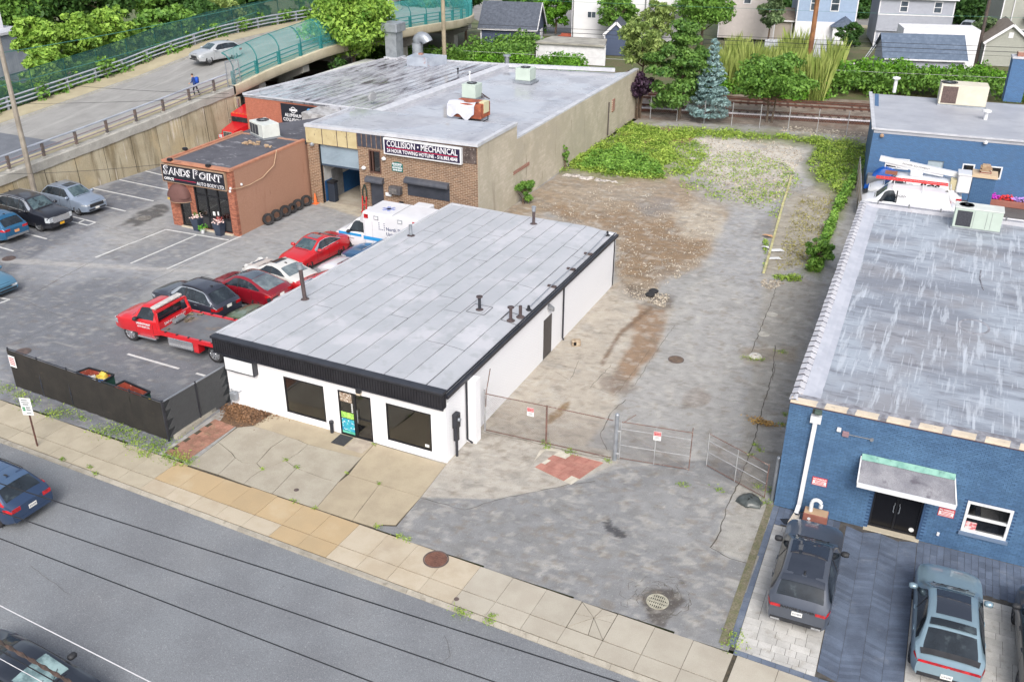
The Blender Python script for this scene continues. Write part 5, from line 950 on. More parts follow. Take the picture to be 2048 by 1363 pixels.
class Body:
    def __init__(b, s):
        b.s = s; b.d = np.linspace(0, s['L'], 400); L = s['L']; H = s['H']; k = 9
        z = np.interp(b.d, [0, .05, .2, s['xc']*.5, s['xc'], s['xrf'], (s['xrf']+s['xrr'])/2, s['xrr'], s['xgb'], L-.10, L], [s['hf']-.16, s['hf']-.07, s['hf'], s['hf']*.35+s['hc']*.65, s['hc'], H-.05, H, H-.06, s['dz'], s['dz']-s['td']-.03, s['dz']-s['td']-.14])
        b.z = smooth(smooth(z, k), k); bl = np.interp(b.d, [0, s['xc'], s['xgb'], L], [s['hf']-.02, s['hc']-.08, s['dz']-.0, s['dz']])
        b.zb_ = np.minimum(b.z-.06, bl)
        pl = 1-.17*np.clip(1-b.d/.75, 0, 1)**2.2-.13*np.clip(1-(L-b.d)/.65, 0, 1)**2.2; b.pl = pl
        e = np.clip(1-b.d/.5, 0, 1)**2*.10+np.clip(1-(L-b.d)/.6, 0, 1)**2*.16; b.zl_ = s['zl']+e
    def I(b, a, d): return float(np.interp(d, b.d, a))
    def ring(b, d):
        s = b.s; w = s['W']/2*b.I(b.pl, d); zt = b.I(b.z, d); zb = b.I(b.zb_, d); zl = b.I(b.zl_, d); yb = w*.955
        yr = max(yb-.05-s['tb']*max(0, zt-.05-zb)-.02, .2); zm = min(.62, zb-.16); zk = max(zb-.10, zm+.03)
        return [(0, zl), (w*.5, zl), (w*.86, zl), (w*.955, zl+.05), (w*.99, (zl+zm)/2+.04), (w, zm), (w*.99, zk), (w*.975, zb-.03), (yb, zb)]+[(yb+(yr-yb)*t, zb+(zt-.045-zb)*t) for t in (.15, .5, .85)]+[(yr, zt-.045), (yr*.92, zt-.008), (yr*.6, zt+.012), (0, zt+.02)]
    def top(b, d, s_, off=.008):
        r_ = b.ring(d); yr = r_[12][0]; zt = b.I(b.z, d); sl = (b.I(b.z, d+.05)-b.I(b.z, d-.05))/.1; n = math.hypot(1, sl)
        return (b.s['L']/2-d+off*sl/n, yr*s_, zt+.02-.02*abs(s_)**2-.045*abs(s_)**6+off/n)
    def win(b, d, t, sd, off=.008):
        r_ = b.ring(d); y = r_[8][0]+(r_[12][0]-r_[8][0])*t; z = r_[8][1]+(r_[12][1]-r_[8][1])*t
        return (b.s['L']/2-d, sd*(y+off*.9), z+off*.35)
    def side(b, d, z, sd, off=.006):
        r_ = b.ring(d)[3:9]; zs = [q[1] for q in r_]; return (b.s['L']/2-d, sd*(float(np.interp(z, zs, [q[0] for q in r_]))+off), z)
    def patch(b, f, a0, a1, b0, b1, na, nb): return [[f(a0+(a1-a0)*i/na, b0+(b1-b0)*j/nb) for j in range(nb+1)] for i in range(na+1)]
def wheel(par, x, y, r, wd, m, n=5, out=1):
    h = wd/2; w_ = MB().lathe([(r*.62, -h), (r*.9, -h), (r, -h*.7), (r, h*.7), (r*.9, h), (r*.62, h)], (0, 0, 0), 22, 'y').build('wheel', m_tyre, par, 35, (x, y, r))
    rb = MB().lathe([(0, h*.35), (r*.60, h*.25), (r*.66, h*.98), (r*.62, h*1.02), (r*.57, h*.6)], (0, 0, 0), 22, 'y')
    for k in range(n):
        a = 2*math.pi*k/n; rb.beam((r*.1*math.cos(a), h*.72, r*.1*math.sin(a)), (r*.58*math.cos(a), h*.8, r*.58*math.sin(a)), r*.2, .03, (0, 1, 0))
    rb.lathe([(0, h*.95), (r*.14, h*.9), (r*.14, h*.6)], (0, 0, 0), 10, 'y')
    if out < 0: rb.xf(Matrix.Scale(-1, 4, (0, 1, 0)))
    rb.build('rim', m, w_, 35); return w_
def car(name, label, cat, base, pm, x, y, deg, group=None, z=0.0, **o):
    s = dict(base); s.update({k: v for k, v in o.items() if k in SUV}); b = Body(s); L, W, H = s['L'], s['W'], s['H']; hL = L/2
    t = T(name, label, cat, (x, y, z), R(deg), group)
    mb = MB(); ds = sorted({0, .03, .09, .16, *np.linspace(.25, L-.25, 44), L-.16, L-.08, L-.03, L}); n = 0; rows = []
    for d in ds:
        h = b.ring(d)
        rg = [(hL-d, q[0], q[1]) for q in h]+[(hL-d, -q[0], q[1]) for q in h[-2:0:-1]]
        rows.append(rg)
    m_ = len(rows[0]); mb.v = [q for r_ in rows for q in r_]
    for i in range(len(rows)-1):
        for j in range(m_):
            k = (j+1) % m_; mb.f.append((i*m_+j, i*m_+k, (i+1)*m_+k, (i+1)*m_+j)); zc = (rows[i][j][2]+rows[i][k][2])/2; mb.mi.append(1 if zc < s['zl']+o.get('clad', .09) else 0)
    mb.f += [tuple(range(m_)), tuple(range((len(rows)-1)*m_+m_-1, (len(rows)-1)*m_-1, -1))]; mb.mi += [0, 0]
    body = mb.build('body', [pm, m_clad, m_well], t, False)
    axs = [s['fo'], L-s['ro']] if not o.get('cab') else [s['fo']]
    cut = MB()
    for d in axs:
        for sd in (-1, 1): cut.lathe([(0, -.3), (s['rt']+.06, -.3), (s['rt']+.06, .2), (0, .2)], (hL-d, sd*(W/2-.02), s['rt']+.01), 24, 'y')
    co_ = cut.build('cutter', m_well); md = body.modifiers.new('arch', 'BOOLEAN'); md.object = co_; md.operation = 'DIFFERENCE'; md.solver = 'EXACT'
    try: md.material_mode = 'TRANSFER'
    except Exception: pass
    bpy.context.view_layer.update(); me = bpy.data.meshes.new_from_object(body.evaluated_get(bpy.context.evaluated_depsgraph_get())); body.modifiers.clear(); body.data = me; bpy.data.objects.remove(co_)
    me.polygons.foreach_set('use_smooth', [True]*len(me.polygons)); me.set_sharp_from_angle(angle=R(38))
    gm_ = o.get('glass', m_cgl); sgm = o.get('sglass', m_cgd)
    P = lambda nm, grid, m: MB().grid(grid).build(nm, m, t, 60, fix=True)
    g0 = s['xc']+.06; P('windshield', b.patch(lambda d, q: b.top(d, q), g0, s['xrf']-.02, -.93, .93, 8, 10), gm_)
    if not o.get('cab') and not o.get('noback'): P('rear_window', b.patch(lambda d, q: b.top(d, q), s['xrr']+o.get('rw0', .06), s['xgb']-.05, -.86, .86, 6, 8), o.get('rglass', sgm))
    wa, wb_ = s['xc']+.30, o.get('winb', s['xgb']-.28)
    for sd in (-1, 1):
        if o.get('chrome'): P('window_trim', b.patch(lambda d, q: b.win(d, q, sd, .006), wa-.07, wb_+.06, .02, .99, 24, 4), m_chr)
        f_ = lambda u, q: b.win(wa+(wb_-wa)*u, q*min(1, .25+3.2*u, .55+2.6*(1-u)), sd, .012)
        P('side_window', b.patch(f_, 0, 1, .07, .93, 24, 3), sgm)
        for dp in o.get('pillars', [s['xc']+1.28]): P('pillar', b.patch(lambda d, q: b.win(d, q, sd, .016), dp-.04, dp+.04, .03, .96, 1, 3), o.get('pillar_mat', m_clad))
        ds_ = o.get('doors', [(s['xc']+.28, s['xc']+1.28), (s['xc']+1.30, min(s['xc']+2.25, L-s['ro']-.02))])
        for (d0, d1) in ds_:
            zb0 = lambda d: b.I(b.zb_, d)-.015
            P('door_gap', b.patch(lambda d, q: b.side(d, .34+(zb0(d)-.34)*q, sd, .0015), d0-.012, d1+.012, 0, 1, 5, 6), m_seam)
            dr = MB().grid(b.patch(lambda d, q: b.side(d, .355+(zb0(d)-.355)*q, sd, .005), d0, d1, 0, 1, 5, 6)).build('door', pm, t, 60)
            q = b.side(d1-.16, b.I(b.zb_, d1-.16)-.12, sd, .012); MB().bbox(q[0]-.1, q[0]+.1, q[1]-.015, q[1]+.015, q[2]-.015, q[2]+.015, .006).build('handle', m_chr if o.get('chrome') else pm, dr)
        q = b.side(s['xc']+.38, b.I(b.zb_, s['xc']+.38)-.02, sd, .02)
        mm = MB(); mm.bbox(q[0]-.10, q[0]+.10, q[1]-.02 if sd > 0 else q[1]-.24, q[1]+.24 if sd > 0 else q[1]+.02, q[2]+.02, q[2]+.2, .05); mm.build('mirror', o.get('mirror_mat', pm), t, 60)
        hz = s['hf']; zz = o.get('hz', (hz-.30, hz-.17))
        mb = MB().grid(b.patch(lambda d, q: b.side(d, zz[0]+(min(zz[1], b.I(b.zb_, d)-.01)-zz[0])*q, sd, .008), .0, o.get('hl', .42), 0, 1, 5, 2)); y1 = W/2*.83*.97; y0 = y1-.36
        mb.box(hL-.01, hL+.006, min(sd*y0, sd*y1), max(sd*y0, sd*y1), zz[0]+.01, zz[1]); mb.build('headlight', m_lamp, t)
        tz = o.get('tz', (s['dz']-.30, s['dz']-.14)); mb = MB().grid(b.patch(lambda d, q: b.side(d, tz[0]+(min(tz[1], b.I(b.zb_, d)-.005)-tz[0])*q, sd, .008), L-.34, L-.0, 0, 1, 5, 2)); y1 = W/2*.87*.97; y0 = y1-o.get('tw', .36)
        mb.box(-hL-.006, -hL+.01, min(sd*y0, sd*y1), max(sd*y0, sd*y1), tz[0], tz[1])
        if o.get('tall_tail'): mb.grid(b.patch(lambda d, q: b.win(d, q, sd, .012), s['xgb']-.30, s['xgb']-.02, .0, .9, 4, 4))
        if not o.get('cab'): mb.build('taillight', m_tail, t)
        for d in axs:
            ww = o.get('tyw', .23); wheel(t, hL-d, sd*(W/2-ww/2-.005), s['rt'], ww, o.get('rim', m_rim), o.get('spokes', 5), sd)
    gz = o.get('gz', (.50, s['hf']-.20)); gw = o.get('gw', .42); gr = MB().box(hL-.01, hL+.012, -gw, gw, *gz).build('grille', o.get('grille_mat', m_clad), t)
    for k in range(o.get('gbars', 0)): zz = gz[0]+(gz[1]-gz[0])*(k+.5)/o['gbars']; MB().box(hL+.012, hL+.02, -gw, gw, zz-.018, zz+.018).build('grille_bar', m_chr, gr)
    MB().box(hL-.02, hL+.01, -W*.36, W*.36, s['zl']+.13, s['zl']+.24).build('lower_intake', m_clad, t)
    if not o.get('cab'):
        MB().box(-hL-.012, -hL+.02, -W*.40, W*.40, s['zl']+.17, s['zl']+.30).build('rear_bumper', o.get('bump_mat', m_clad), t)
        pz = o.get('pz', s['dz']-.40); pl = MB().box(-hL-.018, -hL-.004, -.16, .16, pz, pz+.16).build('rear_plate', o.get('rplate', m_plate), t)
        if o.get('ptext'): text(o['ptext'], 'lettering', .10, m_ptxt, pl, Matrix.Translation((-hL-.02, 0, pz+.08)) @ Matrix.Rotation(R(-90), 4, 'Z') @ Matrix.Rotation(R(90), 4, 'X'), .26, .002)
        if o.get('tbar'): MB().box(-hL-.012, -hL+.01, -W*.40, W*.40, tz[0]+.03, tz[0]+.09).build('light_bar', o['tbar'], t)
    if o.get('fplate'): MB().box(hL+.012, hL+.024, -.16, .16, .42, .56).build('front_plate', o['fplate'], t)
    for sr in o.get('sunroof', []): P('sunroof', b.patch(lambda d, q: b.top(d, q, .012), sr[0], sr[1], -sr[2], sr[2], 6, 6), sr[3] if len(sr) > 3 else m_cgd)
    if o.get('roof_mat'): P('roof_panel', b.patch(lambda d, q: b.top(d, q, .007), s['xrf']-.04, s['xrr']+.04, -.93, .93, 10, 8), o['roof_mat'])
    if o.get('rails'):
        for sd in (-1, 1): MB().tube([b.top(d, sd*.97, o2) for d, o2 in ((s['xrf']+.1, .0), (s['xrf']+.2, .05), ((s['xrf']+s['xrr'])/2, .06), (s['xrr']-.2, .05), (s['xrr']-.1, .0))], .02, 6).build('roof_rail', o['rails'], t)
    if o.get('fin', True) and not o.get('cab'):
        q = b.top(s['xrr']-.18, 0); MB().add([(q[0]+.12, -.03, q[2]), (q[0]+.12, .03, q[2]), (q[0]-.1, .03, q[2]), (q[0]-.1, -.03, q[2]), (q[0]-.08, 0, q[2]+.07), (q[0]+.0, 0, q[2]+.06)], [(0, 1, 5), (1, 2, 4, 5), (2, 3, 4), (3, 0, 5, 4), (3, 2, 1, 0)]).build('antenna_fin', m_clad, t)
    if o.get('spoiler'): MB().grid(b.patch(lambda d, q: b.top(d, q, .03), s['xrr']-.02, s['xrr']+.17, -.9, .9, 3, 6)).build('spoiler', o.get('roof_mat', pm), t, 60)
    wl = MB()
    for sg in (-.5, .12): q0, q1 = b.top(s['xc']+.04, sg, .02), b.top(s['xc']+.24, sg+.45, .022); wl.tube([q0, q1], .010, 4)
    wl.build('wiper', m_clad, t)
    if o.get('bonnet', True):   # shut lines of the bonnet
        P('bonnet_gap', b.patch(lambda d, q: b.top(d, q, .0015), .10, s['xc']-.0, -.90, .90, 6, 6), m_seam); P('bonnet', b.patch(lambda d, q: b.top(d, q, .006), .115, s['xc']-.04, -.885, .885, 8, 8), o.get('bonnet_mat', pm))
    return t, b
g_row = 'damaged cars parked in rows beside the white shop'
t, b = car('parked_car', 'charcoal grey luxury SUV with black roof seen from behind on the pale pavers', 'car', SUV, paint('charcoal', (84, 90, 102)), 14.17, -1.16, 92, L=4.8, W=1.95, H=1.66, hf=.97, hc=1.14, xc=1.35, xrf=2.1, xrr=3.95, xgb=4.55, dz=1.12, roof_mat=mat('roof_black_gloss', C(58, 64, 76), C(50, 56, 68), 1, rough=.22), spoiler=1, tz=(.93, 1.03), tw=.30, pz=.74, ptext='81F-9878', sunroof=[(2.2, 2.95, .86, mat('sunroof_glass', C(48, 54, 66), rough=.06, coat=.6))], rim=m_rimd, mirror_mat=m_clad, glass=mat('car_glass_teal', C(60, 84, 92), C(36, 52, 60), 1.2, rough=.08, spec=.6))
text('RANGE ROVER', 'lettering', .12, m_clad, t, Matrix.Translation((-2.415, 0, 1.0)) @ Matrix.Rotation(R(-90), 4, 'Z') @ Matrix.Rotation(R(90), 4, 'X'), 1.05, .004, bold=.004)
for sd in (-1, 1): MB().box(-2.42, -2.40, sd*.62-.14, sd*.62+.14, .42, .48).build('exhaust', m_chr, t)
m_rs = paint('ice_silver', (150, 176, 190), metal=.4)
t, b = car('parked_car', 'silver blue sporty SUV with long glass roof parked by the dark chevron pavers', 'car', SUV, m_rs, 18.5, -1.62, 92.6, L=4.82, W=1.98, H=1.62, hf=.90, hc=1.08, xc=1.35, xrf=2.15, xrr=3.55, xgb=4.5, dz=1.06, rw0=.28, sunroof=[(2.2, 3.35, .70, mat('sunroof_glass', (0, 0, 0)))], tz=(.90, .98), tw=.8, tbar=m_tail, pz=.50, ptext='LLP-6342', chrome=0, winb=4.05, rim=m_rimd, spoiler=0, fin=False)
MB().grid(b.patch(lambda d, q: b.top(d, q, .05), 3.55, 3.75, -.86, .86, 3, 6)).build('roof_spoiler', m_cgd, t, 60); MB().grid(b.patch(lambda d, q: b.top(d, q, .03), 4.42, 4.60, -.95, .95, 3, 6)).build('tail_spoiler', m_clad, t, 60)
car('parked_car', 'black SUV cut off by the right edge of the picture', 'car', SUV, paint('black', (46, 50, 58)), 21.45, -1.5, 92, L=4.9, W=1.98, rim=m_rimd, mirror_mat=m_clad)
car('driving_car', 'dark navy SUV with tall red tail lamps on the street at the left edge', 'car', SUV, paint('navy', (52, 74, 108)), -14.25, -9.5, 178.5, z=-.11, L=4.8, W=1.92, H=1.66, roof_mat=paint('navy_roof', (86, 112, 146)), sunroof=[(2.15, 3.3, .72, mat('sunroof_navy', C(76, 100, 132), rough=.08, coat=.6))], rails=m_clad, tall_tail=1, tz=(.82, .98), tw=.34, pz=.66, spoiler=1, bump_mat=paint('navy', (0, 0, 0)), ptext='KYZ 4179')
car('driving_car', 'black sedan cut off by the lower left corner, under the bundled cables', 'car', SEDAN, paint('black_blue', (44, 50, 62)), -5.2, -15.45, -2, z=-.11, L=4.9, W=1.88, H=1.45, roof_mat=paint('black_blue', (0, 0, 0)), glass=mat('car_glass_pale', C(150, 176, 178), C(90, 112, 116), 2.2, rough=.05, coat=.6), mirror_mat=m_clad)
car('parked_car', 'black full size SUV with a big chrome grille and gold plate by the ramp wall', 'car', SUV, paint('deep_black', (38, 40, 50)), -37.75, 12.62, -3, L=5.4, W=2.05, H=1.90, hf=1.12, hc=1.26, xc=1.45, xrf=2.2, xrr=4.8, xgb=5.3, dz=1.25, rt=.41, hz=(.70, 1.02), hl=.3, gz=(.62, 1.0), gw=.62, gbars=5, grille_mat=m_chr, fplate=m_gold, chrome=1, rails=m_chr, fo=1.0, ro=1.2, winb=4.95, pillars=[2.75, 3.9])
car('parked_car', 'silver blue compact SUV parked nose out against the concrete ramp wall', 'car', SUV, paint('steel_blue', (150, 164, 184)), -37.7, 15.82, -3, L=4.65, W=1.87, H=1.68, gz=(.58, .80), gw=.55, fplate=m_plate, sunroof=[(2.15, 2.75, .62)], rails=m_grey, hz=(.72, .82))
car('parked_car', 'blue SUV with an orange plate seen from behind at the left edge of the lot', 'car', SUV, paint('teal_blue', (40, 104, 146)), -38.1, 9.85, 177.5, L=4.6, W=1.88, H=1.68, rplate=mat('plate_orange', C(226, 160, 110)), bump_mat=m_grey, spoiler=1, tz=(.86, 1.0))
car('parked_car', 'pale blue car peeking in at the left edge below the drain', 'car', SEDAN, paint('pale_teal', (90, 140, 170)), -31.8, 3.75, -3)
car('parked_car', 'black SUV with a white plate, parked behind the red tow truck', 'car', SUV, paint('black_metal', (60, 64, 78)), -18.8, 6.75, 175, g_row, L=4.9, W=1.95, H=1.74, hf=.98, xc=1.4, xrf=2.2, xrr=3.95, xgb=4.75, chrome=1, rails=m_clad, tz=(.82, .98), spoiler=1, pz=.82)
t, b = car('parked_car', 'dark red electric hatchback with glass roof and a crushed rear corner', 'car', SEDAN, paint('dark_red', (156, 26, 44)), -17.3, 9.2, 176, g_row, L=4.75, W=1.92, H=1.56, hf=.82, hc=1.06, xc=1.2, xrf=2.1, xrr=3.2, xgb=4.45, dz=1.14, glass=m_cgd, roof_mat=mat('roof_glass', C(92, 104, 116), C(70, 80, 92), 1, rough=.07, coat=.7), rglass=mat('roof_glass_rear', C(130, 142, 146), C(90, 100, 108), 1.5, rough=.08, coat=.6), winb=4.0, fin=False, rim=m_rimd)
MB().prism([(-2.42, .35), (-2.2, .55), (-2.18, .95), (-2.36, .9)], .35, .86).build('crumpled_panel', m_clad, t)
t, b = car('parked_car', 'white wrecked coupe with a crumpled nose and black sunroof between the red cars', 'car', SEDAN, paint('white_pearl', (226, 224, 220), metal=0), -17.05, 11.55, 170, g_row, L=4.75, W=1.86, H=1.42, sunroof=[(2.2, 2.65, .6)], rglass=mat('roof_glass_rear', (0, 0, 0)), tz=(.80, .95), bonnet=False, rim=m_rimd)
random.seed(5); q = [[(2.35-i*.15+random.uniform(-.06, .06), -.8+j*.2+random.uniform(-.05, .05), .74+.02*i+random.uniform(-.09, .10)) for j in range(9)] for i in range(8)]; MB().grid(q).build('crumpled_bonnet', paint('white_pearl', (0, 0, 0)), t, fix=True); MB().bbox(1.2, 1.9, -.5, .4, .72, .92, .05).build('engine_block', mat('engine', C(90, 96, 110), C(50, 54, 62), 5), t)
car('parked_car', 'bright red sedan with chrome window trim parked clear of the others', 'car', SEDAN, paint('bright_red', (210, 34, 42), .94, metal=.05), -17.42, 15.35, -95, 'cars parked in rows beside the white shop', L=4.8, W=1.86, H=1.46, chrome=1, sunroof=[(2.25, 2.85, .62, mat('sunroof_grey', C(120, 110, 116), rough=.1, coat=.6))], gbars=0, gw=.36, rim=m_rimd)
car('parked_car', 'red hatchback half hidden by the leaning brown vent pipe on the roof edge', 'car', SEDAN, paint('scarlet', (206, 40, 48), metal=.05), -13.75, 11.0, 172, g_row, chrome=1, L=4.5, H=1.5)
car('parked_car', 'olive green car with a cracked windshield beside the flatbed deck', 'car', SEDAN, paint('olive', (120, 138, 112)), -13.75, 6.35, 172, g_row, H=1.52, glass=mat('cracked_glass', C(170, 184, 180), C(60, 72, 74), 7, rough=.2, layers=[(16, .52, .58, C(226, 232, 230), .8)]), chrome=1, L=4.6)
car('parked_car', 'white car with a torn front and dark sunroof behind the olive green car', 'car', SEDAN, paint('white_plain', (230, 230, 234), metal=0), -12.95, 8.75, 172, g_row, L=4.4, sunroof=[(2.2, 2.9, .6)], bonnet=True)
car('parked_car', 'white car half hidden by the roof next to the blue car', 'car', SEDAN, paint('white_cool', (234, 232, 238), metal=0), -13.35, 13.75, 174, g_row, L=4.6)
car('parked_car', 'blue car in front of the ambulance, mostly behind the roof edge', 'car', SEDAN, paint('mid_blue', (70, 110, 150)), -13.35, 16.3, 178, g_row, L=4.6, H=1.5)
car('driving_car', 'silver hatchback driving down the concrete ramp', 'car', SUV, paint('silver', (200, 204, 208)), -45.3, 40.0, -104, z=5.15, L=4.5, H=1.6, W=1.85)
for lab, x, y, dg, c_ in (('white pickup style SUV parked on the far street right of the grey house', 14.9, 121.5, 80, (222, 226, 230)), ('teal car parked on the far street beside the grey house', 19.6, 119, 80, (70, 130, 140))): car('parked_car', lab, 'car', SUV, paint('far%d' % c_[0], c_), x, y, dg, H=1.85)

# ---- red flatbed tow truck
m_red = paint('truck_red', (218, 32, 42), .94, metal=.05)
t, b = car('tow_truck', 'red flatbed tow truck with an empty steel deck parked along the white shop', 'truck', SUV, m_red, -16.6, 3.62, 181.2, L=2.85, W=2.02, H=2.05, hf=1.22, hc=1.38, xc=1.25, xrf=1.8, xrr=2.72, xgb=2.83, dz=1.38, rt=.45, fo=1.05, ro=1.0, zl=.5, cab=1, doors=[(1.5, 2.55)], pillars=[], winb=2.6, gz=(.78, 1.1), gw=.5, hz=(.85, 1.1), hl=.3, glass=m_cgd, mirror_mat=m_clad, spokes=8, rim=m_chr, tyw=.28, clad=.02)
for ch in list(t.children): ch.location.x += 2.325
TT = lambda mb, nm, m, par=None, sm=False: mb.build(nm, m, par or t, sm)
TT(MB().box(.885, .90, -.80, .80, 1.38, 1.86), 'cab_rear_window', m_cgd)
for s_, tx, sz, wd, z in ((1, 'SANDS POINT', .17, .9, 1.16), (1, 'AUTO BODY LTD.', .12, .8, 1.0)): text(tx, 'lettering', sz, m_let, t, Matrix.Translation((1.72, 1.035, z)) @ Matrix.Rotation(R(180), 4, 'Z') @ Matrix.Rotation(R(90), 4, 'X'), wd, .003, bold=.003)
for s_ in (-1, 1): TT(MB().box(-4.3, 1.0, s_*.36-.06, s_*.36+.06, .62, .86), 'chassis_rail', m_blk2)
TT(MB().box(-4.45, .72, -1.2, 1.2, 1.02, 1.10), 'deck', mat('deck_steel', C(120, 122, 126), C(104, 104, 108), 1.2, rough=.5, layers=[(1.0, .52, .68, C(150, 130, 110), .7), (5, .62, .7, C(90, 88, 88), .5)]))
pk0 = None
for s_ in (-1, 1):
    TT(MB().box(-4.45, .75, s_*1.26-.06, s_*1.26+.06, .96, 1.16), 'deck_rail', m_red)
    for k in range(7):
        if pk0 is None: pk0 = TT(MB().box(-.05, .05, -.065, .065, 0, .015), 'stake_pocket', m_blk2); pk0.location = (-4.1, s_*1.26, 1.161)
        else: share('stake_pocket', pk0, t, (-4.1+k*.7, s_*1.26, 1.161))
    TT(MB().bbox(-1.5, .0, s_*1.1-.22, s_*1.1+.22, .48, .95, .03), 'tool_box', m_chr if s_ > 0 else m_grey); TT(MB().box(-1.85, -1.55, s_*1.1-.2, s_*1.1+.2, .45, .95), 'marker_box', m_red); TT(MB().bbox(.95, 2.1, s_*1.0-.12, s_*1.0+.16, .46, .54, .02), 'running_board', m_chr)
    for d_ in (0, .30): wheel(t, -2.62, s_*(.98-d_), .45, .26, m_chr, 8, s_)
hr = MB()
for y in (-1.15, 1.15): hr.beam((.62, y, 1.1), (.80, y*.9, 1.95), .1, .12)
hr.beam((.80, -1.04, 1.95), (.80, 1.04, 1.95), .12, .1); hr.beam((.66, -1.15, 1.25), (.66, 1.15, 1.25), .1, .3); TT(hr, 'headache_rack', m_red); TT(MB().bbox(.85, 1.15, -.95, .95, 2.04, 2.16, .03), 'light_bar', mat('bar_pale', C(214, 210, 206), C(190, 186, 182), 4, rough=.3))
text('SANDS POINT', 'lettering', .2, m_let, t, Matrix.Translation((.60, 0, 1.26)) @ Matrix.Rotation(R(-90), 4, 'Z') @ Matrix.Rotation(R(90), 4, 'X'), 1.5, .003)
wn_ = MB(); wn_.lathe([(0, -.35), (.12, -.35), (.12, .35), (0, .35)], (.38, 0, 1.26), 12, 'y'); TT(wn_, 'winch', m_grey); random.seed(9)
for k in range(9): x = random.uniform(.0, .5); y = random.uniform(-1.0, 1.0); TT(MB().tube([(x, y, 1.14), (x+random.uniform(-.3, .2), y+random.uniform(-.3, .3), 1.18), (x+random.uniform(-.2, .2), y+random.uniform(-.3, .3), 1.13)], .035, 5), 'chain', mat('chain_strap', C(150, 140, 110), C(90, 84, 76), 8))
TT(MB().tube([(-4.4, 1.2, .9), (-4.55, 1.25, .6), (-4.25, 1.22, .5)], .03, 5), 'strap', m_let)

# ---- ambulance
m_amw = mat('ambulance_white', C(234, 234, 238), C(226, 226, 230), 1, rough=.35, coat=.4); m_ambl = mat('stripe_blue', C(40, 150, 214))
t, b = car('ambulance', 'white hospital ambulance with a blue stripe waiting in front of the workshop', 'ambulance', VAN, m_amw, -14.6, 18.55, 180, L=2.9, W=2.0, H=2.05, hf=1.05, hc=1.25, xc=.85, xrf=1.6, xrr=2.6, xgb=2.86, dz=1.25, cab=1, doors=[(1.3, 2.35)], pillars=[], winb=2.3, rt=.40, fo=.95, zl=.32, mirror_mat=m_clad, rim=m_chr, spokes=8, bonnet=True)
for ch in list(t.children): ch.location.x += 1.55
AA = lambda mb, nm, m: mb.build(nm, m, t)
AA(MB().bbox(-3.4, .62, -1.17, 1.17, .45, 2.72, .05), 'box_body', m_amw); AA(MB().prism([(.58, -1.1), (.58, 1.1), (1.0, .9), (1.0, -.9)], [1.95]*4, [2.68, 2.68, 2.1, 2.1]), 'cab_fairing', m_amw)
AA(MB().box(-3.4, .62, 1.171, 1.18, .98, 1.20), 'stripe', m_ambl); AA(MB().box(.9, 2.55, 1.0, 1.012, 1.0, 1.16), 'stripe', m_ambl)
for x in (.35, -3.0): AA(MB().box(x-.14, x+.14, 1.171, 1.2, 2.35, 2.6), 'warning_light', m_tail)
for x in (-.35, -2.0): f = AA(MB().bbox(x-.16, x+.16, 1.171, 1.2, 2.34, 2.58, .02), 'scene_light', m_galv); MB().box(x-.12, x+.12, 1.2, 1.205, 2.38, 2.54).build('lens', m_amw, f)
AA(MB().box(-.05, -.04, 1.171, 1.175, .5, 2.2).box(.5, .51, 1.171, 1.175, .5, 2.2).box(-1.7, -1.69, 1.171, 1.175, .5, 2.0).box(-1.7, -.9, 1.171, 1.175, 1.30, 1.31), 'door_line', m_grey)
AM = lambda x, z: Matrix.Translation((x, 1.176, z)) @ Matrix.Rotation(R(180), 4, 'Z') @ Matrix.Rotation(R(90), 4, 'X')
m_ink = mat('ink_navy', C(50, 64, 110)); text('North Shore', 'lettering', .30, m_ink, t, AM(-1.0, 1.86), 1.45, .003, 'LEFT', bold=.004); text('University Hospital', 'lettering', .30, m_ink, t, AM(-1.0, 1.55), 2.3, .003, 'LEFT', bold=.004); text('Emergency Medical', 'lettering', .13, m_ink, t, Matrix.Translation((1.85, 1.006, .82)) @ Matrix.Rotation(R(180), 4, 'Z') @ Matrix.Rotation(R(90), 4, 'X'), .8, .003); text('Service', 'lettering', .13, m_ink, t, Matrix.Translation((1.85, 1.006, .66)) @ Matrix.Rotation(R(180), 4, 'Z') @ Matrix.Rotation(R(90), 4, 'X'), .4, .003)
dm = MB()
for i in range(4):
    for j in range(4):
        if i == 0 or j in (0, 3): dm.box(-.92+j*.12, -.86+j*.12, 1.171, 1.176, 1.75+i*.13, 1.81+i*.13)
AA(dm, 'logo_dots', m_ink); sl_ = MB()
for k in range(3): a = k*math.pi/3; sl_.beam((-.6-.42*math.cos(a), .1-.42*math.sin(a), 2.725), (-.6+.42*math.cos(a), .1+.42*math.sin(a), 2.725), .2, .006)
AA(sl_, 'roof_star', mat('star_blue', C(150, 160, 206))); AA(MB().box(-1.45, -1.43, -1.1, 1.1, 2.721, 2.735), 'roof_seam', m_grey); AA(MB().bbox(-2.6, -1.5, -1.9, -1.15, 1.95, 2.7, .05), 'side_compartment', m_amw)
for s_ in (-1, 1): wheel(t, -2.2, s_*.98, .40, .26, m_chr, 8, s_)

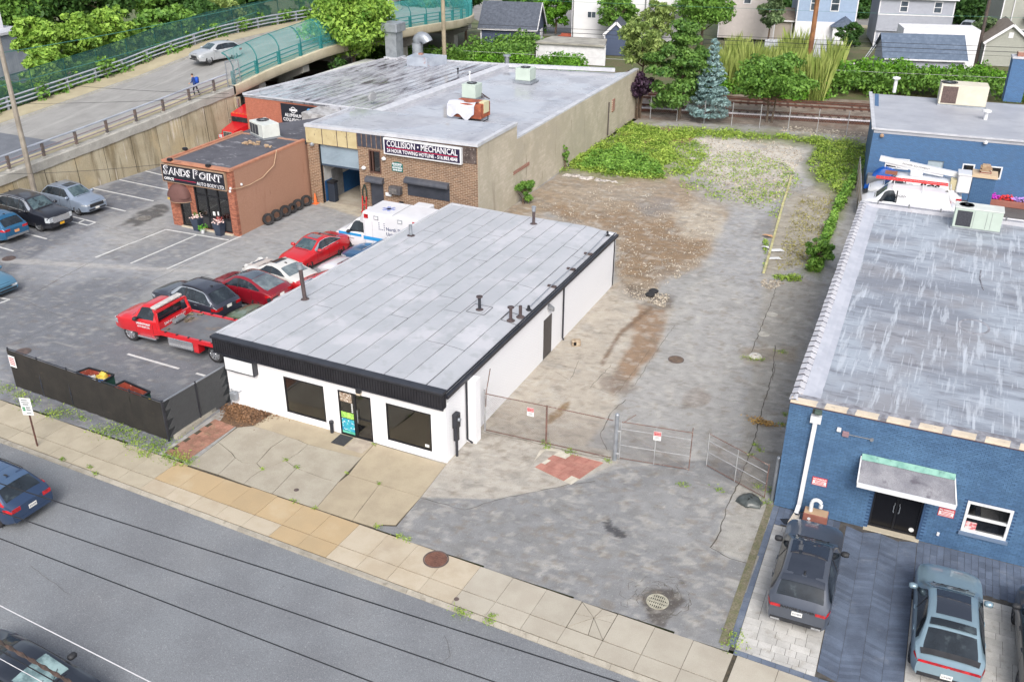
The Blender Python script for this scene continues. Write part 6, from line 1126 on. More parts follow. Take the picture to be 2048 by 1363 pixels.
# ---- red road tractor behind the office
t = T('tractor_truck', 'red long nosed tractor truck squeezed between the ramp wall and the brick wing', 'truck', (-37.55, 34.6, 0), R(-92)); 
mb = MB(); mb.prism([(2.9, -.62), (2.9, .62), (1.2, .9), (1.2, -.9)], [.75]*4, [1.62, 1.62, 1.95, 1.95]); mb.build('hood', m_red, t); MB().bbox(-.6, 1.25, -1.08, 1.08, .8, 2.5, .1).build('cab', m_red, t); MB().prism([(1.28, -.95), (1.28, .95), (-.5, 1.0), (-.5, -1.0)], [2.35]*4, [2.62, 2.62, 3.0, 3.0]).build('roof_cap', m_red, t); MB().bbox(-2.3, -.62, -1.1, 1.1, .8, 3.0, .1).build('sleeper', m_red, t)
MB().box(1.2, 1.32, -.9, .9, 1.98, 2.38).build('windshield', m_cgd, t); gr = MB().box(2.88, 2.96, -.45, .45, .75, 1.58).build('grille', m_chr, t)
for k in range(5): MB().box(2.96, 2.98, -.36+k*.16, -.28+k*.16, .8, 1.5).build('grille_bar', m_blk2, gr)
MB().bbox(2.85, 3.1, -1.1, 1.1, .4, .74, .03).build('bumper', m_chr, t)
for s_ in (-1, 1):
    MB().prism([(2.85, s_*.6), (2.85, s_*1.12), (1.5, s_*1.15), (1.5, s_*.8)], [.75]*4, [1.15, 1.15, 1.35, 1.35]).build('fender', m_red, t); MB().bbox(2.75, 2.9, min(s_*.7, s_*1.05), max(s_*.7, s_*1.05), .95, 1.2, .03).build('headlight', m_lamp, t); MB().tube([(.0, s_*1.25, .8), (0, s_*1.25, 3.5)], .10, 8).build('exhaust_stack', m_chr, t); MB().tube([(1.0, s_*1.1, 1.9), (1.3, s_*1.55, 2.1), (1.3, s_*1.55, 1.7)], .03, 5).build('mirror_arm', m_chr, t); wheel(t, 2.1, s_*.95, .5, .28, m_chr, 8, s_); wheel(t, -3.6, s_*.9, .5, .5, m_chr, 8, s_)
MB().box(-4.6, 0, -.45, .45, .6, .85).build('chassis_rail', m_blk2, t)
mk = MB()
for k in range(5): mk.bbox(1.15, 1.3, -.7+k*.35-.06, -.7+k*.35+.06, 2.62, 2.70, .02)
mk.build('marker_lamp', mat('marker_amber', C(226, 120, 60)), t)

# ---- electrician vans behind the pale roof
m_vw = mat('van_white', C(236, 237, 240), C(228, 229, 233), 1, rough=.35, coat=.5)
t, b = car('bucket_van', 'white electrician van with a folded bucket lift on its roof, next to the far wall', 'van', VAN, m_vw, 14.1, 41.75, 183, L=6.0, W=2.02, H=2.1, hf=1.05, hc=1.25, doors=[(1.3, 2.3)], pillars=[2.3], winb=2.25, mirror_mat=m_clad)
text('ECS', 'lettering', .75, mat('ink_black', C(30, 30, 34)), t, Matrix.Translation((-.75, 1.015, 1.55)) @ Matrix.Rotation(R(180), 4, 'Z') @ Matrix.Rotation(R(90), 4, 'X'), 1.35, .003, bold=.02, shear=.3); text('ELECTRICIAN', 'lettering', .18, MATS['ink_black'], t, Matrix.Translation((.7, 1.0, 1.72)) @ Matrix.Rotation(R(180), 4, 'Z') @ Matrix.Rotation(R(90), 4, 'X'), .95, .003)
mb = MB(); mb.beam((2.6, .1, 3.05), (-2.6, .1, 2.45), .30, .34); mb.build('boom', m_vw, t); MB().beam((2.2, .1, 2.75), (-1.6, .1, 2.3), .16, .16).build('lower_boom', m_vw, t); MB().bbox(-.3, .5, -.3, .5, 2.1, 2.5, .05).build('turret', m_vw, t); MB().box(1.3, 2.1, .25, .6, 2.12, 2.3).build('roof_tray', mat('tray_rust', C(150, 96, 76)), t)
MB().bbox(-3.5, -2.5, -.15, 1.05, 1.5, 2.75, .06).build('bucket', m_vw, t); MB().bbox(-3.55, -2.45, -.2, 1.1, 2.70, 2.80, .03).build('bucket_rim', m_vw, t); MB().box(-2.48, -2.1, .3, .9, 1.6, 2.3).build('bucket_liner', mat('canvas', C(206, 196, 160)), t); text('POWER EQUIPMENT', 'lettering', .16, MATS['ink_black'], t, Matrix.Translation((.2, .255, 2.76)) @ Matrix.Rotation(R(180), 4, 'Z') @ Matrix.Rotation(R(90), 4, 'X') @ Matrix.Rotation(R(-6.5), 4, 'Z'), 1.8, .003)
t, b = car('ladder_van', 'white electrician van with a red ladder on its rack, nearer the pale roof', 'van', VAN, m_vw, 13.85, 38.75, 183, L=6.0, W=2.02, H=2.1, hf=1.05, hc=1.25, doors=[(1.3, 2.3)], pillars=[2.3], winb=2.25, mirror_mat=m_clad)
for x in (1.0, -.8, -2.5): rk = MB(); rk.tube([(x, -.9, 2.05), (x, -.85, 2.32), (x, .85, 2.32), (x, .9, 2.05)], .03, 6); rk.build('roof_rack', m_white, t)
text('ELECTRICIAN', 'lettering', .2, MATS['ink_black'], t, Matrix.Translation((.7, 1.0, 1.72)) @ Matrix.Rotation(R(180), 4, 'Z') @ Matrix.Rotation(R(90), 4, 'X'), 1.1, .003)
t2 = T('ladder', 'red fibreglass ladder strapped on the roof rack of the white van', 'ladder', (13.85, 38.75, 2.39), R(183)); lb = MB()
for y in (-.55, -.15): lb.box(-2.3, 2.2, y-.03, y+.03, 0, .09)
lb.build('rail', mat('ladder_red', C(220, 70, 70)), t2); lb = MB()
for k in range(16): lb.tube([(-2.1+k*.27, -.55, .045), (-2.1+k*.27, -.15, .045)], .02, 5)
lb.build('rung', m_galv, t2)
# ================================================================= RAMP AND BRIDGE
RX = lambda y: -40.32+.0943*(y-19.28)-.0215*max(0, y-64)**2
_ty = [-40, 13.2, 17.1, 20, 22.9, 27.65, 31, 34.4, 36.4, 39, 46, 52, 57.4, 64.5, 72.7, 84, 120]; _tz = [0.0, 2.6, 2.93, 3.15, 3.42, 3.86, 4.22, 4.5, 4.8, 5.2, 5.85, 6.0, 5.95, 5.7, 5.1, 4.2, 2.0]
RT = lambda y: float(np.interp(y, _ty, _tz))
YS = list(np.arange(-40, 96.1, 2.0))
m_ret = mat('retaining_concrete', C(184, 175, 152), C(168, 157, 132), .5, rough=.9, fine=(16, .14), layers=[(.9, .50, .66, C(118, 106, 82), .8, (1, 1, .10)), (3.5, .52, .7, C(112, 100, 78), .5, (1, 1, .06)), (1.8, .60, .70, C(226, 218, 206), .7, (1, 1, .10)), (2.8, .66, .74, C(100, 84, 60), .55, (1, 1, .10)), (.4, .5, .7, C(190, 170, 130), .5)])
m_capc = mat('ramp_cap_concrete', C(176, 174, 168), C(160, 158, 152), 1, rough=.9, fine=(22, .15), layers=[(1.4, .6, .72, C(214, 210, 202), .6), (2.5, .64, .74, C(120, 116, 108), .5)])
m_wlk = mat('ramp_walk', C(186, 176, 148), C(174, 164, 138), .8, rough=.9, fine=(25, .10), layers=[(1.3, .62, .75, C(170, 160, 136), .4)])
m_conc = mat('ramp_road_concrete', C(160, 159, 157), C(148, 147, 145), .5, rough=.9, fine=(25, .10), layers=[(.5, .5, .72, C(176, 175, 172), .6, (2.5, .3, 1)), (1.2, .55, .7, C(130, 129, 128), .5, (2.5, .3, 1))])
def strip_mesh(name, offs, m, ys=YS, thick=0.0):
    mb = MB(); mb.grid([[(RX(y)+dx, y, RT(y)+dz) for dx, dz in offs] for y in ys]); return mb.build(name, m, fix=False)
rp = struct(strip_mesh('ramp_road', [(-1.75, -.14), (-10.0, -.14)], m_conc))
lo = [y for y in YS if y <= 20]; struct(strip_mesh('ramp_asphalt', [(-1.76, -.135), (-9.98, -.135)], mat('ramp_asphalt', C(118, 122, 130), C(108, 112, 120), 1, fine=(25, .15)), list(np.arange(-40, 19.9, 1.5))+[19.8]))
struct(strip_mesh('ramp_sidewalk', [(-.5, .01), (-1.72, .0), (-1.75, -.14)], m_wlk)); struct(strip_mesh('ramp_far_walk', [(-10.0, -.14), (-10.03, .02), (-10.2, .02)], m_capc)); struct(strip_mesh('ramp_far_sidewalk', [(-10.2, .03), (-12.6, .03)], m_wlk))
rw = T('retaining_wall', 'tall stained concrete retaining wall with a cap that carries the ramp', 'retaining wall', (0, 0, 0))
wy = [y for y in np.arange(-40, 34.6, 2.45)]+[34.6]
for a, b in zip(wy[:-1], wy[1:]):
    j = random.uniform(-.01, .01); MB().grid([[(RX(y)+j+k*.14, y, z) for z, k in ((-.2, 1), (RT(y)-.62, 0))] for y in (a+.02, (a+b)/2, b-.02)]).build('wall_panel', m_ret, rw, fix=False)
MB().grid([[(RX(y)-.1, y, -.2), (RX(y)-.1, y, RT(y)-.5)] for y in wy]).build('wall_core', mat('joint_dirt', (0, 0, 0)), rw, fix=False)
MB().grid([[(RX(y)-.02, y, RT(y)-.66), (RX(y)+.10+random.uniform(-.02, .02), y, RT(y)-.62+random.uniform(-.03, .03)), (RX(y)+.10, y, RT(y)-.04), (RX(y)+.04, y, RT(y)+.02), (RX(y)-.55, y, RT(y)+.02)] for y in np.arange(-40, 34.7, .6)]).build('wall_cap', m_capc, rw, 30, fix=False)
MB().box(RX(34.5)-12, RX(34.5)+.12, 34.4, 35.0, -.2, 3.6).build('end_wall', m_ret, rw)
bd_ = T('road_bridge', 'concrete road bridge crossing the railway on square piers', 'bridge', (0, 0, 0)); by = list(np.arange(34.6, 96, 1.8))
MB().grid([[(RX(y)-.6, y, RT(y)-1.0), (RX(y)-.05, y, RT(y)-.80), (RX(y)+.08, y, RT(y)-.55), (RX(y)+.08, y, RT(y)+.0), (RX(y)+.02, y, RT(y)+.03), (RX(y)-.5, y, RT(y)+.03)] for y in by]).build('deck_edge', mat('deck_concrete', C(206, 196, 172), C(188, 178, 154), .6, rough=.9, fine=(20, .1), layers=[(2, .62, .74, C(176, 140, 100), .5, (1, 1, .3))]), bd_, 30, fix=False)
MB().grid([[(RX(y)-.6, y, RT(y)-1.0), (RX(y)-12.2, y, RT(y)-1.0), (RX(y)-12.8, y, RT(y)-.5), (RX(y)-12.8, y, RT(y)+.05)] for y in by]).build('deck', m_capc, bd_, fix=False)
for y in (38.2, 43.8, 51.0, 61.5, 76): 
    z = RT(y)-1.0; pb = MB(); x = RX(y); pb.add([(x-.4, y-.45, z), (x-.4, y+.45, z), (x-.4, y-.45, z-.55), (x-.4, y+.45, z-.55), (x-2.2, y-.45, z-1.3), (x-2.2, y+.45, z-1.3), (x-12, y-.45, z-1.3), (x-12, y+.45, z-1.3), (x-12, y-.45, z), (x-12, y+.45, z)], [(0, 2, 4, 6, 8), (1, 9, 7, 5, 3), (0, 1, 3, 2), (2, 3, 5, 4), (4, 5, 7, 6), (0, 8, 9, 1)])
    for dx in (-2.8, -9.5): pb.box(x+dx-.5, x+dx+.5, y-.44, y+.44, -.3, z-1.29)
    pb.build('pier', m_capc, bd_)
# near railing of the ramp
m_stl = mat('rail_galv', C(196, 202, 214), C(178, 184, 196), 1, rough=.4, metal=.35); m_pst = mat('rail_post', C(96, 92, 92), C(120, 104, 96), 2, rough=.6)
rl = T('ramp_railing', 'grey metal railing with brown posts along the top of the retaining wall', 'railing', (0, 0, 0)); fy = np.arange(-15, 33.5, 2.65)
for y in fy: MB().box(RX(y)-.36, RX(y)-.22, y-.09, y+.09, RT(y), RT(y)+.98).build('post', m_pst, rl); MB().box(RX(y)-.48, RX(y)-.10, y-.2, y+.2, RT(y)+.02, RT(y)+.10).build('base_plate', m_capc, rl)
for h, r_, m in ((1.06, .075, m_stl), (.68, .045, mat('rail_brown', C(140, 130, 136))), (.34, .045, MATS['rail_brown'])): MB().tube([(RX(y)-.30, y, RT(y)+h) for y in list(fy)+[34.3]], r_, 8).build('rail', m, rl)
fr = T('far_guardrail', 'grey three rail guardrail along the far side of the ramp', 'railing', (0, 0, 0)); fy = np.arange(-10, 94, 2.8)
for y in fy: MB().box(RX(y)-12.6, RX(y)-12.45, y-.07, y+.07, RT(y), RT(y)+.98).build('post', m_stl, fr)
for h in (1.02, .68, .36): MB().tube([(RX(y)-12.4, y, RT(y)+h) for y in np.arange(-10, 94, 3)], .065, 6).build('rail', m_stl, fr)
m_teal = mat('fence_teal', C(40, 128, 128), C(30, 108, 110), 2, rough=.5); m_mesh = mat('fence_mesh_teal', C(70, 160, 160), rough=.5); m_dgr = mat('fence_green', C(24, 82, 78), C(20, 70, 66), 2, rough=.5)
def wires(mb, f, L, h, sp, r):
    """chain-link: crossing diagonal wires on the surface f(s, t)"""
    n = 4
    for sg in (1, -1):
        k = -h
        while k < L:
            pts = []
            for i in range(n+1):
                t = h*i/n; s_ = (k+t) if sg > 0 else (k+h-t)
                if -.001 <= s_ <= L+.001: pts.append(f(s_, t))
            if len(pts) > 1: mb.tube(pts, r, 3, cap=False)
            k += sp
bf = T('bridge_fence', 'curved teal safety fence on the near edge of the bridge', 'fence', (0, 0, 0)); ys = np.arange(34.9, 92, 2.75)
PRF = [(0, 0), (0, 1.5), (-.25, 2.0), (-.62, 2.35), (-1.0, 2.5)]; pt_ = np.array([0, 1.5, 2.06, 2.57, 2.98]); 
def prf(t): return float(np.interp(t, pt_, [q[0] for q in PRF])), float(np.interp(t, pt_, [q[1] for q in PRF]))
for y in ys:
    MB().tube([(RX(y)-.2+a, y, RT(y)+b) for a, b in PRF], .055, 6).build('post', m_teal, bf); MB().box(RX(y)-.42, RX(y)-.18, y-.12, y+.12, RT(y), RT(y)+1.1).build('rail_post', m_teal, bf)
for h in (.35, .7, 1.05): MB().tube([(RX(y)-.4, y, RT(y)+h) for y in ys], .05, 6).build('rail', m_teal, bf)
mb = MB(); wires(mb, lambda s_, t: (RX(34.9+s_)-.2+prf(t)[0], 34.9+s_, RT(34.9+s_)+prf(t)[1]), 56, 2.98, .17, .011); mb.build('mesh', m_mesh, bf, fix=False)['kind'] = 'stuff'
MB().tube([(RX(y)-1.2, y, RT(y)+2.5) for y in ys], .03, 5).build('top_wire', m_teal, bf)
ff = T('far_fence', 'tall dark green chain link fence beyond the far guardrail of the ramp', 'fence', (0, 0, 0)); ys = np.arange(4, 92, 3.2)
for y in ys: MB().tube([(RX(y)-13.0, y, RT(y)-.1), (RX(y)-13.0, y, RT(y)+2.4)], .04, 6).build('post', m_dgr, ff)
mb = MB(); wires(mb, lambda s_, t: (RX(4+s_)-13.0, 4+s_, RT(4+s_)+t), 88, 2.4, .15, .018); mb.build('mesh', m_dgr, ff, fix=False)['kind'] = 'stuff'; MB().tube([(RX(y)-13.0, y, RT(y)+2.4) for y in ys], .03, 5).build('top_rail', m_dgr, ff)
gt_ = T('fence_gate', 'small grey mesh gate at the end of the ramp railing', 'gate', (RX(34.2)-.2, 34.2, RT(34.2)), 1.4); g_ = frame_mb(MB(), -.1, 1.3, 0, 2.1, -.03, .03, .06); g_.build('frame', m_galv, gt_); mb = MB(); wires(mb, lambda s_, t: (s_-.1, 0, t), 1.4, 2.1, .14, .008); mb.build('mesh', m_galv, gt_, fix=False)
MB().grid([[(RX(y)-13.2-k, y, RT(y)*q-.1) for k, q in ((0, 1), (3, .8), (9, .3), (16, 0))] for y in YS]).build('embankment', mat('bank_soil', (0, 0, 0)), None, fix=False)['kind'] = 'structure'

# ================================================================= FAR HOUSES
m_dw = mat('far_window_glass', C(60, 70, 80), C(90, 100, 110), 1.5, rough=.08, coat=.4); m_trim = mat('house_trim', C(236, 236, 240), C(224, 224, 228), 2, rough=.6)
m_shn = mat('shingle_charcoal', C(92, 98, 110), C(80, 86, 98), 3, rough=.9, fine=(5, .2), isl=.05); m_shb = mat('shingle_blue_grey', C(104, 116, 136), C(92, 104, 124), 2, rough=.9, fine=(6, .25)); m_sht = mat('shingle_tan', C(140, 130, 120), C(124, 114, 106), 3, rough=.9, fine=(6, .2))
def siding(n, rgb): return mat('siding_'+n, C(*rgb), tuple(q*.93 for q in C(*rgb)), .4, rough=.7, fine=(3, .05), brick=(8.0, .16, tuple(q*.78 for q in C(*rgb)), 'x', C(*rgb)), bump=(1, .5))
def house(label, x, y, deg, w_, d_, h_, rise, wall_m, roof_m, ridge='x', wins=(), cat='house', over=.35, front_low=None):
    """gabled house; wins = (x0, x1, z0, z1, side) with side f(ront) / r(ight) / l(eft)"""
    t = T('house', label, cat, (x, y, 0), R(deg)); MB().box(0, w_, 0, d_, 0, h_).build('wall', wall_m, t)
    if rise:
        if ridge == 'x':
            for xx in (0.0, w_-.02): MB().add([(xx, 0, h_), (xx, d_, h_), (xx, d_/2, h_+rise), (xx+.02, 0, h_), (xx+.02, d_, h_), (xx+.02, d_/2, h_+rise)], [(0, 1, 2), (5, 4, 3), (0, 3, 4, 1), (1, 4, 5, 2), (2, 5, 3, 0)]).build('gable', wall_m, t)
            k = rise/(d_/2)
            r_ = MB(); r_.add([(-over, -over, h_-over*k), (w_+over, -over, h_-over*k), (w_+over, d_/2, h_+rise), (-over, d_/2, h_+rise), (-over, d_+over, h_-over*k), (w_+over, d_+over, h_-over*k)]+[(-over, -over, h_-over*k+.14), (w_+over, -over, h_-over*k+.14), (w_+over, d_/2, h_+rise+.16), (-over, d_/2, h_+rise+.16), (-over, d_+over, h_-over*k+.14), (w_+over, d_+over, h_-over*k+.14)], [(6, 7, 8, 9), (9, 8, 11, 10), (0, 3, 2, 1), (3, 4, 5, 2), (0, 1, 7, 6), (5, 4, 10, 11), (0, 6, 9, 3), (3, 9, 10, 4), (1, 2, 8, 7), (2, 5, 11, 8)]); r_.build('roof', roof_m, t)
            tr = MB(); tr.beam((w_+over+.01, -over, h_-over*k+.02), (w_+over+.01, d_/2, h_+rise+.04), .06, .28); tr.beam((w_+over+.01, d_/2, h_+rise+.04), (w_+over+.01, d_+over, h_-over*k+.02), .06, .28); tr.beam((-over, -over-.02, h_-over*k+.03), (w_+over, -over-.02, h_-over*k+.03), .06, .16); tr.build('fascia_board', m_trim, t)
        else:
            for yy in (0.0, d_-.02): MB().add([(0, yy, h_), (w_, yy, h_), (w_/2, yy, h_+rise), (0, yy+.02, h_), (w_, yy+.02, h_), (w_/2, yy+.02, h_+rise)], [(0, 1, 2), (5, 4, 3), (0, 3, 4, 1), (1, 4, 5, 2), (2, 5, 3, 0)]).build('gable', wall_m, t)
            k = rise/(w_/2)
            r_ = MB(); r_.add([(-over, -over, h_-over*k), (w_/2, -over, h_+rise), (w_+over, -over, h_-over*k), (-over, d_+over, h_-over*k), (w_/2, d_+over, h_+rise), (w_+over, d_+over, h_-over*k)]+[(-over, -over, h_-over*k+.14), (w_/2, -over, h_+rise+.16), (w_+over, -over, h_-over*k+.14), (-over, d_+over, h_-over*k+.14), (w_/2, d_+over, h_+rise+.16), (w_+over, d_+over, h_-over*k+.14)], [(6, 7, 10, 9), (7, 8, 11, 10), (0, 3, 4, 1), (1, 4, 5, 2), (0, 1, 7, 6), (1, 2, 8, 7), (3, 9, 10, 4), (4, 10, 11, 5), (0, 6, 9, 3), (2, 5, 11, 8)]); r_.build('roof', roof_m, t)
            tr = MB(); tr.beam((-over, -over-.02, h_-over*k+.03), (w_/2, -over-.02, h_+rise+.05), .06, .28); tr.beam((w_/2, -over-.02, h_+rise+.05), (w_+over, -over-.02, h_-over*k+.03), .06, .28); tr.build('fascia_board', m_trim, t)
    for (a, b) in ((0, 0), (w_, 0)): MB().box(a-.07, a+.07, b-.03, b+.07, 0, h_).build('corner_board', m_trim, t)
    for (a, b, z0, z1, sd) in wins:
        if sd == 'f': f = frame_mb(MB(), a, b, z0, z1, -.06, .02, .10); f.box((a+b)/2-.03 if b-a > z1-z0 else a+.1, (a+b)/2+.03 if b-a > z1-z0 else b-.1, -.05, .0, z0+.1 if b-a > z1-z0 else (z0+z1)/2-.04, z1-.1 if b-a > z1-z0 else (z0+z1)/2+.04); f = f.build('window', m_trim, t); MB().box(a+.09, b-.09, -.03, -.02, z0+.09, z1-.09).build('pane', m_dw, f)
        else:
            xx = w_ if sd == 'r' else 0; s_ = 1 if sd == 'r' else -1
            f = MB().box(xx-.02 if s_ > 0 else xx-.06, xx+.06 if s_ > 0 else xx+.02, a, b, z0, z1).build('window', m_trim, t); MB().box(xx+s_*.065-.004, xx+s_*.065+.004, a+.1, b-.1, z0+.1, z1-.1).build('pane', m_dw, f)
    return t
t = house('dark blue garage with charcoal gable roof beyond the hedge', -40.0, 81.9, 11.9, 6.9, 5.1, 2.75, 2.5, siding('navy', (78, 90, 116)), m_shn, 'x', [(5.2, 6.3, .9, 2.0, 'f')], 'garage'); MB().box(6.9, 6.97, 2.9, 4.3, 0, 2.1).build('garage_door', m_trim, t); MB().box(6.9, 6.96, 2.35, 2.75, 3.5, 4.5).build('gable_vent', m_trim, t)
t = house('tall white rendered apartment house with small dark windows', -31.6, 91.4, 14, 9.6, 12, 10.5, 0, mat('render_white', C(232, 232, 234), C(222, 222, 226), .5, rough=.8), m_sht, 'x', [(1.9, 3.1, 3.0, 3.9, 'f'), (2.0, 3.2, 5.9, 6.8, 'f'), (7.0, 7.8, 5.3, 6.7, 'f'), (1.0, 1.6, .2, .7, 'f'), (2.6, 3.2, .2, .7, 'f')], 'apartment house', 0); MB().tube([(.1, -.1, 0), (.1, -.1, 10)], .08, 6).build('downspout', m_grey, t); MB().tube([(9.3, -.1, 3), (9.3, -.1, 10)], .08, 6).build('downspout', m_grey, t)
MB().box(-2.2, -.1, -.2, 1.2, 0, .3).box(-1.9, -.1, .1, 1.2, .3, .6).box(-1.5, -.1, .3, 1.2, .6, .9).build('step', mat('step_brick', C(176, 90, 70), C(160, 80, 62), 3), t)
house('white bay wing of the apartment house with narrow windows', -22.0, 95.5, 40, 4.5, 6, 10, 0, MATS['render_white'], m_sht, 'x', [(.8, 1.5, 2.6, 4.2, 'f'), (2.4, 3.1, 2.6, 4.2, 'f'), (.8, 1.5, 5.6, 7.2, 'f')], 'apartment wing', 0)
house('little dark blue gabled shed behind the bright green vines', -24.6, 84.6, 14, 2.7, 4.5, 2.5, 1.3, MATS['siding_navy'], m_shn, 'y', [], 'shed', .2)
t = T('carport', 'low pale flat roof on a white wall between the dark blue garage and shed', 'carport', (0, 0, 0)); q = [G(*p, 2.3) for p in ((1070, 84), (1210, 92), (1214, 79), (1105, 73))]; MB().prism([(p.x, p.y) for p in q], 2.15, 2.35).build('roof', mat('carport_roof', C(176, 173, 164), C(150, 147, 140), .8), t); MB().prism([(p.x, p.y+.3) for p in q[:2]]+[(p.x, p.y-.2) for p in q[2:]], 0, 2.14).build('wall', m_trim, t)
house('beige house with a single window behind the dark bushy tree', -15.3, 103.3, 8, 7.2, 8, 8, 0, siding('beige', (206, 198, 196)), m_sht, 'x', [(2.9, 3.9, 4.4, 6.0, 'f')], over=0)
house('narrow grey porch roof house beside the beige house', -9.0, 104.5, 8, 3.0, 6, 2.6, 1.0, siding('taupe', (176, 166, 156)), m_sht, 'x')
t = house('light blue house with a white lower storey and four white framed windows', -5.4, 103.8, 14, 7.3, 10, 6.4, 3.2, siding('sky', (160, 180, 208)), m_shb, 'y', [(1.5, 2.6, 4.0, 5.9, 'f'), (4.0, 5.1, 4.0, 5.9, 'f'), (.9, 1.7, .9, 2.4, 'f'), (1.9, 2.7, .9, 2.4, 'f')]); MB().box(-.02, 7.32, -.04, 10.02, 0, 2.7).build('lower_wall', m_trim, t); MB().box(4.6, 7.4, -1.2, -.05, 0, 2.3).build('porch', m_trim, t); MB().add([(4.3, -1.5, 2.3), (7.7, -1.5, 2.3), (7.7, 0, 2.3), (4.3, 0, 2.3), (6, -1.5, 3.5), (6, 0, 3.5)], [(0, 1, 4), (3, 5, 2), (0, 4, 5, 3), (1, 2, 5, 4), (0, 3, 2, 1)]).build('porch_roof', m_shb, t)
t = house('pale grey two storey house with a wide blank band between its floors', 4.3, 106, 12, 8.8, 9, 6.0, 2.2, siding('grey', (176, 180, 192)), m_shb, 'x', [(2.4, 3.4, 4.2, 5.6, 'f'), (6.4, 7.4, 4.2, 5.6, 'f'), (.4, 1.5, .9, 1.5, 'f'), (2.9, 3.6, .3, 1.3, 'f')]); MB().box(-.05, 8.85, -.25, -.02, 1.9, 3.9).build('band', MATS['siding_grey'], t); MB().box(-.1, 8.9, -.3, -.2, 3.85, 3.98).build('band_cap', m_trim, t)
house('low grey garage with a blue shingle roof in front of the grey house', 7.5, 85.2, 15.5, 8.2, 6, 2.3, 1.9, MATS['siding_grey'], mat('shingle_fish', C(104, 118, 138), C(92, 106, 126), 2, rough=.9, brick=(.5, .25, C(80, 92, 112), 'x', C(112, 126, 146)), bump=(1, .5)), 'x', [], 'garage', .3)
p = G(1876, 72, 4.0); tag(MB().box(-4.0, 4.2, -.6, 3, 0, 4.4).build('flat_annex', m_trim, None, False, (p.x, p.y+2.8, 0), R(15.5)), 'white flat roofed annex showing above the blue shingle roof', 'annex')
t = house('sage green house with a white balcony at the right edge', 18.4, 111, 12, 9, 9, 8.6, 2.4, siding('sage', (172, 174, 166)), m_sht, 'y', [(3.2, 4.4, 4.2, 6.6, 'f'), (4.5, 5.7, 4.2, 6.6, 'f'), (2.6, 3.6, .6, 2.4, 'f')]); MB().box(2.6, 6.4, -1.2, 0, 3.7, 3.95).build('balcony', m_trim, t); rb2 = MB()
for k in range(19): rb2.box(2.6+k*.2, 2.65+k*.2, -1.2, -1.15, 3.95, 4.9)
rb2.box(2.6, 6.4, -1.22, -1.14, 4.88, 4.98); rb2.build('balustrade', m_trim, t); MB().tube([(1.2, -.1, 0), (1.2, -.1, 8.4)], .07, 6).build('downspout', m_trim, t)
t = house('small sage green gabled garage at the right edge behind the hedge', 17.2, 98.2, 8, 4.9, 6, 2.7, 1.9, MATS['siding_sage'], m_sht, 'y', [], 'garage', .3); MB().box(2.2, 2.7, -.05, 0, 3.2, 3.8).build('gable_vent', m_trim, t)
house('grey sided house seen between the trees above the far end of the ramp', -56.5, 78, 20, 5, 6, 9, 2, siding('pale', (206, 206, 210)), m_shb, 'y', [(1.6, 2.8, 6.2, 7.6, 'f')])
t = T('industrial_shed', 'long grey corrugated industrial shed left of the ramp', 'industrial building', (-72, 22, 0), R(5)); MB().box(-25, 0, 0, 22, 0, 5.2).build('wall', mat('corrugated_grey', C(150, 158, 170), C(130, 138, 152), 1, brick=(.5, 30, C(110, 118, 132), 'y', C(156, 164, 176)), bump=(1, .4)), t); MB().box(-25.3, .3, -.3, 22.3, 5.2, 5.45).build('roof', m_cap, t); MB().box(-20, -3, 2, 12, 5.45, 6.6).build('roof_unit', m_galv, t); MB().box(-16, -2, 14, 21, 5.45, 7.4).build('penthouse', m_trim, t); MB().box(-12, -2, 13.2, 13.9, 5.45, 6.1).build('green_band', m_teal, t)
for lab, x, y, x2, y2, h_, m in (('pale grey board fence in front of the light blue house', -6.6, 90.7, 1.0, 93.6, 2.3, mat('fence_pale', C(196, 200, 208), C(182, 186, 196), 2, rnd=.05)), ('weathered wooden fence below the blue shingle garage', 6.5, 82.4, 16.5, 85.2, 1.5, mat('fence_wood', C(126, 112, 104), C(104, 92, 86), 2, rnd=.12))):
    t = T('board_fence', lab, 'fence', (0, 0, 0)); a, b = Vector((x, y, 0)), Vector((x2, y2, 0)); n = int((b-a).length/.30); d0 = None; an = math.atan2(y2-y, x2-x)
    for i in range(n):
        p = a.lerp(b, (i+.5)/n)
        if d0 is None: d0 = MB().box(-.14, .14, -.015, .015, 0, h_).build('board', m, t, False, p, an)
        else: share('board', d0, t, p, (0, 0, an), (1, 1, random.uniform(.97, 1.03)))
    MB().beam((x, y+.05, h_*.8), (x2, y2+.05, h_*.8), .06, .1).build('rail', m, t)
t = T('covered_boat', 'boat wrapped in a pale cover with a raised mast frame beside the blue shingle garage', 'boat', (4.9, 84.5, 0), R(20)); MB().grid([[(-1.9+3.8*u, -1.1+2.2*v, .5+1.15*math.sin(math.pi*u)**.5*math.sin(math.pi*v)**.6+.06*math.sin(9*u)) for u in np.linspace(0.02, .98, 12)] for v in np.linspace(.02, .98, 9)]).build('cover', mat('boat_cover', C(214, 208, 206), C(190, 184, 184), 2), t, 50, fix=False); MB().bbox(-1.7, 1.7, -.9, .9, .1, .7, .2).build('hull', m_trim, t); mb = MB(); mb.tube([(.2, .2, 1.2), (1.6, .6, 3.6)], .05, 5); mb.tube([(.6, .6, 1.2), (1.8, .8, 3.4)], .05, 5); mb.build('mast_frame', m_galv, t); MB().box(.2, .5, -.5, .2, 1.45, 1.7).build('strap', mat('tarp_blue', C(30, 96, 176), C(24, 84, 160), 2), t)
p = G(1688, 122, .5); tag(MB().prism([(-.8, -.6), (.8, -.5), (.7, .5), (-.7, .6)], 0, .5).build('wood_pallet_stack', mat('pallet', C(206, 190, 160), C(180, 160, 130), 3), None, False, (p.x, p.y, 0)), 'tan pallet lying in the shrubs near the boat', 'pallet')
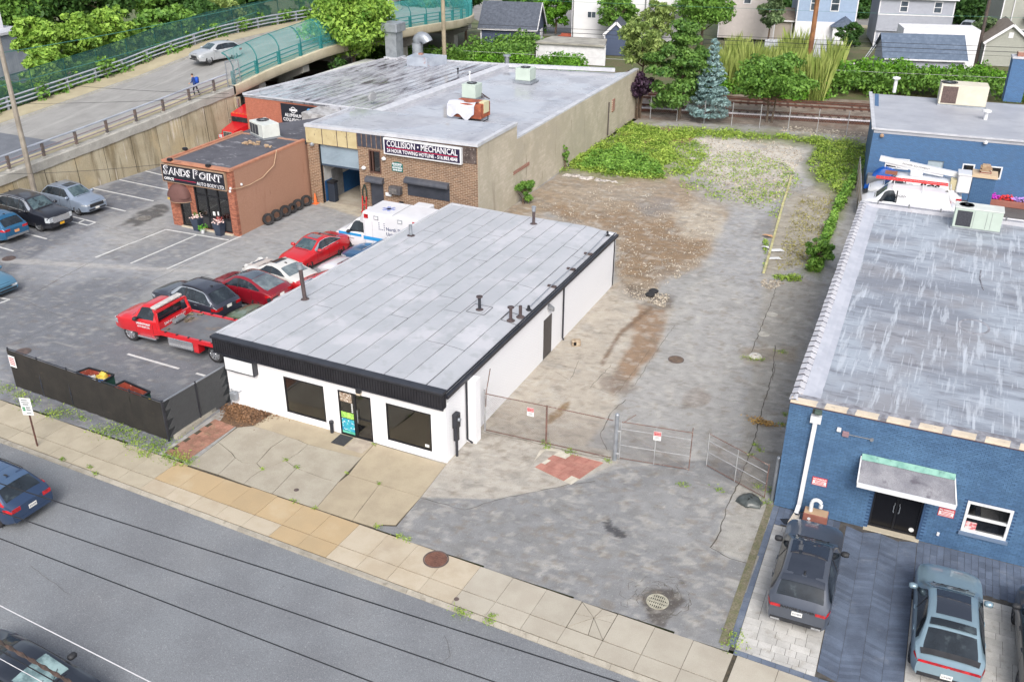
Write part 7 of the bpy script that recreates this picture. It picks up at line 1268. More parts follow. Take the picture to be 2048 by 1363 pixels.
# far street beyond the houses
struct(sheet('far_street', [(-60, 112), (-34, 86), (-31.5, 88), (-40, 118), (60, 132), (60, 139), (-60, 125)], -.3, mat('far_asphalt', C(150, 148, 146), C(136, 134, 132), .5, fine=(5, .1)))); struct(sheet('far_pavement', [(-30, 118.5), (60, 128), (60, 131), (-30, 121.5)], -.28, m_wlk))
# poles and wires
def pole(label, x, y, h_, r_, m, arms=()):
    t = T('utility_pole', label, 'pole', (x, y, 0)); MB().tube([(0, 0, 0), (0, 0, h_)], [r_, r_*.7], 9).build('shaft', m, t)
    for z, l, a in arms: MB().beam((-l*math.cos(a), -l*math.sin(a), z), (l*math.cos(a), l*math.sin(a), z), .1, .12).build('crossarm', m, t)
    return t
m_wd = mat('pole_wood_grey', C(166, 158, 146), C(140, 132, 122), 1, rough=.9, layers=[(3, .55, .7, C(104, 98, 90), .6, (2, 2, .2))]); m_wb = mat('pole_wood_brown', C(160, 112, 76), C(120, 84, 60), 1, rough=.9, layers=[(3, .55, .7, C(90, 66, 50), .6, (2, 2, .2))])
q = G(70, 388, -39.75, 0); pole('grey wooden utility pole in front of the retaining wall, between the black and silver SUVs', -39.75, q.y, 14, .19, m_wd)
pole('brown wooden utility pole in the tall reeds before the light blue house', .5, 78.6, 17, .28, m_wb); pole('dark utility pole with cables beside the low grey garage', 16.6, 99.2, 16, .2, mat('pole_dark', C(96, 84, 78), C(80, 72, 70), 2)); q = G(888, 86, -33.9, 0); pole('tan pole in front of the bridge fence at the top of the picture', -33.9, q.y, 15, .24, mat('pole_tan', C(176, 164, 140), C(150, 140, 120), 1)); pole('short leaning bare pole right of the grey house', 17.4, 121, 7, .12, m_wd)
m_cab = mat('cable_black', C(36, 38, 44), rough=.6); m_cabw = mat('cable_pale', C(206, 206, 210), rough=.5); m_cabg = mat('cable_green', C(70, 130, 120), rough=.6)
def wire(label, a, b, z, r_, m, ext=(1.2, 1.2), sag=.0, grp=None):
    A, B = G(*a, z), G(*b, z); d = B-A; p0 = A-d*ext[0]; p1 = B+d*ext[1]; n = 14
    o = MB().tube([p0.lerp(p1, i/n)+Vector((0, 0, -sag*4*(i/n)*(1-i/n))) for i in range(n+1)], r_, 6).build('overhead_cable', m, None, 60); return tag(o, label, 'cable', grp)
wire('upper dark overhead cable crossing the street, farthest from the black sedan', (106, 1000), (1220, 1357), 9.2, .013, m_cab); wire('middle one of the three dark overhead cables crossing the street', (0, 1022.6), (990, 1363), 9.0, .013, m_cab); wire('lower dark overhead cable crossing the street, next to the white one', (0, 1076), (745, 1363), 8.8, .013, m_cab); wire('single white overhead cable passing the black sedan mirror', (0, 1210), (301, 1363), 7.5, .013, m_cabw, (1.5, 1.5))
A, B = G(0, 1283, 7.0), G(140, 1363, 7.0); d = B-A; tw = MB(); p0 = A-d*2; p1 = B+d*2; tw.tube([p0, p1], .03, 6)
for k in range(2): tw.tube([p0.lerp(p1, i/120)+Vector((0, .034*math.cos(i*.8+k*3.14), .034*math.sin(i*.8+k*3.14))) for i in range(121)], .014, 4)
tag(tw.build('overhead_cable', mat('cable_bundle', C(92, 74, 66), C(60, 52, 50), 6), None, 60), 'thick twisted brown cable bundle above the black sedan', 'cable'); wire('thin black cable just below the twisted bundle over the black sedan', (0, 1300), (112, 1363), 6.9, .014, m_cab, (2, 2)); wire('thin pale cable lowest over the black sedan', (0, 1316), (85, 1363), 6.9, .009, m_cabw, (2, 2))
def rwire(label, px, yoff, r_, m, x0=-60, x1=60, grp='cables along the railway'):
    # cable parallel to the track, at the height seen over the given picture point
    A = Vector(RW(0, yoff)); d = Vector((math.cos(RA), math.sin(RA), 0)); nn = Vector((-d.y, d.x, 0)); D = _f+_r*(px[0]-1024)/CF-_u*(px[1]-681.5)/CF; k = ((A-Vector(CP)).dot(nn))/(Vector(D).dot(nn)); z = float(CP[2]+D[2]*k)
    tag(MB().tube([RW(x, yoff, z+.00012*(x*1.0)**2) for x in np.linspace(x0, x1, 16)], r_, 5).build('overhead_cable', m, None, 60), label, 'cable', grp)
for i, (px, yo, r_, m) in enumerate([((1615, 79), 17.5, .022, m_cab), ((1615, 88), 17.5, .03, m_cab), ((1500, 91), 15.5, .014, m_cab), ((1618, 22), 17.5, .012, m_cabg), ((1700, 142), 12.5, .012, m_cabw)]): rwire(['dark railway cable, upper of the close pair at the brown pole', 'thick dark railway cable, lower of the close pair at the brown pole', 'thin railway cable in front of the brown pole', 'thin green cable high up at the brown pole', 'faint pale cable low over the hedge bank'][i], px, yo, r_, m)
for lab, a, b, z in (('green cable sweeping over the ramp from the bright tree', (97, 85), (508, 5), 9.5), ('second green cable running along the ramp fence top', (100, 142), (440, 45), 8.5)): wire(lab, a, b, z, .025, m_cabg, (.3, .3), .3)
for lab, a, b, z in (('thin dark cable dipping across the ramp road', (60, 160), (420, 185), 8.0), ('thin dark cable crossing the retaining wall to the brick wing', (0, 205), (488, 191), 6.5), ('faint cable pair low across the retaining wall', (0, 345), (330, 326), 4.8)): wire(lab, a, b, z, .011, m_cab, (.2, .1), .2)
# ================================================================= YARD FURNITURE AND SMALL THINGS
# black screened fence with its wired side panel
m_scr = mat('screen_black', C(44, 42, 40), C(52, 49, 46), 1.5, rough=.85, fine=(30, .2), layers=[(3, .62, .74, C(84, 72, 60), .35, (1, 1, 3))])
fA, fB, fC = G(33, 774), G(338, 882), G(463, 803)
sf = T('screen_fence', 'long black screened fence along the sidewalk in front of the two dumpsters', 'fence', (0, 0, 0)); d = (fB-fA); n = 5
for i in range(n):
    a, b = fA+d*(i/n), fA+d*((i+1)/n); L_ = []
    for k in range(9):
        p = a.lerp(b, k/8); h = 1.95-.12*(i+k/8)/n; o_ = .03*math.sin(k*2.1+i); L_.append([(p.x, p.y+o_*.6, .06), (p.x, p.y+o_, .7), (p.x, p.y-o_*.4, 1.4), (p.x, p.y, h)])
    MB().grid(L_).build('screen_panel', m_scr, sf, 60, fix=False)
for i in range(n+1): p = fA+d*(i/n); MB().tube([(p.x, p.y+.06, 0), (p.x, p.y+.06, 2.02-.1*i/n)], .035, 8).build('post', m_blk, sf)
MB().tube([(fA.x, fA.y+.05, 1.97), (fB.x, fB.y+.05, 1.85)], .025, 6).build('top_rail', m_blk, sf)
t = T('notice_sign', 'small red and white notice at the left end of the black screened fence', 'sign', fA+d*.012+Vector((0, -.06, 1.45)), math.atan2(d.y, d.x)); MB().box(0, .42, -.02, 0, -.28, .28).build('plate', m_stick, t)
for k in range(4): MB().box(.05, .37, -.026, -.021, .15-k*.1, .19-k*.1).build('print', mat('print_red', C(196, 60, 66)), t)
wf_ = T('wire_fence', 'black chain link fence with dark slats between the screened fence and the shop', 'fence', (0, 0, 0)); d2 = fC-fB; Lf = d2.length; mb = MB()
wires(mb, lambda s_, t_: tuple(fB+d2*(s_/Lf)+Vector((0, 0, t_+.05))), Lf, 1.78, .07, .006); mb.build('mesh', mat('mesh_black', C(64, 66, 70), rough=.5), wf_, fix=False)['kind'] = 'stuff'
MB().quad(tuple(fB+Vector((-.03, 0, .05))), tuple(fC+Vector((-.03, 0, .05))), tuple(fC+Vector((-.03, 0, 1.8))), tuple(fB+Vector((-.03, 0, 1.8)))).build('slat_sheet', mat('slat_black', C(44, 48, 52), C(54, 60, 64), 6, rough=.7), wf_, fix=False)
for u in (0, .5, 1): p = fB+d2*u; MB().tube([(p.x, p.y, 0), (p.x, p.y, 1.95)], .04, 8).build('post', m_blk, wf_)
MB().tube([tuple(fB+Vector((0, 0, 1.88))), tuple(fC+Vector((0, 0, 1.88)))], .03, 6).build('top_rail', m_galv, wf_)
a, b = G(352, 878), G(432, 818); tag(MB().beam((a.x, a.y, .08), (b.x, b.y, .08), .2, .2).build('kerb_block', m_kerb, None), 'mossy concrete kerb block beside the black wire fence', 'kerb block')
for lab, q, tr in (('open dumpster with bags and yellow rubbish behind the black fence', [(153, 745), (200, 768), (228, 750), (178, 736)], 1), ('empty open dumpster with a rust red inside, nearer the fence corner', [(219.6, 776), (277, 798), (300, 784), (249, 762)], 0)):
    P = [G(*p, 1.5) for p in q]; t = T('dumpster', lab, 'dumpster', (0, 0, 0)); mb = MB(); n = 4; ins = [(p.x+(sum(o.x for o in P)/4-p.x)*.07, p.y+(sum(o.y for o in P)/4-p.y)*.07) for p in P]
    for i in range(4):
        p, o = P[i], P[(i+1) % 4]; u, v = ins[i], ins[(i+1) % 4]; mb.m = 0; mb.add([(p.x, p.y, .15), (o.x, o.y, .15), (o.x, o.y, 1.5), (p.x, p.y, 1.5)], [(0, 1, 2, 3)]); mb.add([(p.x, p.y, 1.5), (o.x, o.y, 1.5), (v[0], v[1], 1.5), (u[0], u[1], 1.5)], [(0, 1, 2, 3)]); mb.m = 1; mb.add([(u[0], u[1], .25), (v[0], v[1], .25), (v[0], v[1], 1.5), (u[0], u[1], 1.5)], [(3, 2, 1, 0)])
    mb.add([(u[0], u[1], .26) for u in ins], [(0, 1, 2, 3)]); mb.build('container', [mat('dumpster_green', C(34, 74, 62), C(42, 84, 72), 2), mat('dumpster_rust', C(176, 84, 66), C(150, 70, 56), 2, layers=[(5, .55, .68, C(210, 180, 166), .6)])], t, fix=False)
    for i in range(4): p, o = P[i], P[(i+1) % 4]; MB().beam((p.x, p.y, 1.52), (o.x, o.y, 1.52), .07, .07).build('rim', m_blk2, t)
    if tr:
        random.seed(2); cx = sum(p.x for p in P)/4; cy = sum(p.y for p in P)/4; cols = [mat('bag_yellow', C(232, 206, 96), C(214, 186, 70), 4), mat('bag_white', C(230, 228, 222), C(206, 204, 200), 4), mat('bag_blue', C(96, 140, 200), C(80, 120, 180), 4)]
        for k in range(14):
            v = MB().lathe([(0, -.2), (.18, -.15), (.26, 0), (.2, .16), (0, .22)], (0, 0, 0), 8); v.v = [(x+random.uniform(-.05, .05), y+random.uniform(-.05, .05), z+random.uniform(-.05, .05)) for x, y, z in v.v]; v.build('rubbish_bag', cols[0 if k % 3 == 0 else (1 if k % 5 else 2)], t, 50, (cx+random.uniform(-.55, .55), cy+random.uniform(-.4, .4), 1.15+random.uniform(-.15, .2)))
    else: MB().box(-.28, .28, -.012, 0, -.2, .2).xf(Matrix.Translation(((P[1].x+P[2].x)/2+.04, (P[1].y+P[2].y)/2-.05, 1.1)) @ Matrix.Rotation(math.atan2(P[2].y-P[1].y, P[2].x-P[1].x), 4, 'Z')).build('yellow_label', mat('label_yellow', C(236, 214, 60)), t)
    for i in (0, 1): p, o = P[i], P[(i+1) % 4]; MB().box(-.08, .08, -.05, .05, 0, .16).build('caster', m_blk2, t, False, (p.x*.85+P[(i+2) % 4].x*.15, p.y*.85+P[(i+2) % 4].y*.15, 0))
p = G(75, 891); t = T('parking_sign', 'white street parking sign with a green arrow on a rusty post at the sidewalk', 'sign', p, R(20)); MB().tube([(0, 0, 0), (.02, 0, 2.3)], .035, 8).build('post', mat('post_rust', C(112, 74, 64), C(90, 62, 56), 4), t); MB().bbox(-.22, .24, -.05, -.035, 1.5, 2.3, .005).build('plate', m_stick, t)
for k, (x0, x1, z, h) in enumerate(((-.15, .1, 2.18, .04), (-.16, .16, 2.08, .04), (-.12, .12, 1.98, .05), (-.02, .16, 1.84, .05), (-.02, .16, 1.74, .05), (-.05, .16, 1.58, .04))): MB().box(x0, x1, -.056, -.0505, z, z+h).build('print', mat('print_grey', C(110, 116, 120)), t)
MB().box(-.17, -.06, -.056, -.0505, 1.70, 1.88).build('green_panel', mat('print_green', C(40, 140, 90)), t); text('2 HR', 'lettering', .07, m_stick, t, face_y(-.115, -.058, 1.79), .09, .001)
# gate line of the empty lot
m_rp = mat('rusty_pipe', C(130, 100, 90), C(108, 86, 80), 4, rough=.8, layers=[(6, .56, .68, C(190, 180, 172), .6)]); m_gp = mat('grey_pipe', C(176, 178, 180), C(156, 156, 158), 4, rough=.6, layers=[(6, .60, .72, C(120, 90, 78), .5)]); m_cl = mat('chain_link', C(150, 142, 136), C(124, 110, 104), 3, rough=.6)
def chain_panel(t, a, b, h, z0=.06, sp=.085, r_=.0032, m=None):
    d = b-a; L = d.length; mb = MB(); wires(mb, lambda s_, q: tuple(a+d*(s_/L)+Vector((0, 0, z0+q))), L, h-z0, sp, r_); o = mb.build('mesh', m or m_cl, t, fix=False); o['kind'] = 'stuff'; return o
gA, gB, gM = G(970, 861), G(1222, 917), G(1092, 888)
t = T('chain_fence', 'rusty chain link fence between the white pilaster and the steel gate post', 'fence', (0, 0, 0)); chain_panel(t, gA, gB, 1.82)
for z, m in ((1.82, m_rp), (.06, m_rp)): MB().tube([tuple(gA+Vector((0, 0, z))), tuple(gM+Vector((0, 0, z+.01))), tuple(gB+Vector((0, 0, z)))], .02, 8).build('rail', m, t)
for p, h, m in ((gA, 2.0, m_gp), (gM, 1.86, m_rp)): MB().tube([tuple(p), (p.x, p.y, h)], .04, 8).build('post', m, t)
MB().tube([(gA.x+.05, gA.y, 1.2), (gA.x+.07, gA.y+.02, 1.9), (gA.x+.22, gA.y+.1, 3.0)], .02, 6).build('loose_rod', m_rp, t)
def gate(lab, a, b, h, dx):
    t = T('gate_leaf', lab, 'gate', (0, 0, 0)); chain_panel(t, a, b, h, .1)
    for z in (.1, .72, h-.32, h): MB().tube([tuple(a+Vector((0, 0, z))), tuple(b+Vector((0, 0, z)))], .017, 8).build('rail', m_rp if z in (.1, h) else m_gp, t)
    m_ = a.lerp(b, .5)
    for p, h2, m in ((a, h+.02, m_gp), (b, h+(.22 if dx else .05), m_rp), (m_, h, m_gp)): MB().tube([(p.x, p.y, .05), (p.x, p.y, h2)], .02, 8).build('stile', m, t)
    MB().tube([tuple(a+Vector((0, 0, h-.32))), tuple(b+Vector((0, 0, .1)))], .008, 5).build('brace', m_cl, t); return t
q1, q2 = G(1238, 919), G(1377, 942); gate('left leaf of the chain link gate with a warning sign, standing half closed', q1, q2, 1.8, 1); r1, r2 = G(1412, 933), G(1528, 998); gate('right leaf of the chain link gate swung inward by the blue wall', r1, r2, 1.55, 0)
for lab, q, h, m in (('thick galvanised gate post at the end of the rusty fence', (1229, 919), 2.1, m_galv), ('galvanised gate post close to the blue wall', (1545, 1000), 1.9, m_galv)):
    p = G(*q); t = T('gate_post', lab, 'post', p); MB().tube([(0, 0, 0), (0, 0, h)], .085, 12).build('post', m, t); MB().lathe([(.09, 0), (.09, .03), (.05, .08), (0, .09)], (0, 0, h), 12).build('cap', m, t)
    for z in (.35, 1.4): MB().tube([(.0, -.05, z), (.2, -.0, z)], .03, 6).build('hinge', m_gp, t)
a = Vector((q1.x+.05, q1.y, 1.75)); tag(MB().tube([tuple(a), (a.x+.45, a.y+.25, 2.12)], .014, 5).build('bent_rod', m_rp, None), 'thin bent rod sticking up from the left gate leaf', 'rod')
for lab, A_, B_, u in (('red and white warning sign on the rusty fence', gA, gB, .37), ('red and white warning sign on the left gate leaf', q1, q2, .52)):
    p = A_.lerp(B_, u); t = T('warning_sign', lab, 'sign', (p.x, p.y, 0), math.atan2((B_-A_).y, (B_-A_).x), 'warning signs on the chain link'); MB().box(-.15, .15, -.03, -.02, 1.22, 1.62).build('plate', m_stick, t); MB().box(-.14, .14, -.034, -.0305, 1.43, 1.61).build('header', mat('print_red', (0, 0, 0)), t)
    text('POSTED', 'lettering', .08, m_stick, t, face_y(0, -.036, 1.56), .24, .001); text('NO TRESPASSING', 'lettering', .05, m_stick, t, face_y(0, -.036, 1.48), .25, .001)
    for k in range(3): MB().box(-.1, .1, -.034, -.0305, 1.27+k*.05, 1.285+k*.05).build('print', mat('print_grey', (0, 0, 0)), t)
# covers and drains
m_ir = mat('iron_rust', C(136, 98, 84), C(116, 84, 74), 3, rough=.7, metal=.2, fine=(20, .2)); m_ird = mat('iron_ring', C(112, 96, 92), C(92, 82, 80), 4, rough=.75); m_hole = mat('hole_black', C(16, 16, 18), rough=1)
def cover(lab, px, r_, m=m_ir, z=.008, sq=False):
    p = G(*px); t = T('manhole_cover', lab, 'manhole cover', (p.x, p.y, z)); MB().lathe([(r_*1.13, 0), (r_*1.13, .012), (r_*1.0, .012), (r_*1.0, 0)], (0, 0, 0), 28, closed=True).build('ring', m_ird, t); MB().lathe([(0, .008), (r_*.98, .008), (r_*.98, 0)], (0, 0, 0), 28).build('lid', m, t)
    rb_ = MB()
    for k in range(-3, 4): w_ = math.sqrt(max(.01, 1-(k/3.6)**2))*r_*.9; rb_.box(-w_, w_, k*r_*.24-.012, k*r_*.24+.012, .0085, .016)
    rb_.build('rib', m, t)['kind'] = 'stuff'; return t
cover('large rusty manhole cover at the inner edge of the sidewalk', (872, 1118), .40); cover('rusty barred manhole cover in the middle of the empty lot', (1352, 719), .34, mat('iron_brown', C(130, 112, 98), C(104, 90, 80), 3, rough=.8)); cover('worn round manhole cover behind the screened fence', (46, 703), .34, m_ird)
for k, (q, lab) in enumerate((((1544, 628), 'flat pale round lid beside the right crack, farther one'), ((1528, 668), 'flat pale round lid beside the right crack, nearer one'))): p = G(*q); tag(MB().lathe([(0, .012), (.2, .012), (.26, .02), (.3, .0)], (0, 0, 0), 18).build('round_lid', mat('lid_pale', C(196, 192, 182), C(170, 166, 156), 4), None, 50, (p.x, p.y, .0)), lab, 'lid', 'pale lids in the lot')
p = G(1511, 712); tag(MB().lathe([(.10, .02), (.12, .10), (.26, .08), (.32, .0)], (0, 0, 0), 16).build('pipe_collar', mat('white_stone', C(226, 222, 214), C(206, 200, 190), 4), None, 50, (p.x, p.y, .0)), 'white round concrete pipe collar in the weeds of the right crack', 'pipe collar')
def drain(lab, px, r_, m, z=.01):
    p = G(*px); t = T('storm_drain', lab, 'drain', (p.x, p.y, z)); MB().lathe([(0, -.0), (r_, .0)], (0, 0, 0), 26).build('pit', m_hole, t); MB().lathe([(r_*1.08, 0), (r_*1.08, .02), (r_*.93, .02), (r_*.93, 0)], (0, 0, 0), 28, closed=True).build('ring', m, t); g_ = MB()
    for k in range(-4, 5): w_ = math.sqrt(max(.02, 1-(k/4.7)**2))*r_*.95; g_.box(k*r_*.2-.018, k*r_*.2+.018, -w_, w_, .002, .018)
    for k in (-.45, 0, .45): w_ = math.sqrt(1-k*k)*r_*.95; g_.box(-w_, w_, k*r_-.03, k*r_+.03, .003, .0185)
    g_.build('grate', m, t); return t
drain('round storm drain grate ringed by crazed asphalt on the apron', (1315, 1203), .34, mat('grate_pale', C(190, 186, 168), C(160, 156, 140), 4, rough=.6)); drain('storm drain grate in the puddle before the brick office', (289, 436.5), .42, mat('grate_grey', C(150, 146, 140), C(120, 116, 112), 4)); drain('dark storm drain grate at the left edge of the lot', (18, 517), .36, m_ird)
p = G(593, 980); tag(MB().lathe([(0, .008), (.07, .008), (.09, .014), (.1, 0)], (0, 0, 0), 14).build('water_cap', m_ird, None, 50, (p.x, p.y, .025)), 'tiny round water valve cap in the forecourt concrete', 'valve cap'); p = G(913, 1197); tag(MB().lathe([(0, .008), (.06, .008), (.08, .014), (.09, 0)], (0, 0, 0), 14).build('water_cap', m_ird, None, 50, (p.x, p.y, .0)), 'small round valve cap in the sidewalk below the big manhole', 'valve cap')
# tyres, cone and planters by the office
random.seed(4)
ty0 = None; g_ty = 'old tyres along the office side wall'
for i, (q, lab) in enumerate(zip([(527, 447), (545, 439), (559, 430), (573, 423), (587, 418), (604, 410)], ['worn tyre at the near end of the row along the office wall', 'worn tyre second from the near end of the row', 'worn tyre third from the near end of the row', 'narrow tyre tucked behind its neighbours in the row', 'tyre fifth in the row, shiny black', 'lone tyre next to the orange cone'])):
    p = G(*q); r_ = .38 if i != 3 else .33; t = T('tyre', lab, 'tyre', (-23.72, p.y, r_), 0, g_ty); MB().lathe([(r_*.6, -.11), (r_*.9, -.12), (r_, -.08), (r_, .08), (r_*.9, .12), (r_*.6, .11), (r_*.55, 0)], (0, 0, 0), 24, 'x', True).xf(Matrix.Rotation(-.22+random.uniform(-.05, .05), 4, 'Y') @ Matrix.Rotation(random.uniform(-.6, -.2), 4, 'Z')).build('tread', m_tyre, t, 40)
    tr_ = MB()
    for k in range(18): a = k*math.pi/9; tr_.beam((-.085, r_*1.0*math.cos(a), r_*1.0*math.sin(a)), (.085, r_*1.0*math.cos(a), r_*1.0*math.sin(a)), .05, .014, (0, math.cos(a), math.sin(a)))
    tr_.xf(Matrix.Rotation(-.22, 4, 'Y') @ Matrix.Rotation(-.4, 4, 'Z')).build('tread_block', m_tyre, t)['kind'] = 'stuff'
p = G(613, 404); t = T('traffic_cone', 'orange traffic cone between the last tyre and the workshop wall', 'cone', (-23.45, p.y, 0)); MB().box(-.2, .2, -.2, .2, 0, .04).build('base', mat('cone_orange', C(232, 116, 60)), t); MB().lathe([(.14, .04), (.04, .75), (0, .75)], (0, 0, 0), 14).build('cone', MATS['cone_orange'], t, 50)
m_pl = mat('planter_slate', C(54, 64, 82), C(62, 72, 90), 2, rough=.5); rngp = np.random.default_rng(5)
for lab, q, red in (('tall slate planter with white flowers, left one by the office door', (397, 460), 0), ('tall slate planter with white and red flowers, right one under the office window', (441, 470), 1)):
    p = G(*q); t = T('planter', lab, 'planter', p); MB().prism([(-.2, -.2), (.2, -.2), (.2, .2), (-.2, .2)], 0, .1); MB().add([(-.2, -.2, 0), (.2, -.2, 0), (.2, .2, 0), (-.2, .2, 0), (-.3, -.3, .85), (.3, -.3, .85), (.3, .3, .85), (-.3, .3, .85)], [(0, 1, 5, 4), (1, 2, 6, 5), (2, 3, 7, 6), (3, 0, 4, 7), (4, 5, 6, 7), (3, 2, 1, 0)]).build('pot', m_pl, t); mf = MB()
    for k in range(40): x, y, z = rngp.uniform(-.32, .32), rngp.uniform(-.32, .32), rngp.uniform(.84, 1.08); mf.lathe([(0, .05), (.06, 0), (0, -.03)], (x, y, z), 5)
    mf.build('flower', mat('flower_white', C(244, 226, 222), C(232, 196, 190), 9), t)['kind'] = 'stuff'; ml = MB()
    for k in range(30): a = rngp.uniform(0, 6.28); h = rngp.uniform(.1, .5); r_ = rngp.uniform(.05, .3); ml.add([(.1*math.cos(a), .1*math.sin(a), .84), (r_*math.cos(a)+.04, r_*math.sin(a), .84+h*.7), (r_*1.2*math.cos(a), r_*1.2*math.sin(a), .84+h)], [(0, 1, 2)])
    ml.build('leaf', leafmat('leaf_planter', C(50, 92, 44), C(110, 160, 70)) if not red else leafmat('leaf_red', C(140, 40, 40), C(196, 90, 80)), t, fix=False)['kind'] = 'stuff'
p = G(406, 466); t = T('flower_pot', 'small white pot with a bright green plant between the two planters', 'flower pot', p); MB().lathe([(0, 0), (.1, 0), (.15, .24), (0, .22)], (0, 0, 0), 12).build('pot', m_white, t); ml = MB()
for k in range(50): a = rngp.uniform(0, 6.28); r_ = rngp.uniform(.1, .36); z = rngp.uniform(.24, .5); c_ = Vector((r_*math.cos(a), r_*math.sin(a), z)); ml.add([tuple(c_+Vector((-.06, 0, 0))), tuple(c_+Vector((0, -.05, .03))), tuple(c_+Vector((.07, 0, 0))), tuple(c_+Vector((0, .05, .03)))], [(0, 1, 2, 3)])
ml.build('leaf', leafmat('leaf_bright', C(70, 150, 40), C(150, 220, 80)), t, fix=False)['kind'] = 'stuff'
# by the workshop doors
t = T('wheelie_bin', 'dark bin standing just inside the left edge of the roller door', 'bin', (-22.6, 24.75, 0)); MB().bbox(-.28, .28, -.25, .25, 0, 1.35, .05).build('body', mat('bin_navy', C(40, 48, 62)), t); MB().bbox(-.3, .3, -.28, .28, 1.35, 1.5, .03).build('lid', m_blk2, t)
p = G(728, 415); t = T('hose_reel', 'dark green hose hanging beside a red hand truck at the workshop door', 'hose', (-19.42, 24.0, 0)); MB().tube([(0, -.03, 1.9), (-.16, -.06, 1.5), (-.14, -.08, .9), (0, -.1, .7), (.15, -.08, .9), (.14, -.05, 1.5), (.02, -.03, 1.88)], .05, 7).build('hose', mat('hose_green', C(44, 60, 54)), t, 60); ht = MB(); 
for x in (-.15, .15): ht.tube([(x, -.25, .05), (x, -.12, 1.1)], .035, 6)
ht.tube([(-.15, -.2, .5), (.15, -.2, .5)], .03, 6); ht.box(-.2, .2, -.4, -.1, .02, .06); ht.build('hand_truck', m_red, t)
tag(MB().bbox(-.2, .2, -.15, .15, 0, .42, .03).build('plastic_can', m_white, None, False, (-18.95, 23.85, 0)), 'white plastic can at the foot of the dark shutter door', 'can'); tag(MB().bbox(-.16, .16, -.12, .12, .55, 1.25, .04).box(-.03, .03, -.03, .03, 0, .56).build('post_box', m_blk2, None, False, (-16.35, 23.6, 0)), 'dark box on a post below the window cooler', 'box')
# lot debris
def px3(q, z=0.0): p = G(*q, z); return (p.x, p.y, z)
for lab, q in (('black rubber disc on the gravel, nearer one', (1300, 590)), ('black rubber disc on the gravel, farther one', (1307, 583))): tag(MB().lathe([(0, .1), (.2, .12), (.28, .06), (.26, .0), (0, 0)], (0, 0, 0), 14).build('rubber_disc', m_tyre, None, 50, px3(q, .05)), lab, 'rubber disc')
t = T('concrete_block', 'hollow tan concrete block on the ground beside the side door', 'block', px3((1152, 690)), .5); MB().bbox(-.22, .22, -.16, .16, 0, .30, .03).build('block', mat('block_tan', C(196, 180, 156), C(160, 140, 118), 6, fine=(20, .2)), t); MB().box(-.14, .0, -.165, -.16, .06, .24).build('hole', m_hole, t)
random.seed(8); v = MB().lathe([(0, .22), (.24, .2), (.42, .1), (.46, 0), (0, 0)], (0, 0, 0), 11); v.v = [(x+random.uniform(-.07, .07), y+random.uniform(-.06, .06), max(0, z+random.uniform(-.05, .05))) for x, y, z in v.v]; tag(v.build('plastic_sack', mat('sack_black', C(70, 76, 76), C(90, 96, 96), 5, rough=.3), None, 50, px3((1499, 1003))), 'crumpled black plastic sack beside the right gate post', 'sack')
lf = MB()
for k in range(240): x = random.gauss(0, .34); y = random.gauss(0, .13); a = random.uniform(0, 6.28); s_ = random.uniform(.04, .09); z = random.uniform(.01, .12); lf.add([(x-s_*math.cos(a), y-s_*math.sin(a), z), (x-s_*.4*math.sin(a), y+s_*.4*math.cos(a), z+.03), (x+s_*math.cos(a), y+s_*math.sin(a), z+.01), (x+s_*.4*math.sin(a), y-s_*.4*math.cos(a), z)], [(0, 1, 2, 3)])
o = tag(lf.build('dry_leaf_heap', leafmat('leaf_dry', C(150, 110, 60), C(226, 190, 120), .2), None, fix=False, loc=px3((1527, 846))), 'small heap of dry tan leaves by the blue wall', 'leaf heap')
t = T('timber_edging', 'broken line of pale timber edging running up the right side of the lot', 'timber', (0, 0, 0)); tl = [(1527, 548), (1538, 512), (1547, 478), (1556, 446), (1565, 412), (1574, 384), (1583, 352)]; m_tb = mat('timber_pale', C(206, 202, 150), C(180, 172, 126), 3, rnd=.08, layers=[(5, .55, .7, C(140, 130, 96), .6)])
for a, b in zip(tl[:-1], tl[1:]):
    A, B = G(*a), G(*b); B = A.lerp(B, .93); MB().beam((A.x, A.y, .10), (B.x, B.y, .10), .14, .12).build('timber', m_tb, t)
for lab, q, s_ in (('white curled sheet of board lying across the timber edging', (1552, 503), .5), ('smaller white sheet below the timber edging', (1550, 519), .4), ('tan flat stone left of the timber edging', (1536, 473), .35), ('thin white strip left of the timber edging', (1531, 496), .25)):
    v = [(-s_, -s_*.35, .05), (s_*.2, -s_*.5, .12), (s_, .0, .05), (s_*.5, s_*.4, .1), (-s_*.7, s_*.3, .06)]; tag(MB().add(v+[(x, y, z+.03) for x, y, z in v], [(4, 3, 2, 1, 0), (5, 6, 7, 8, 9)]+[(i, (i+1) % 5, 5+(i+1) % 5, 5+i) for i in range(5)]).build('board_scrap', mat('scrap_tan', C(206, 160, 120)) if 'tan' in lab else m_stick, None, False, px3(q, .05), random.uniform(-.4, .3)), lab, 'scrap')
rk = MB(); rgr = np.random.default_rng(21)
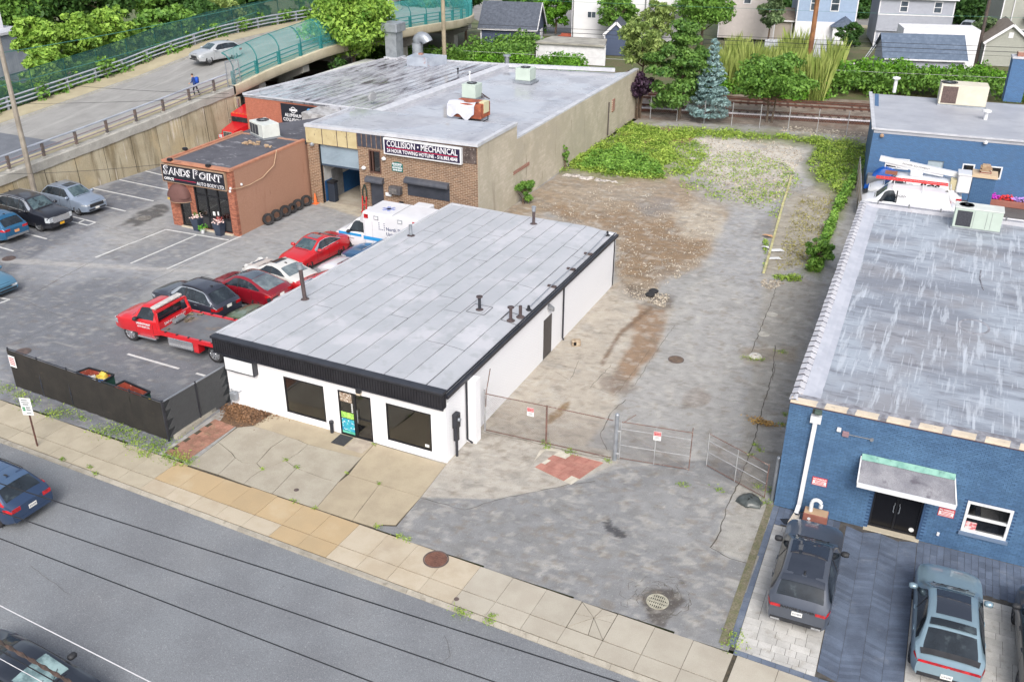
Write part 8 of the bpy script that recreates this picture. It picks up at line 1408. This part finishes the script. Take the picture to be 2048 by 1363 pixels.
def stones(poly, n, s0, s1, zz=.02):
    P = np.array(poly); lo, hi = P.min(0), P.max(0); c = 0
    while c < n:
        q = rgr.uniform(lo, hi, (400, 2)); q = q[polydist(q, poly) > 0]
        for a in q[:n-c]:
            p = G(a[0], a[1]); s_ = rgr.uniform(s0, s1)*rgr.uniform(.6, 1.2); an = rgr.uniform(0, 3.14); ca, sa = math.cos(an)*s_, math.sin(an)*s_; h = s_*rgr.uniform(.4, .9)
            rk.add([(p.x-ca, p.y-sa, zz-.02), (p.x+sa*.8, p.y-ca*.8, zz-.02), (p.x+ca, p.y+sa, zz-.02), (p.x-sa*.9, p.y+ca*.9, zz-.02), (p.x+rgr.uniform(-.3, .3)*s_, p.y+rgr.uniform(-.3, .3)*s_, zz+h)], [(0, 1, 4), (1, 2, 4), (2, 3, 4), (3, 0, 4)]); c += 1
stones([(1400, 270), (1560, 285), (1615, 305), (1590, 345), (1560, 400), (1480, 400), (1400, 350), (1340, 320)], 2600, .04, .10); stones([(1060, 400), (1240, 360), (1420, 400), (1430, 480), (1390, 540), (1290, 590), (1235, 565), (1230, 470), (1120, 440)], 2600, .03, .08, .06); stones([(1525, 558), (1560, 560), (1570, 568), (1540, 580), (1522, 570)], 130, .05, .11); stones([(1590, 370), (1690, 380), (1640, 540), (1530, 550)], 900, .03, .07, .05); stones([(1240, 560), (1340, 590), (1330, 615), (1250, 590)], 400, .04, .09); stones([(1560, 250), (1745, 268), (1745, 284), (1560, 262)], 300, .06, .14)
rk.build('rubble', mat('rubble_stone', C(190, 182, 168), C(150, 138, 122), 6, rough=.9, isl=.35), None, fix=False)['kind'] = 'stuff'
bs = None
for i, q in enumerate([(1135, 352), (1150, 353), (1164, 357), (1178, 358), (1196, 362), (1212, 364), (1226, 366)]):
    v = MB().lathe([(0, .16), (.2, .14), (.34, .05), (.3, 0), (0, 0)], (0, 0, 0), 8); v.v = [(x*1.3+random.uniform(-.06, .06), y+random.uniform(-.06, .06), max(0, z+random.uniform(-.05, .05))) for x, y, z in v.v]; tag(v.build('rubble_chunk', mat('chunk_pale', C(206, 200, 194), C(160, 152, 146), 4), None, False, px3(q), random.uniform(0, 3)), 'pale rubble chunk edging the green weeds, %s from the block wall' % ('first', 'second', 'third', 'fourth', 'fifth', 'sixth', 'last')[i], 'rubble chunk', 'rubble chunks edging the weeds')
# rear fences of the lot
t = T('chain_fence', 'thin grey chain link fence between the lot and the railway', 'fence', (0, 0, 0)); a, b = G(1300, 238), G(1752, 276); 
for i in range(9): p = a.lerp(b, i/8); MB().tube([tuple(p), (p.x, p.y, 2.1)], .035, 6).build('post', m_gp, t)
chain_panel(t, a, b, 2.0, .05, .22, .006, mat('mesh_grey', C(130, 128, 126)))
t = T('chain_fence', 'vine covered grey wire fence along the right side of the lot', 'fence', (0, 0, 0)); a, b = Vector((9.9, 45.5, 0)), Vector((11.9, 30.5, 0))
for i in range(7): p = a.lerp(b, i/6); MB().tube([tuple(p), (p.x, p.y, 1.9)], .035, 6).build('post', m_gp, t)
chain_panel(t, a, b, 1.85, .05, .13, .007, mat('mesh_brown', C(150, 140, 128))); MB().tube([(a.x, a.y, 1.87), (b.x, b.y, 1.87)], .025, 6).build('top_rail', m_gp, t)
t = T('blue_tarpaulin', 'bright blue tarpaulin draped over a load beside the white vans', 'tarpaulin', (11.9, 44.0, 0), .1); MB().grid([[(-1.3+2.7*u, -1.2+2.2*v, 1.9*min(1, 3*u*(1-u)+.25, 4*v*(1-v)+.2)+.08*math.sin(8*u)+.06*math.sin(9*v+u*4)) for u in np.linspace(0, 1, 16)] for v in np.linspace(0, 1, 12)]).build('sheet', mat('tarp_bright_blue', C(20, 96, 196), C(16, 84, 176), 2, rough=.45), t, 50, fix=False); MB().bbox(-1.2, 1.3, -1.1, .9, 0, 1.3, .05).build('load', m_grey, t)
# person on the ramp, with a backpack
t = T('person', 'person in a blue top with dark trousers walking on the ramp sidewalk', 'person', (RX(31.4)-.95, 31.4, RT(31.4)), R(200))
def skin(name, pts, edges, rad, m, parent):
    me = bpy.data.meshes.new(name); me.from_pydata(pts, edges, []); o = bpy.data.objects.new(name, me); COL.objects.link(o); md = o.modifiers.new('s', 'SKIN'); 
    for i, v in enumerate(me.skin_vertices[0].data): v.radius = (rad[i], rad[i]); v.use_root = (i == 0)
    o.modifiers.new('u', 'SUBSURF').levels = 1; bpy.context.view_layer.update(); m2 = bpy.data.meshes.new_from_object(o.evaluated_get(bpy.context.evaluated_depsgraph_get())); bpy.data.objects.remove(o)
    for q in m: m2.materials.append(q)
    o = bpy.data.objects.new(name, m2); COL.objects.link(o); o.parent = parent; return o
pts = [(0, 0, .95), (.02, 0, 1.15), (.06, 0, 1.38), (.09, 0, 1.5), (.11, 0, 1.62), (.12, 0, 1.70), (0, .10, .90), (.12, .11, .50), (.06, .11, .08), (.18, .11, .05), (0, -.10, .90), (-.12, -.11, .50), (-.26, -.11, .12), (-.15, -.11, .06), (.06, .20, 1.40), (.12, .24, 1.14), (.34, .22, 1.02), (.42, .21, 1.0), (.06, -.20, 1.40), (-.02, -.25, 1.13), (.16, -.24, .98), (.24, -.23, .95)]
ed = [(0, 1), (1, 2), (2, 3), (3, 4), (4, 5), (0, 6), (6, 7), (7, 8), (8, 9), (0, 10), (10, 11), (11, 12), (12, 13), (2, 14), (14, 15), (15, 16), (16, 17), (2, 18), (18, 19), (19, 20), (20, 21)]
rd = [.14, .135, .15, .055, .09, .08, .095, .065, .045, .04, .095, .065, .045, .04, .06, .045, .035, .035, .06, .045, .035, .035]
bo = skin('body', pts, ed, rd, [mat('cloth_blue', C(44, 70, 130)), mat('cloth_dark', C(40, 42, 52)), mat('skin_tone', C(206, 160, 136))], t)
for f in bo.data.polygons: f.use_smooth = True; z = f.center.z; f.material_index = 1 if z < .93 else (2 if z > 1.50 or (f.center.x > .22 and z < 1.1) else 0)
MB().lathe([(0, .115), (.06, .10), (.098, .04), (.1, 0)], (.10, 0, 1.66), 12).build('hair', mat('hair_brown', C(80, 62, 52)), t, 50); MB().bbox(.19, .22, -.015, .015, 1.62, 1.66, .004).build('nose', MATS['skin_tone'], t)
bp_ = T('backpack', 'bright blue backpack on the walking person', 'backpack', t.matrix_basis @ Vector((-.22, 0, 1.02)), R(200)); MB().bbox(-.14, .12, -.17, .17, 0, .5, .06).build('bag', mat('bag_bright_blue', C(30, 84, 190), C(24, 70, 164), 4), bp_, 60)
# flowers and vine at the rear blue building
for lab, q, cc in (('row of pink and red flowers at the foot of the rear blue wall', (2004, 391), None),):
    t = T('flower_bed', lab, 'flowers', (20.3, 44.2, 0)); MB().bbox(-1.6, 1.8, -.3, .4, 0, .45, .04).build('trough', mat('box_brown', (0, 0, 0)), t)
    for k, c_ in enumerate(((206, 60, 200), (226, 60, 60), (190, 150, 230), (200, 130, 110))):
        mf = MB()
        for i in range(50): mf.lathe([(0, .06), (.09, 0), (0, -.04)], (-1.5+k*.8+rgr.uniform(-.1, .8), rgr.uniform(-.3, .35), rgr.uniform(.42, .75)), 5)
        mf.build('flower', mat('petal%d' % k, C(*c_), isl=.2), t)['kind'] = 'stuff'
# ================================================================= VEGETATION
vr = np.random.default_rng(77)
def cards(cen, nor, size, asp=.55):
    """leaf-sized folded rhombs, one island each"""
    n = len(cen); nor = nor/np.maximum(np.linalg.norm(nor, axis=1, keepdims=True), 1e-6); a = vr.normal(size=(n, 3)); t = np.cross(nor, a); t /= np.maximum(np.linalg.norm(t, axis=1, keepdims=True), 1e-6); b = np.cross(nor, t)
    s = size[:, None]; V = np.stack([cen-t*s, cen-b*s*asp+nor*s*.18, cen+t*s, cen+b*s*asp+nor*s*.18], 1).reshape(-1, 3); return V
def leafmesh(name, V, m, parent=None, loc=None):
    nv = len(V); nf = nv//4; me = bpy.data.meshes.new(name); me.vertices.add(nv); me.vertices.foreach_set('co', V.astype(np.float32).ravel()); me.loops.add(nv); me.loops.foreach_set('vertex_index', np.arange(nv, dtype=np.int32)); me.polygons.add(nf); me.polygons.foreach_set('loop_start', np.arange(0, nv, 4, dtype=np.int32)); me.update(calc_edges=True); me.materials.append(m)
    o = bpy.data.objects.new(name, me); COL.objects.link(o)
    if parent is not None: o.parent = parent
    if loc is not None: o.location = loc
    return o
def clump_leaves(cl, n, size, flat=.0):
    """cl: list of (x,y,z,rx,rz)"""
    A = np.array(cl); w = A[:, 3]**2; idx = vr.choice(len(A), n, p=w/w.sum()); d = vr.normal(size=(n, 3)); d[:, 2] += .25; d /= np.linalg.norm(d, axis=1, keepdims=True); r = .35+.85*vr.random(n)**.7
    c = A[idx, :3]+d*np.stack([A[idx, 3], A[idx, 3], A[idx, 4]], 1)*r[:, None]; nn = d*.55+vr.normal(size=(n, 3))*.75+np.array([0, 0, .35+flat]); return cards(c, nn, size*(.45+.95*vr.random(n)))
m_bark = mat('bark_brown', C(116, 98, 82), C(92, 78, 66), 3, rough=.95, layers=[(6, .55, .7, C(70, 60, 52), .6, (1, 1, .3))]); m_barkg = mat('bark_grey', C(150, 142, 130), C(120, 112, 102), 3, rough=.95)
def tree(label, x, y, zc, rx, rz, n, lm, size=.24, kind='round', z0=0.0, cl_n=None, trunks=1, cat='tree', name='broadleaf_tree', group=None, bark=None, low=.0):
    t = T(name, label, cat, (x, y, z0), 0, group); cl = []
    if kind == 'round':
        k = cl_n or int(26+rx*8)
        for i in range(k):
            d = vr.normal(size=3); d /= np.linalg.norm(d); d[2] = d[2]*.9+.08; q = vr.random()**.42*.86; r = rx*vr.uniform(.12, .34)*(1.15-.45*q); cl.append((d[0]*rx*q, d[1]*rx*q, zc+d[2]*rz*q, r, r*vr.uniform(.5, .85)*min(1, rz/rx+.2)))
    elif kind == 'spruce':
        H = zc
        for z in np.linspace(.9, H*.97, 15):
            R_ = rx*(1-z/H)**.85+.12; m_ = max(4, int(R_*7))
            for j in range(m_): a = 6.28*j/m_+z*2.1; q = vr.uniform(.35, .95); cl.append((R_*q*math.cos(a), R_*q*math.sin(a), z-.18*q+vr.uniform(-.08, .08), .22+R_*.14, .16))
    elif kind == 'pine':
        H = zc
        for z in np.linspace(1.5+low, H, 8):
            R_ = rx*(.55+.45*math.sin(math.pi*min(1, (z-.6)/(H*1.05))))*(1-.55*max(0, z/H-.6)/.4); m_ = max(3, int(R_*2.4))
            for j in range(m_): a = 6.28*j/m_+vr.uniform(-.5, .5); q = vr.uniform(.25, .9); cl.append((R_*q*math.cos(a), R_*q*math.sin(a), z+vr.uniform(-.25, .35), vr.uniform(.55, .95), vr.uniform(.28, .48)))
    tb = MB(); top = zc*(.95 if kind != 'round' else .9); r0 = max(.05, rx*.045+.05)
    for k in range(trunks):
        a = 6.28*k/trunks; ox, oy = (.22*math.cos(a), .22*math.sin(a)) if trunks > 1 else (0, 0); tb.tube([(ox, oy, -.1), (ox*1.3+vr.uniform(-.1, .1), oy*1.3, top*.4), (ox*2.5+vr.uniform(-.2, .2), oy*2.5+vr.uniform(-.2, .2), top)], [r0/(1 if trunks == 1 else 1.7), r0*.7/(1 if trunks == 1 else 1.7), r0*.2], 7)
    tb.build('trunk', bark or m_bark, t, 60); lb = MB()
    for c_ in cl[::max(1, len(cl)//14)]: h = max(top*.25, min(c_[2]-.5*math.hypot(c_[0], c_[1]), top*.9)); lb.tube([(0, 0, h), (c_[0]*.5, c_[1]*.5, (h+c_[2])/2+.1), (c_[0], c_[1], c_[2])], [r0*.45, r0*.3, .02], 5, cap=False)
    lb.build('limb', bark or m_bark, t, 60)['kind'] = 'stuff'; leafmesh('crown', clump_leaves(cl, n, size), lm, t); return t
L_br = leafmat('leaf_bright_green', C(78, 128, 42), C(184, 220, 98)); L_mid = leafmat('leaf_mid_green', C(62, 108, 44), C(146, 190, 84)); L_dk = leafmat('leaf_deep_green', C(36, 70, 36), C(92, 134, 62)); L_yel = leafmat('leaf_yellow_green', C(86, 116, 52), C(180, 200, 118)); L_pur = leafmat('leaf_purple', C(44, 32, 48), C(88, 64, 86), .15); L_pin = leafmat('leaf_pine', C(58, 102, 50), C(136, 176, 84), .3); L_blu = leafmat('leaf_blue_spruce', C(100, 134, 136), C(176, 206, 206), .25); L_grn = leafmat('leaf_vine', C(52, 108, 26), C(140, 196, 62)); L_gry = leafmat('leaf_grey_green', C(78, 104, 70), C(140, 164, 112))
# along the end of the lot
tree('dark purple leaved plum tree against the end of the pale block wall', -10.9, 56.6, 3.2, 1.9, 1.5, 3600, L_pur, .15, trunks=4, name='purple_tree')
tree('dense yellow green tree behind the end of the pale block wall', -11.4, 58.6, 6.3, 2.75, 3.0, 6500, L_yel, .17); tree('tall soft needled pine with a straight trunk at the end of the lot', -7.45, 58.1, 8.1, 3.2, 0, 12000, L_pin, .17, 'pine', name='pine_tree'); tree('pale blue spruce right of the tall pine', -4.9, 58.7, 7.3, 2.0, 0, 8000, L_blu, .13, 'spruce', name='spruce_tree'); tree('wide bright green tree on a thin trunk, right of the blue spruce', .4, 60.2, 3.9, 3.7, 2.6, 10000, L_mid, .17, trunks=2)
# beyond the railway
tree('green tree in front of the white apartment house', -25.2, 90.5, 4.0, 2.7, 2.7, 5500, L_mid, .19); tree('dark bushy tree left of the beige house', -15.6, 96, 4.6, 4.2, 3.4, 9000, L_mid, .21); tree('slender light green tree between the apartment house and the dark bushy tree', -20.5, 93, 3.6, 2.2, 2.4, 3800, L_yel, .19); tree('grey green feathery tree left of the light blue house', -7.9, 99.5, 5.4, 2.3, 4.6, 6000, L_gry, .19); tree('round shrub tree right of the light blue house', 2.4, 96, 2.4, 1.7, 1.9, 2600, L_dk, .18); tree('leafy shrub tree beside the dark cable pole', 17.0, 103, 2.9, 1.7, 2.4, 2600, L_gry, .18)
for i, (px, r_, lab) in enumerate((((1720, 10), 5.5, 'dark street tree in the gap between the light blue and grey houses'), ((1930, 15), 5.5, 'dark street tree right of the grey house at the top edge'), ((1560, -8), 4.5, 'dark tree top behind the feathery grey green tree'), ((1410, -10), 4.5, 'dark tree top behind the bushy tree'))): p = G(*px, 135, 1); tree(lab, p.x, 135, p.z-.3, r_, 4.2, 3800, L_dk, .34)
for i, (px, r_, lab) in enumerate((((1075, 30), 3.0, 'clipped round evergreen behind the dark blue garage, left one'), ((1112, 22), 2.6, 'clipped round evergreen behind the dark blue garage, right one'), ((1045, 12), 3.0, 'dark evergreen behind the garage roof ridge'))): p = G(*px, 97, 1); tree(lab, p.x, 97, p.z, r_, r_*1.2, 3600, L_grn if i < 2 else L_dk, .22)
tree('large bright tree hanging over the bridge behind the workshop', -37.9, 50.6, 7.2, 5.0, 4.0, 17000, L_br, .20, cl_n=80); tree('low dark shrub under the large bright tree', -37.4, 47.8, 2.6, 2.0, 2.2, 3000, L_dk, .18, name='shrub', cat='shrub')
# left of the ramp: crowns given by picture point, placed on the far side of the fence
for i, (px, rr, lm, lab) in enumerate([((22, 185), 30, L_mid, 'low shrub at the left edge beside the far guardrail'), ((95, 150), 52, L_br, 'bright leafy tree leaning over the far guardrail at left'), ((75, 78), 44, L_br, 'bright tree with pale tips at the left above the sheds'), ((150, 75), 48, L_br, 'bright tree second from the left above the guardrail'), ((175, 120), 40, L_mid, 'mid green tree against the middle of the dark fence'), ((225, 62), 54, L_br, 'big bright tree in the middle of the ramp side row'), ((250, 112), 36, L_mid, 'round green tree low at the dark fence'), ((300, 62), 50, L_mid, 'green tree right of the big bright one in the ramp row'), ((352, 48), 46, L_mid, 'green tree above the silver hatchback'), ((405, 36), 44, L_dk, 'dark tree fourth from the right end of the ramp row'), ((452, 26), 36, L_yel, 'yellow green tree near the right end of the ramp row')]):
    p = G(px[0], px[1], -57.5 if i not in (0, 1) else -55, 0); dist = (p-Vector(CP)).length; r_ = rr/CF*dist; z0 = 0 if p.z > r_*.8 else 0; tree(lab, p.x, p.y, max(p.z, .8), r_, r_*.95, int(2400+r_*1500), lm, .24, group=None)
for i, (px, rr, dpt, lab) in enumerate([((25, 45), 60, 105, 'dark background tree at the far left behind the sheds'), ((120, 15), 60, 110, 'dark background tree second from the left at the top'), ((215, 5), 50, 115, 'dark background tree third from the left at the top'), ((300, 0), 50, 118, 'dark background tree above the middle of the ramp row'), ((395, -4), 46, 118, 'dark background tree above the silver hatchback'), ((500, 6), 40, 120, 'dark background tree left of the pale house by the bridge'), ((620, -6), 40, 122, 'dark background tree above the far bridge fence'), ((840, -8), 46, 125, 'dark background tree over the middle of the bridge fence'), ((930, -10), 40, 125, 'dark background tree over the right end of the bridge')]): p = G(px[0], px[1]-14+8*(i % 2), 4.5+(i % 3)); r_ = rr*1.25/CF*(p-Vector(CP)).length; tree(lab, p.x, p.y, p.z, r_, r_*.9, 6000, L_dk if i % 3 else L_mid, .30)
# hedges, vines, reeds and weeds: masses nobody could count
def mass(name, pts, n, lm, size, kind='stuff'):
    V = clump_leaves(pts, n, size); o = leafmesh(name, V, lm); o['kind'] = 'stuff'; return o
def along(x0, x1, y0, y1, h0, h1, k): return [(*RW(vr.uniform(x0, x1), vr.uniform(y0, y1))[:2], vr.uniform(h0, h1), vr.uniform(.7, 1.3), vr.uniform(.5, 1.0)) for _ in range(k)]
mass('vine_bank', along(-44, -18, 12.0, 16.5, .4, 1.6, 150), 22000, L_grn, .17); mass('vine_bank', along(-44, -30, 11, 15, .5, 2.4, 40), 6000, L_mid, .18); mass('shrub_bank', along(-2, 40, 12.5, 17.5, .4, 2.0, 210), 30000, L_mid, .18); mass('shrub_bank', along(4, 24, 14, 18, 1.2, 2.5, 40), 7000, L_grn, .17); mass('shrub_bank', along(-4, 6, 11, 15, .3, 1.4, 50), 8000, L_yel, .17); mass('bridge_shrub', [(vr.uniform(-36, -30), vr.uniform(68, 80), vr.uniform(.3, 2.2), vr.uniform(.9, 1.5), vr.uniform(.7, 1.2)) for _ in range(46)], 9000, L_mid, .2); mass('bridge_shrub', [(vr.uniform(-39, -34), vr.uniform(36, 50), vr.uniform(.3, 1.4), vr.uniform(.6, 1.0), vr.uniform(.5, .9)) for _ in range(20)], 3000, L_dk, .16)
mass('ramp_vine', [(RX(y)-13.2+vr.uniform(-1.2, .9), y, RT(y)+vr.uniform(-.6, .9), vr.uniform(.5, .9), vr.uniform(.5, .8)) for y in np.linspace(14, 60, 74)], 13000, L_mid, .17)
n = 17000; bx = vr.uniform(-8.5, 3.6, n); by_ = vr.uniform(70, 84, n); ok = fbm(bx, by_, .5, 9) > .44; bx, by_ = bx[ok], by_[ok]; n = len(bx); h = vr.uniform(1.4, 4.2, n)*(.5+fbm(bx, by_, .35, 12)); a = vr.uniform(0, 6.28, n); w_ = .016; lean = vr.normal(0, .09, (n, 2))
V = np.stack([np.stack([bx-w_*np.cos(a), by_-w_*np.sin(a), np.zeros(n)], 1), np.stack([bx+w_*np.cos(a), by_+w_*np.sin(a), np.zeros(n)], 1), np.stack([bx+w_*np.cos(a)*.6+lean[:, 0]*h*.5, by_+w_*np.sin(a)*.6+lean[:, 1]*h*.5, h*.75], 1), np.stack([bx-w_*.3*np.cos(a)+lean[:, 0]*h, by_+lean[:, 1]*h, h], 1)], 1).reshape(-1, 3)
leafmesh('reed_bed', V, leafmat('leaf_reed', C(120, 146, 62), C(196, 206, 122)))['kind'] = 'stuff'; mass('reed_scrub', [(vr.uniform(-8.5, 3.5), vr.uniform(69, 74), vr.uniform(.2, 1.5), vr.uniform(.6, 1.2), vr.uniform(.5, 1)) for _ in range(60)], 8000, L_grn, .17)
def weeds(name, poly, n, lm, s0, s1, hmax, dens=.5, clump=None):
    P = np.array(poly); q = vr.uniform(P.min(0), P.max(0), (n*4, 2)); sd = polydist(q, poly); q = q[sd > 0]; sd = sd[sd > 0]
    d = _f+np.outer(q[:, 0]-1024, _r)/CF-np.outer(q[:, 1]-681.5, _u)/CF; w3 = CP+d*(-CP[2]/d[:, 2])[:, None]; f_ = fbm(w3[:, 0], w3[:, 1], .8, 3); k = f_*sstep(-6, 26, sd)*1.15+.08 > dens+vr.uniform(-.2, .2, len(f_)); w3 = w3[k][:n]; f_ = f_[k][:n]
    z = vr.random(len(w3))**1.3*hmax*(.35+f_); c = w3.copy(); c[:, 2] = z+.02; nn = vr.normal(size=c.shape)*.5+np.array([0, 0, 1.0]); o = leafmesh(name, cards(c, nn, vr.uniform(s0, s1, len(c))), lm); o['kind'] = 'stuff'; return o
L_wd = leafmat('leaf_weed', C(96, 140, 44), C(198, 220, 104), .3); L_wd2 = leafmat('leaf_weed_dark', C(76, 124, 46), C(160, 204, 90), .3); L_dry = leafmat('leaf_weed_dry', C(140, 130, 78), C(196, 190, 120), .3)
weeds('weed_patch', WEED1, 30000, L_wd, .06, .13, .34, .44); weeds('weed_patch', [(1200, 300), (1270, 250), (1400, 262), (1440, 300), (1400, 350), (1340, 372), (1240, 366)], 9000, L_wd, .05, .11, .2, .52); weeds('weed_patch', [(1250, 250), (1340, 246), (1560, 262), (1745, 282), (1740, 305), (1560, 290), (1380, 285), (1240, 290)], 12000, L_wd, .05, .12, .25, .46); weeds('weed_patch', [(1130, 350), (1180, 300), (1240, 290), (1330, 330), (1345, 360), (1300, 366), (1200, 352)], 12000, L_wd2, .07, .15, .5, .46); weeds('weed_patch', WEED2, 26000, L_wd, .06, .13, .4, .46); weeds('weed_patch', [(1745, 300), (1735, 335), (1700, 400), (1680, 440), (1660, 500), (1645, 555), (1605, 548), (1640, 470), (1675, 390), (1715, 330)], 20000, L_wd2, .07, .15, .75, .38)
weeds('weed_sprinkle', [(1300, 300), (1400, 280), (1560, 300), (1620, 360), (1560, 450), (1480, 420), (1360, 400)], 3500, L_wd, .05, .11, .15, .54); weeds('weed_sprinkle', [(1590, 380), (1690, 370), (1640, 550), (1530, 556)], 4500, L_dry, .04, .09, .15, .50); weeds('weed_sprinkle', [(1525, 540), (1620, 545), (1610, 575), (1528, 566)], 1500, L_wd, .04, .09, .2, .5); weeds('weed_sprinkle', [(1518, 470), (1545, 470), (1540, 556), (1518, 556)], 700, L_wd, .04, .09, .12, .5)
for lab, q, r_, h, n, lm in (('leafy shrub at the corner of the block wall behind the grey roof', (1047, 408), 1.1, .9, 2600, L_mid), ('dense green bush at the corner of the pale felt roof', (1632, 535), .95, 1.0, 2600, L_mid), ('climbing vine with white blooms beside the blue chimney', (1924, 385), .7, 1.6, 1800, L_mid), ('thin sapling against the block wall in the weeds', (1131, 340), .5, 1.2, 700, L_mid)): p = G(*q); tree(lab, p.x, p.y, h, r_, h*.95, n, lm, .09, name='shrub', cat='shrub', cl_n=14)
def tufts(name, pts, per, lm, s0=.05, s1=.11):
    C_ = []
    for a in pts: p = G(a[0], a[1]); m_ = int(per*(a[2] if len(a) > 2 else 1)); r_ = .16*(a[2] if len(a) > 2 else 1); C_.append(np.stack([p.x+vr.normal(0, r_, m_), p.y+vr.normal(0, r_*.7, m_), vr.uniform(.01, .12, m_)], 1))
    c = np.concatenate(C_); nn = vr.normal(size=c.shape)+np.array([0, 0, .4]); o = leafmesh(name, cards(c, nn, vr.uniform(s0, s1, len(c)), .3), lm); o['kind'] = 'stuff'
tufts('verge_weed', [(10, 778, 2), (40, 790, 1.5), (60, 806, 2), (100, 826, 1.5), (135, 822, 2.4), (115, 832, 1.6), (165, 838, 1.2), (195, 860, 1.5), (235, 858, 2.6), (250, 868, 2.4), (275, 876, 2), (215, 866, 2), (265, 888, 2), (300, 900, 2.4), (320, 886, 2), (312, 895, 2), (340, 912, 2), (365, 920, 2.2), (350, 918, 2), (378, 926, 1), (290, 908, 1.5), (355, 870, 1), (370, 855, 1)], 60, L_wd, .03, .075)
tufts('joint_grass', [(916, 1222, .8), (925, 1228, .9), (985, 1232, .6), (978, 1245, .8), (755, 1055, .5), (800, 1075, .7), (815, 1080, .7), (525, 939, .4), (571, 921, .4), (594, 936, .5), (748, 890, .4), (759, 968, .4), (695, 948, .3), (630, 1018, .4), (590, 1003, .5), (1464, 1290, 1.2), (1470, 1270, 1), (1095, 895, .8), (1140, 905, 1), (1090, 885, .8), (1215, 922, .7), (1545, 985, 1.2), (1530, 1005, 1), (1515, 975, .9), (1510, 890, .6), (1565, 850, .8), (1572, 830, .8), (1365, 970, .8), (1440, 980, .8), (1500, 910, .6), (1520, 900, .6), (180, 935, .5), (125, 920, .5), (190, 948, .4), (1500, 718, 1.2), (1520, 720, 1), (1565, 705, 1)], 60, L_wd, .03, .07)
n = 260; C_ = []
for q in [(455, 815), (480, 812), (505, 822), (470, 830), (530, 828), (495, 838)]: p = G(*q); C_.append(np.stack([p.x+vr.normal(0, .35, n), p.y+vr.normal(0, .22, n), vr.uniform(.02, .06, n)], 1))
c = np.concatenate(C_); leafmesh('mulch_leaf', cards(c, vr.normal(size=c.shape)*.4+np.array([0, 0, 1]), vr.uniform(.03, .07, len(c))), leafmat('leaf_mulch_l', C(92, 68, 52), C(170, 130, 96), .1))['kind'] = 'stuff'
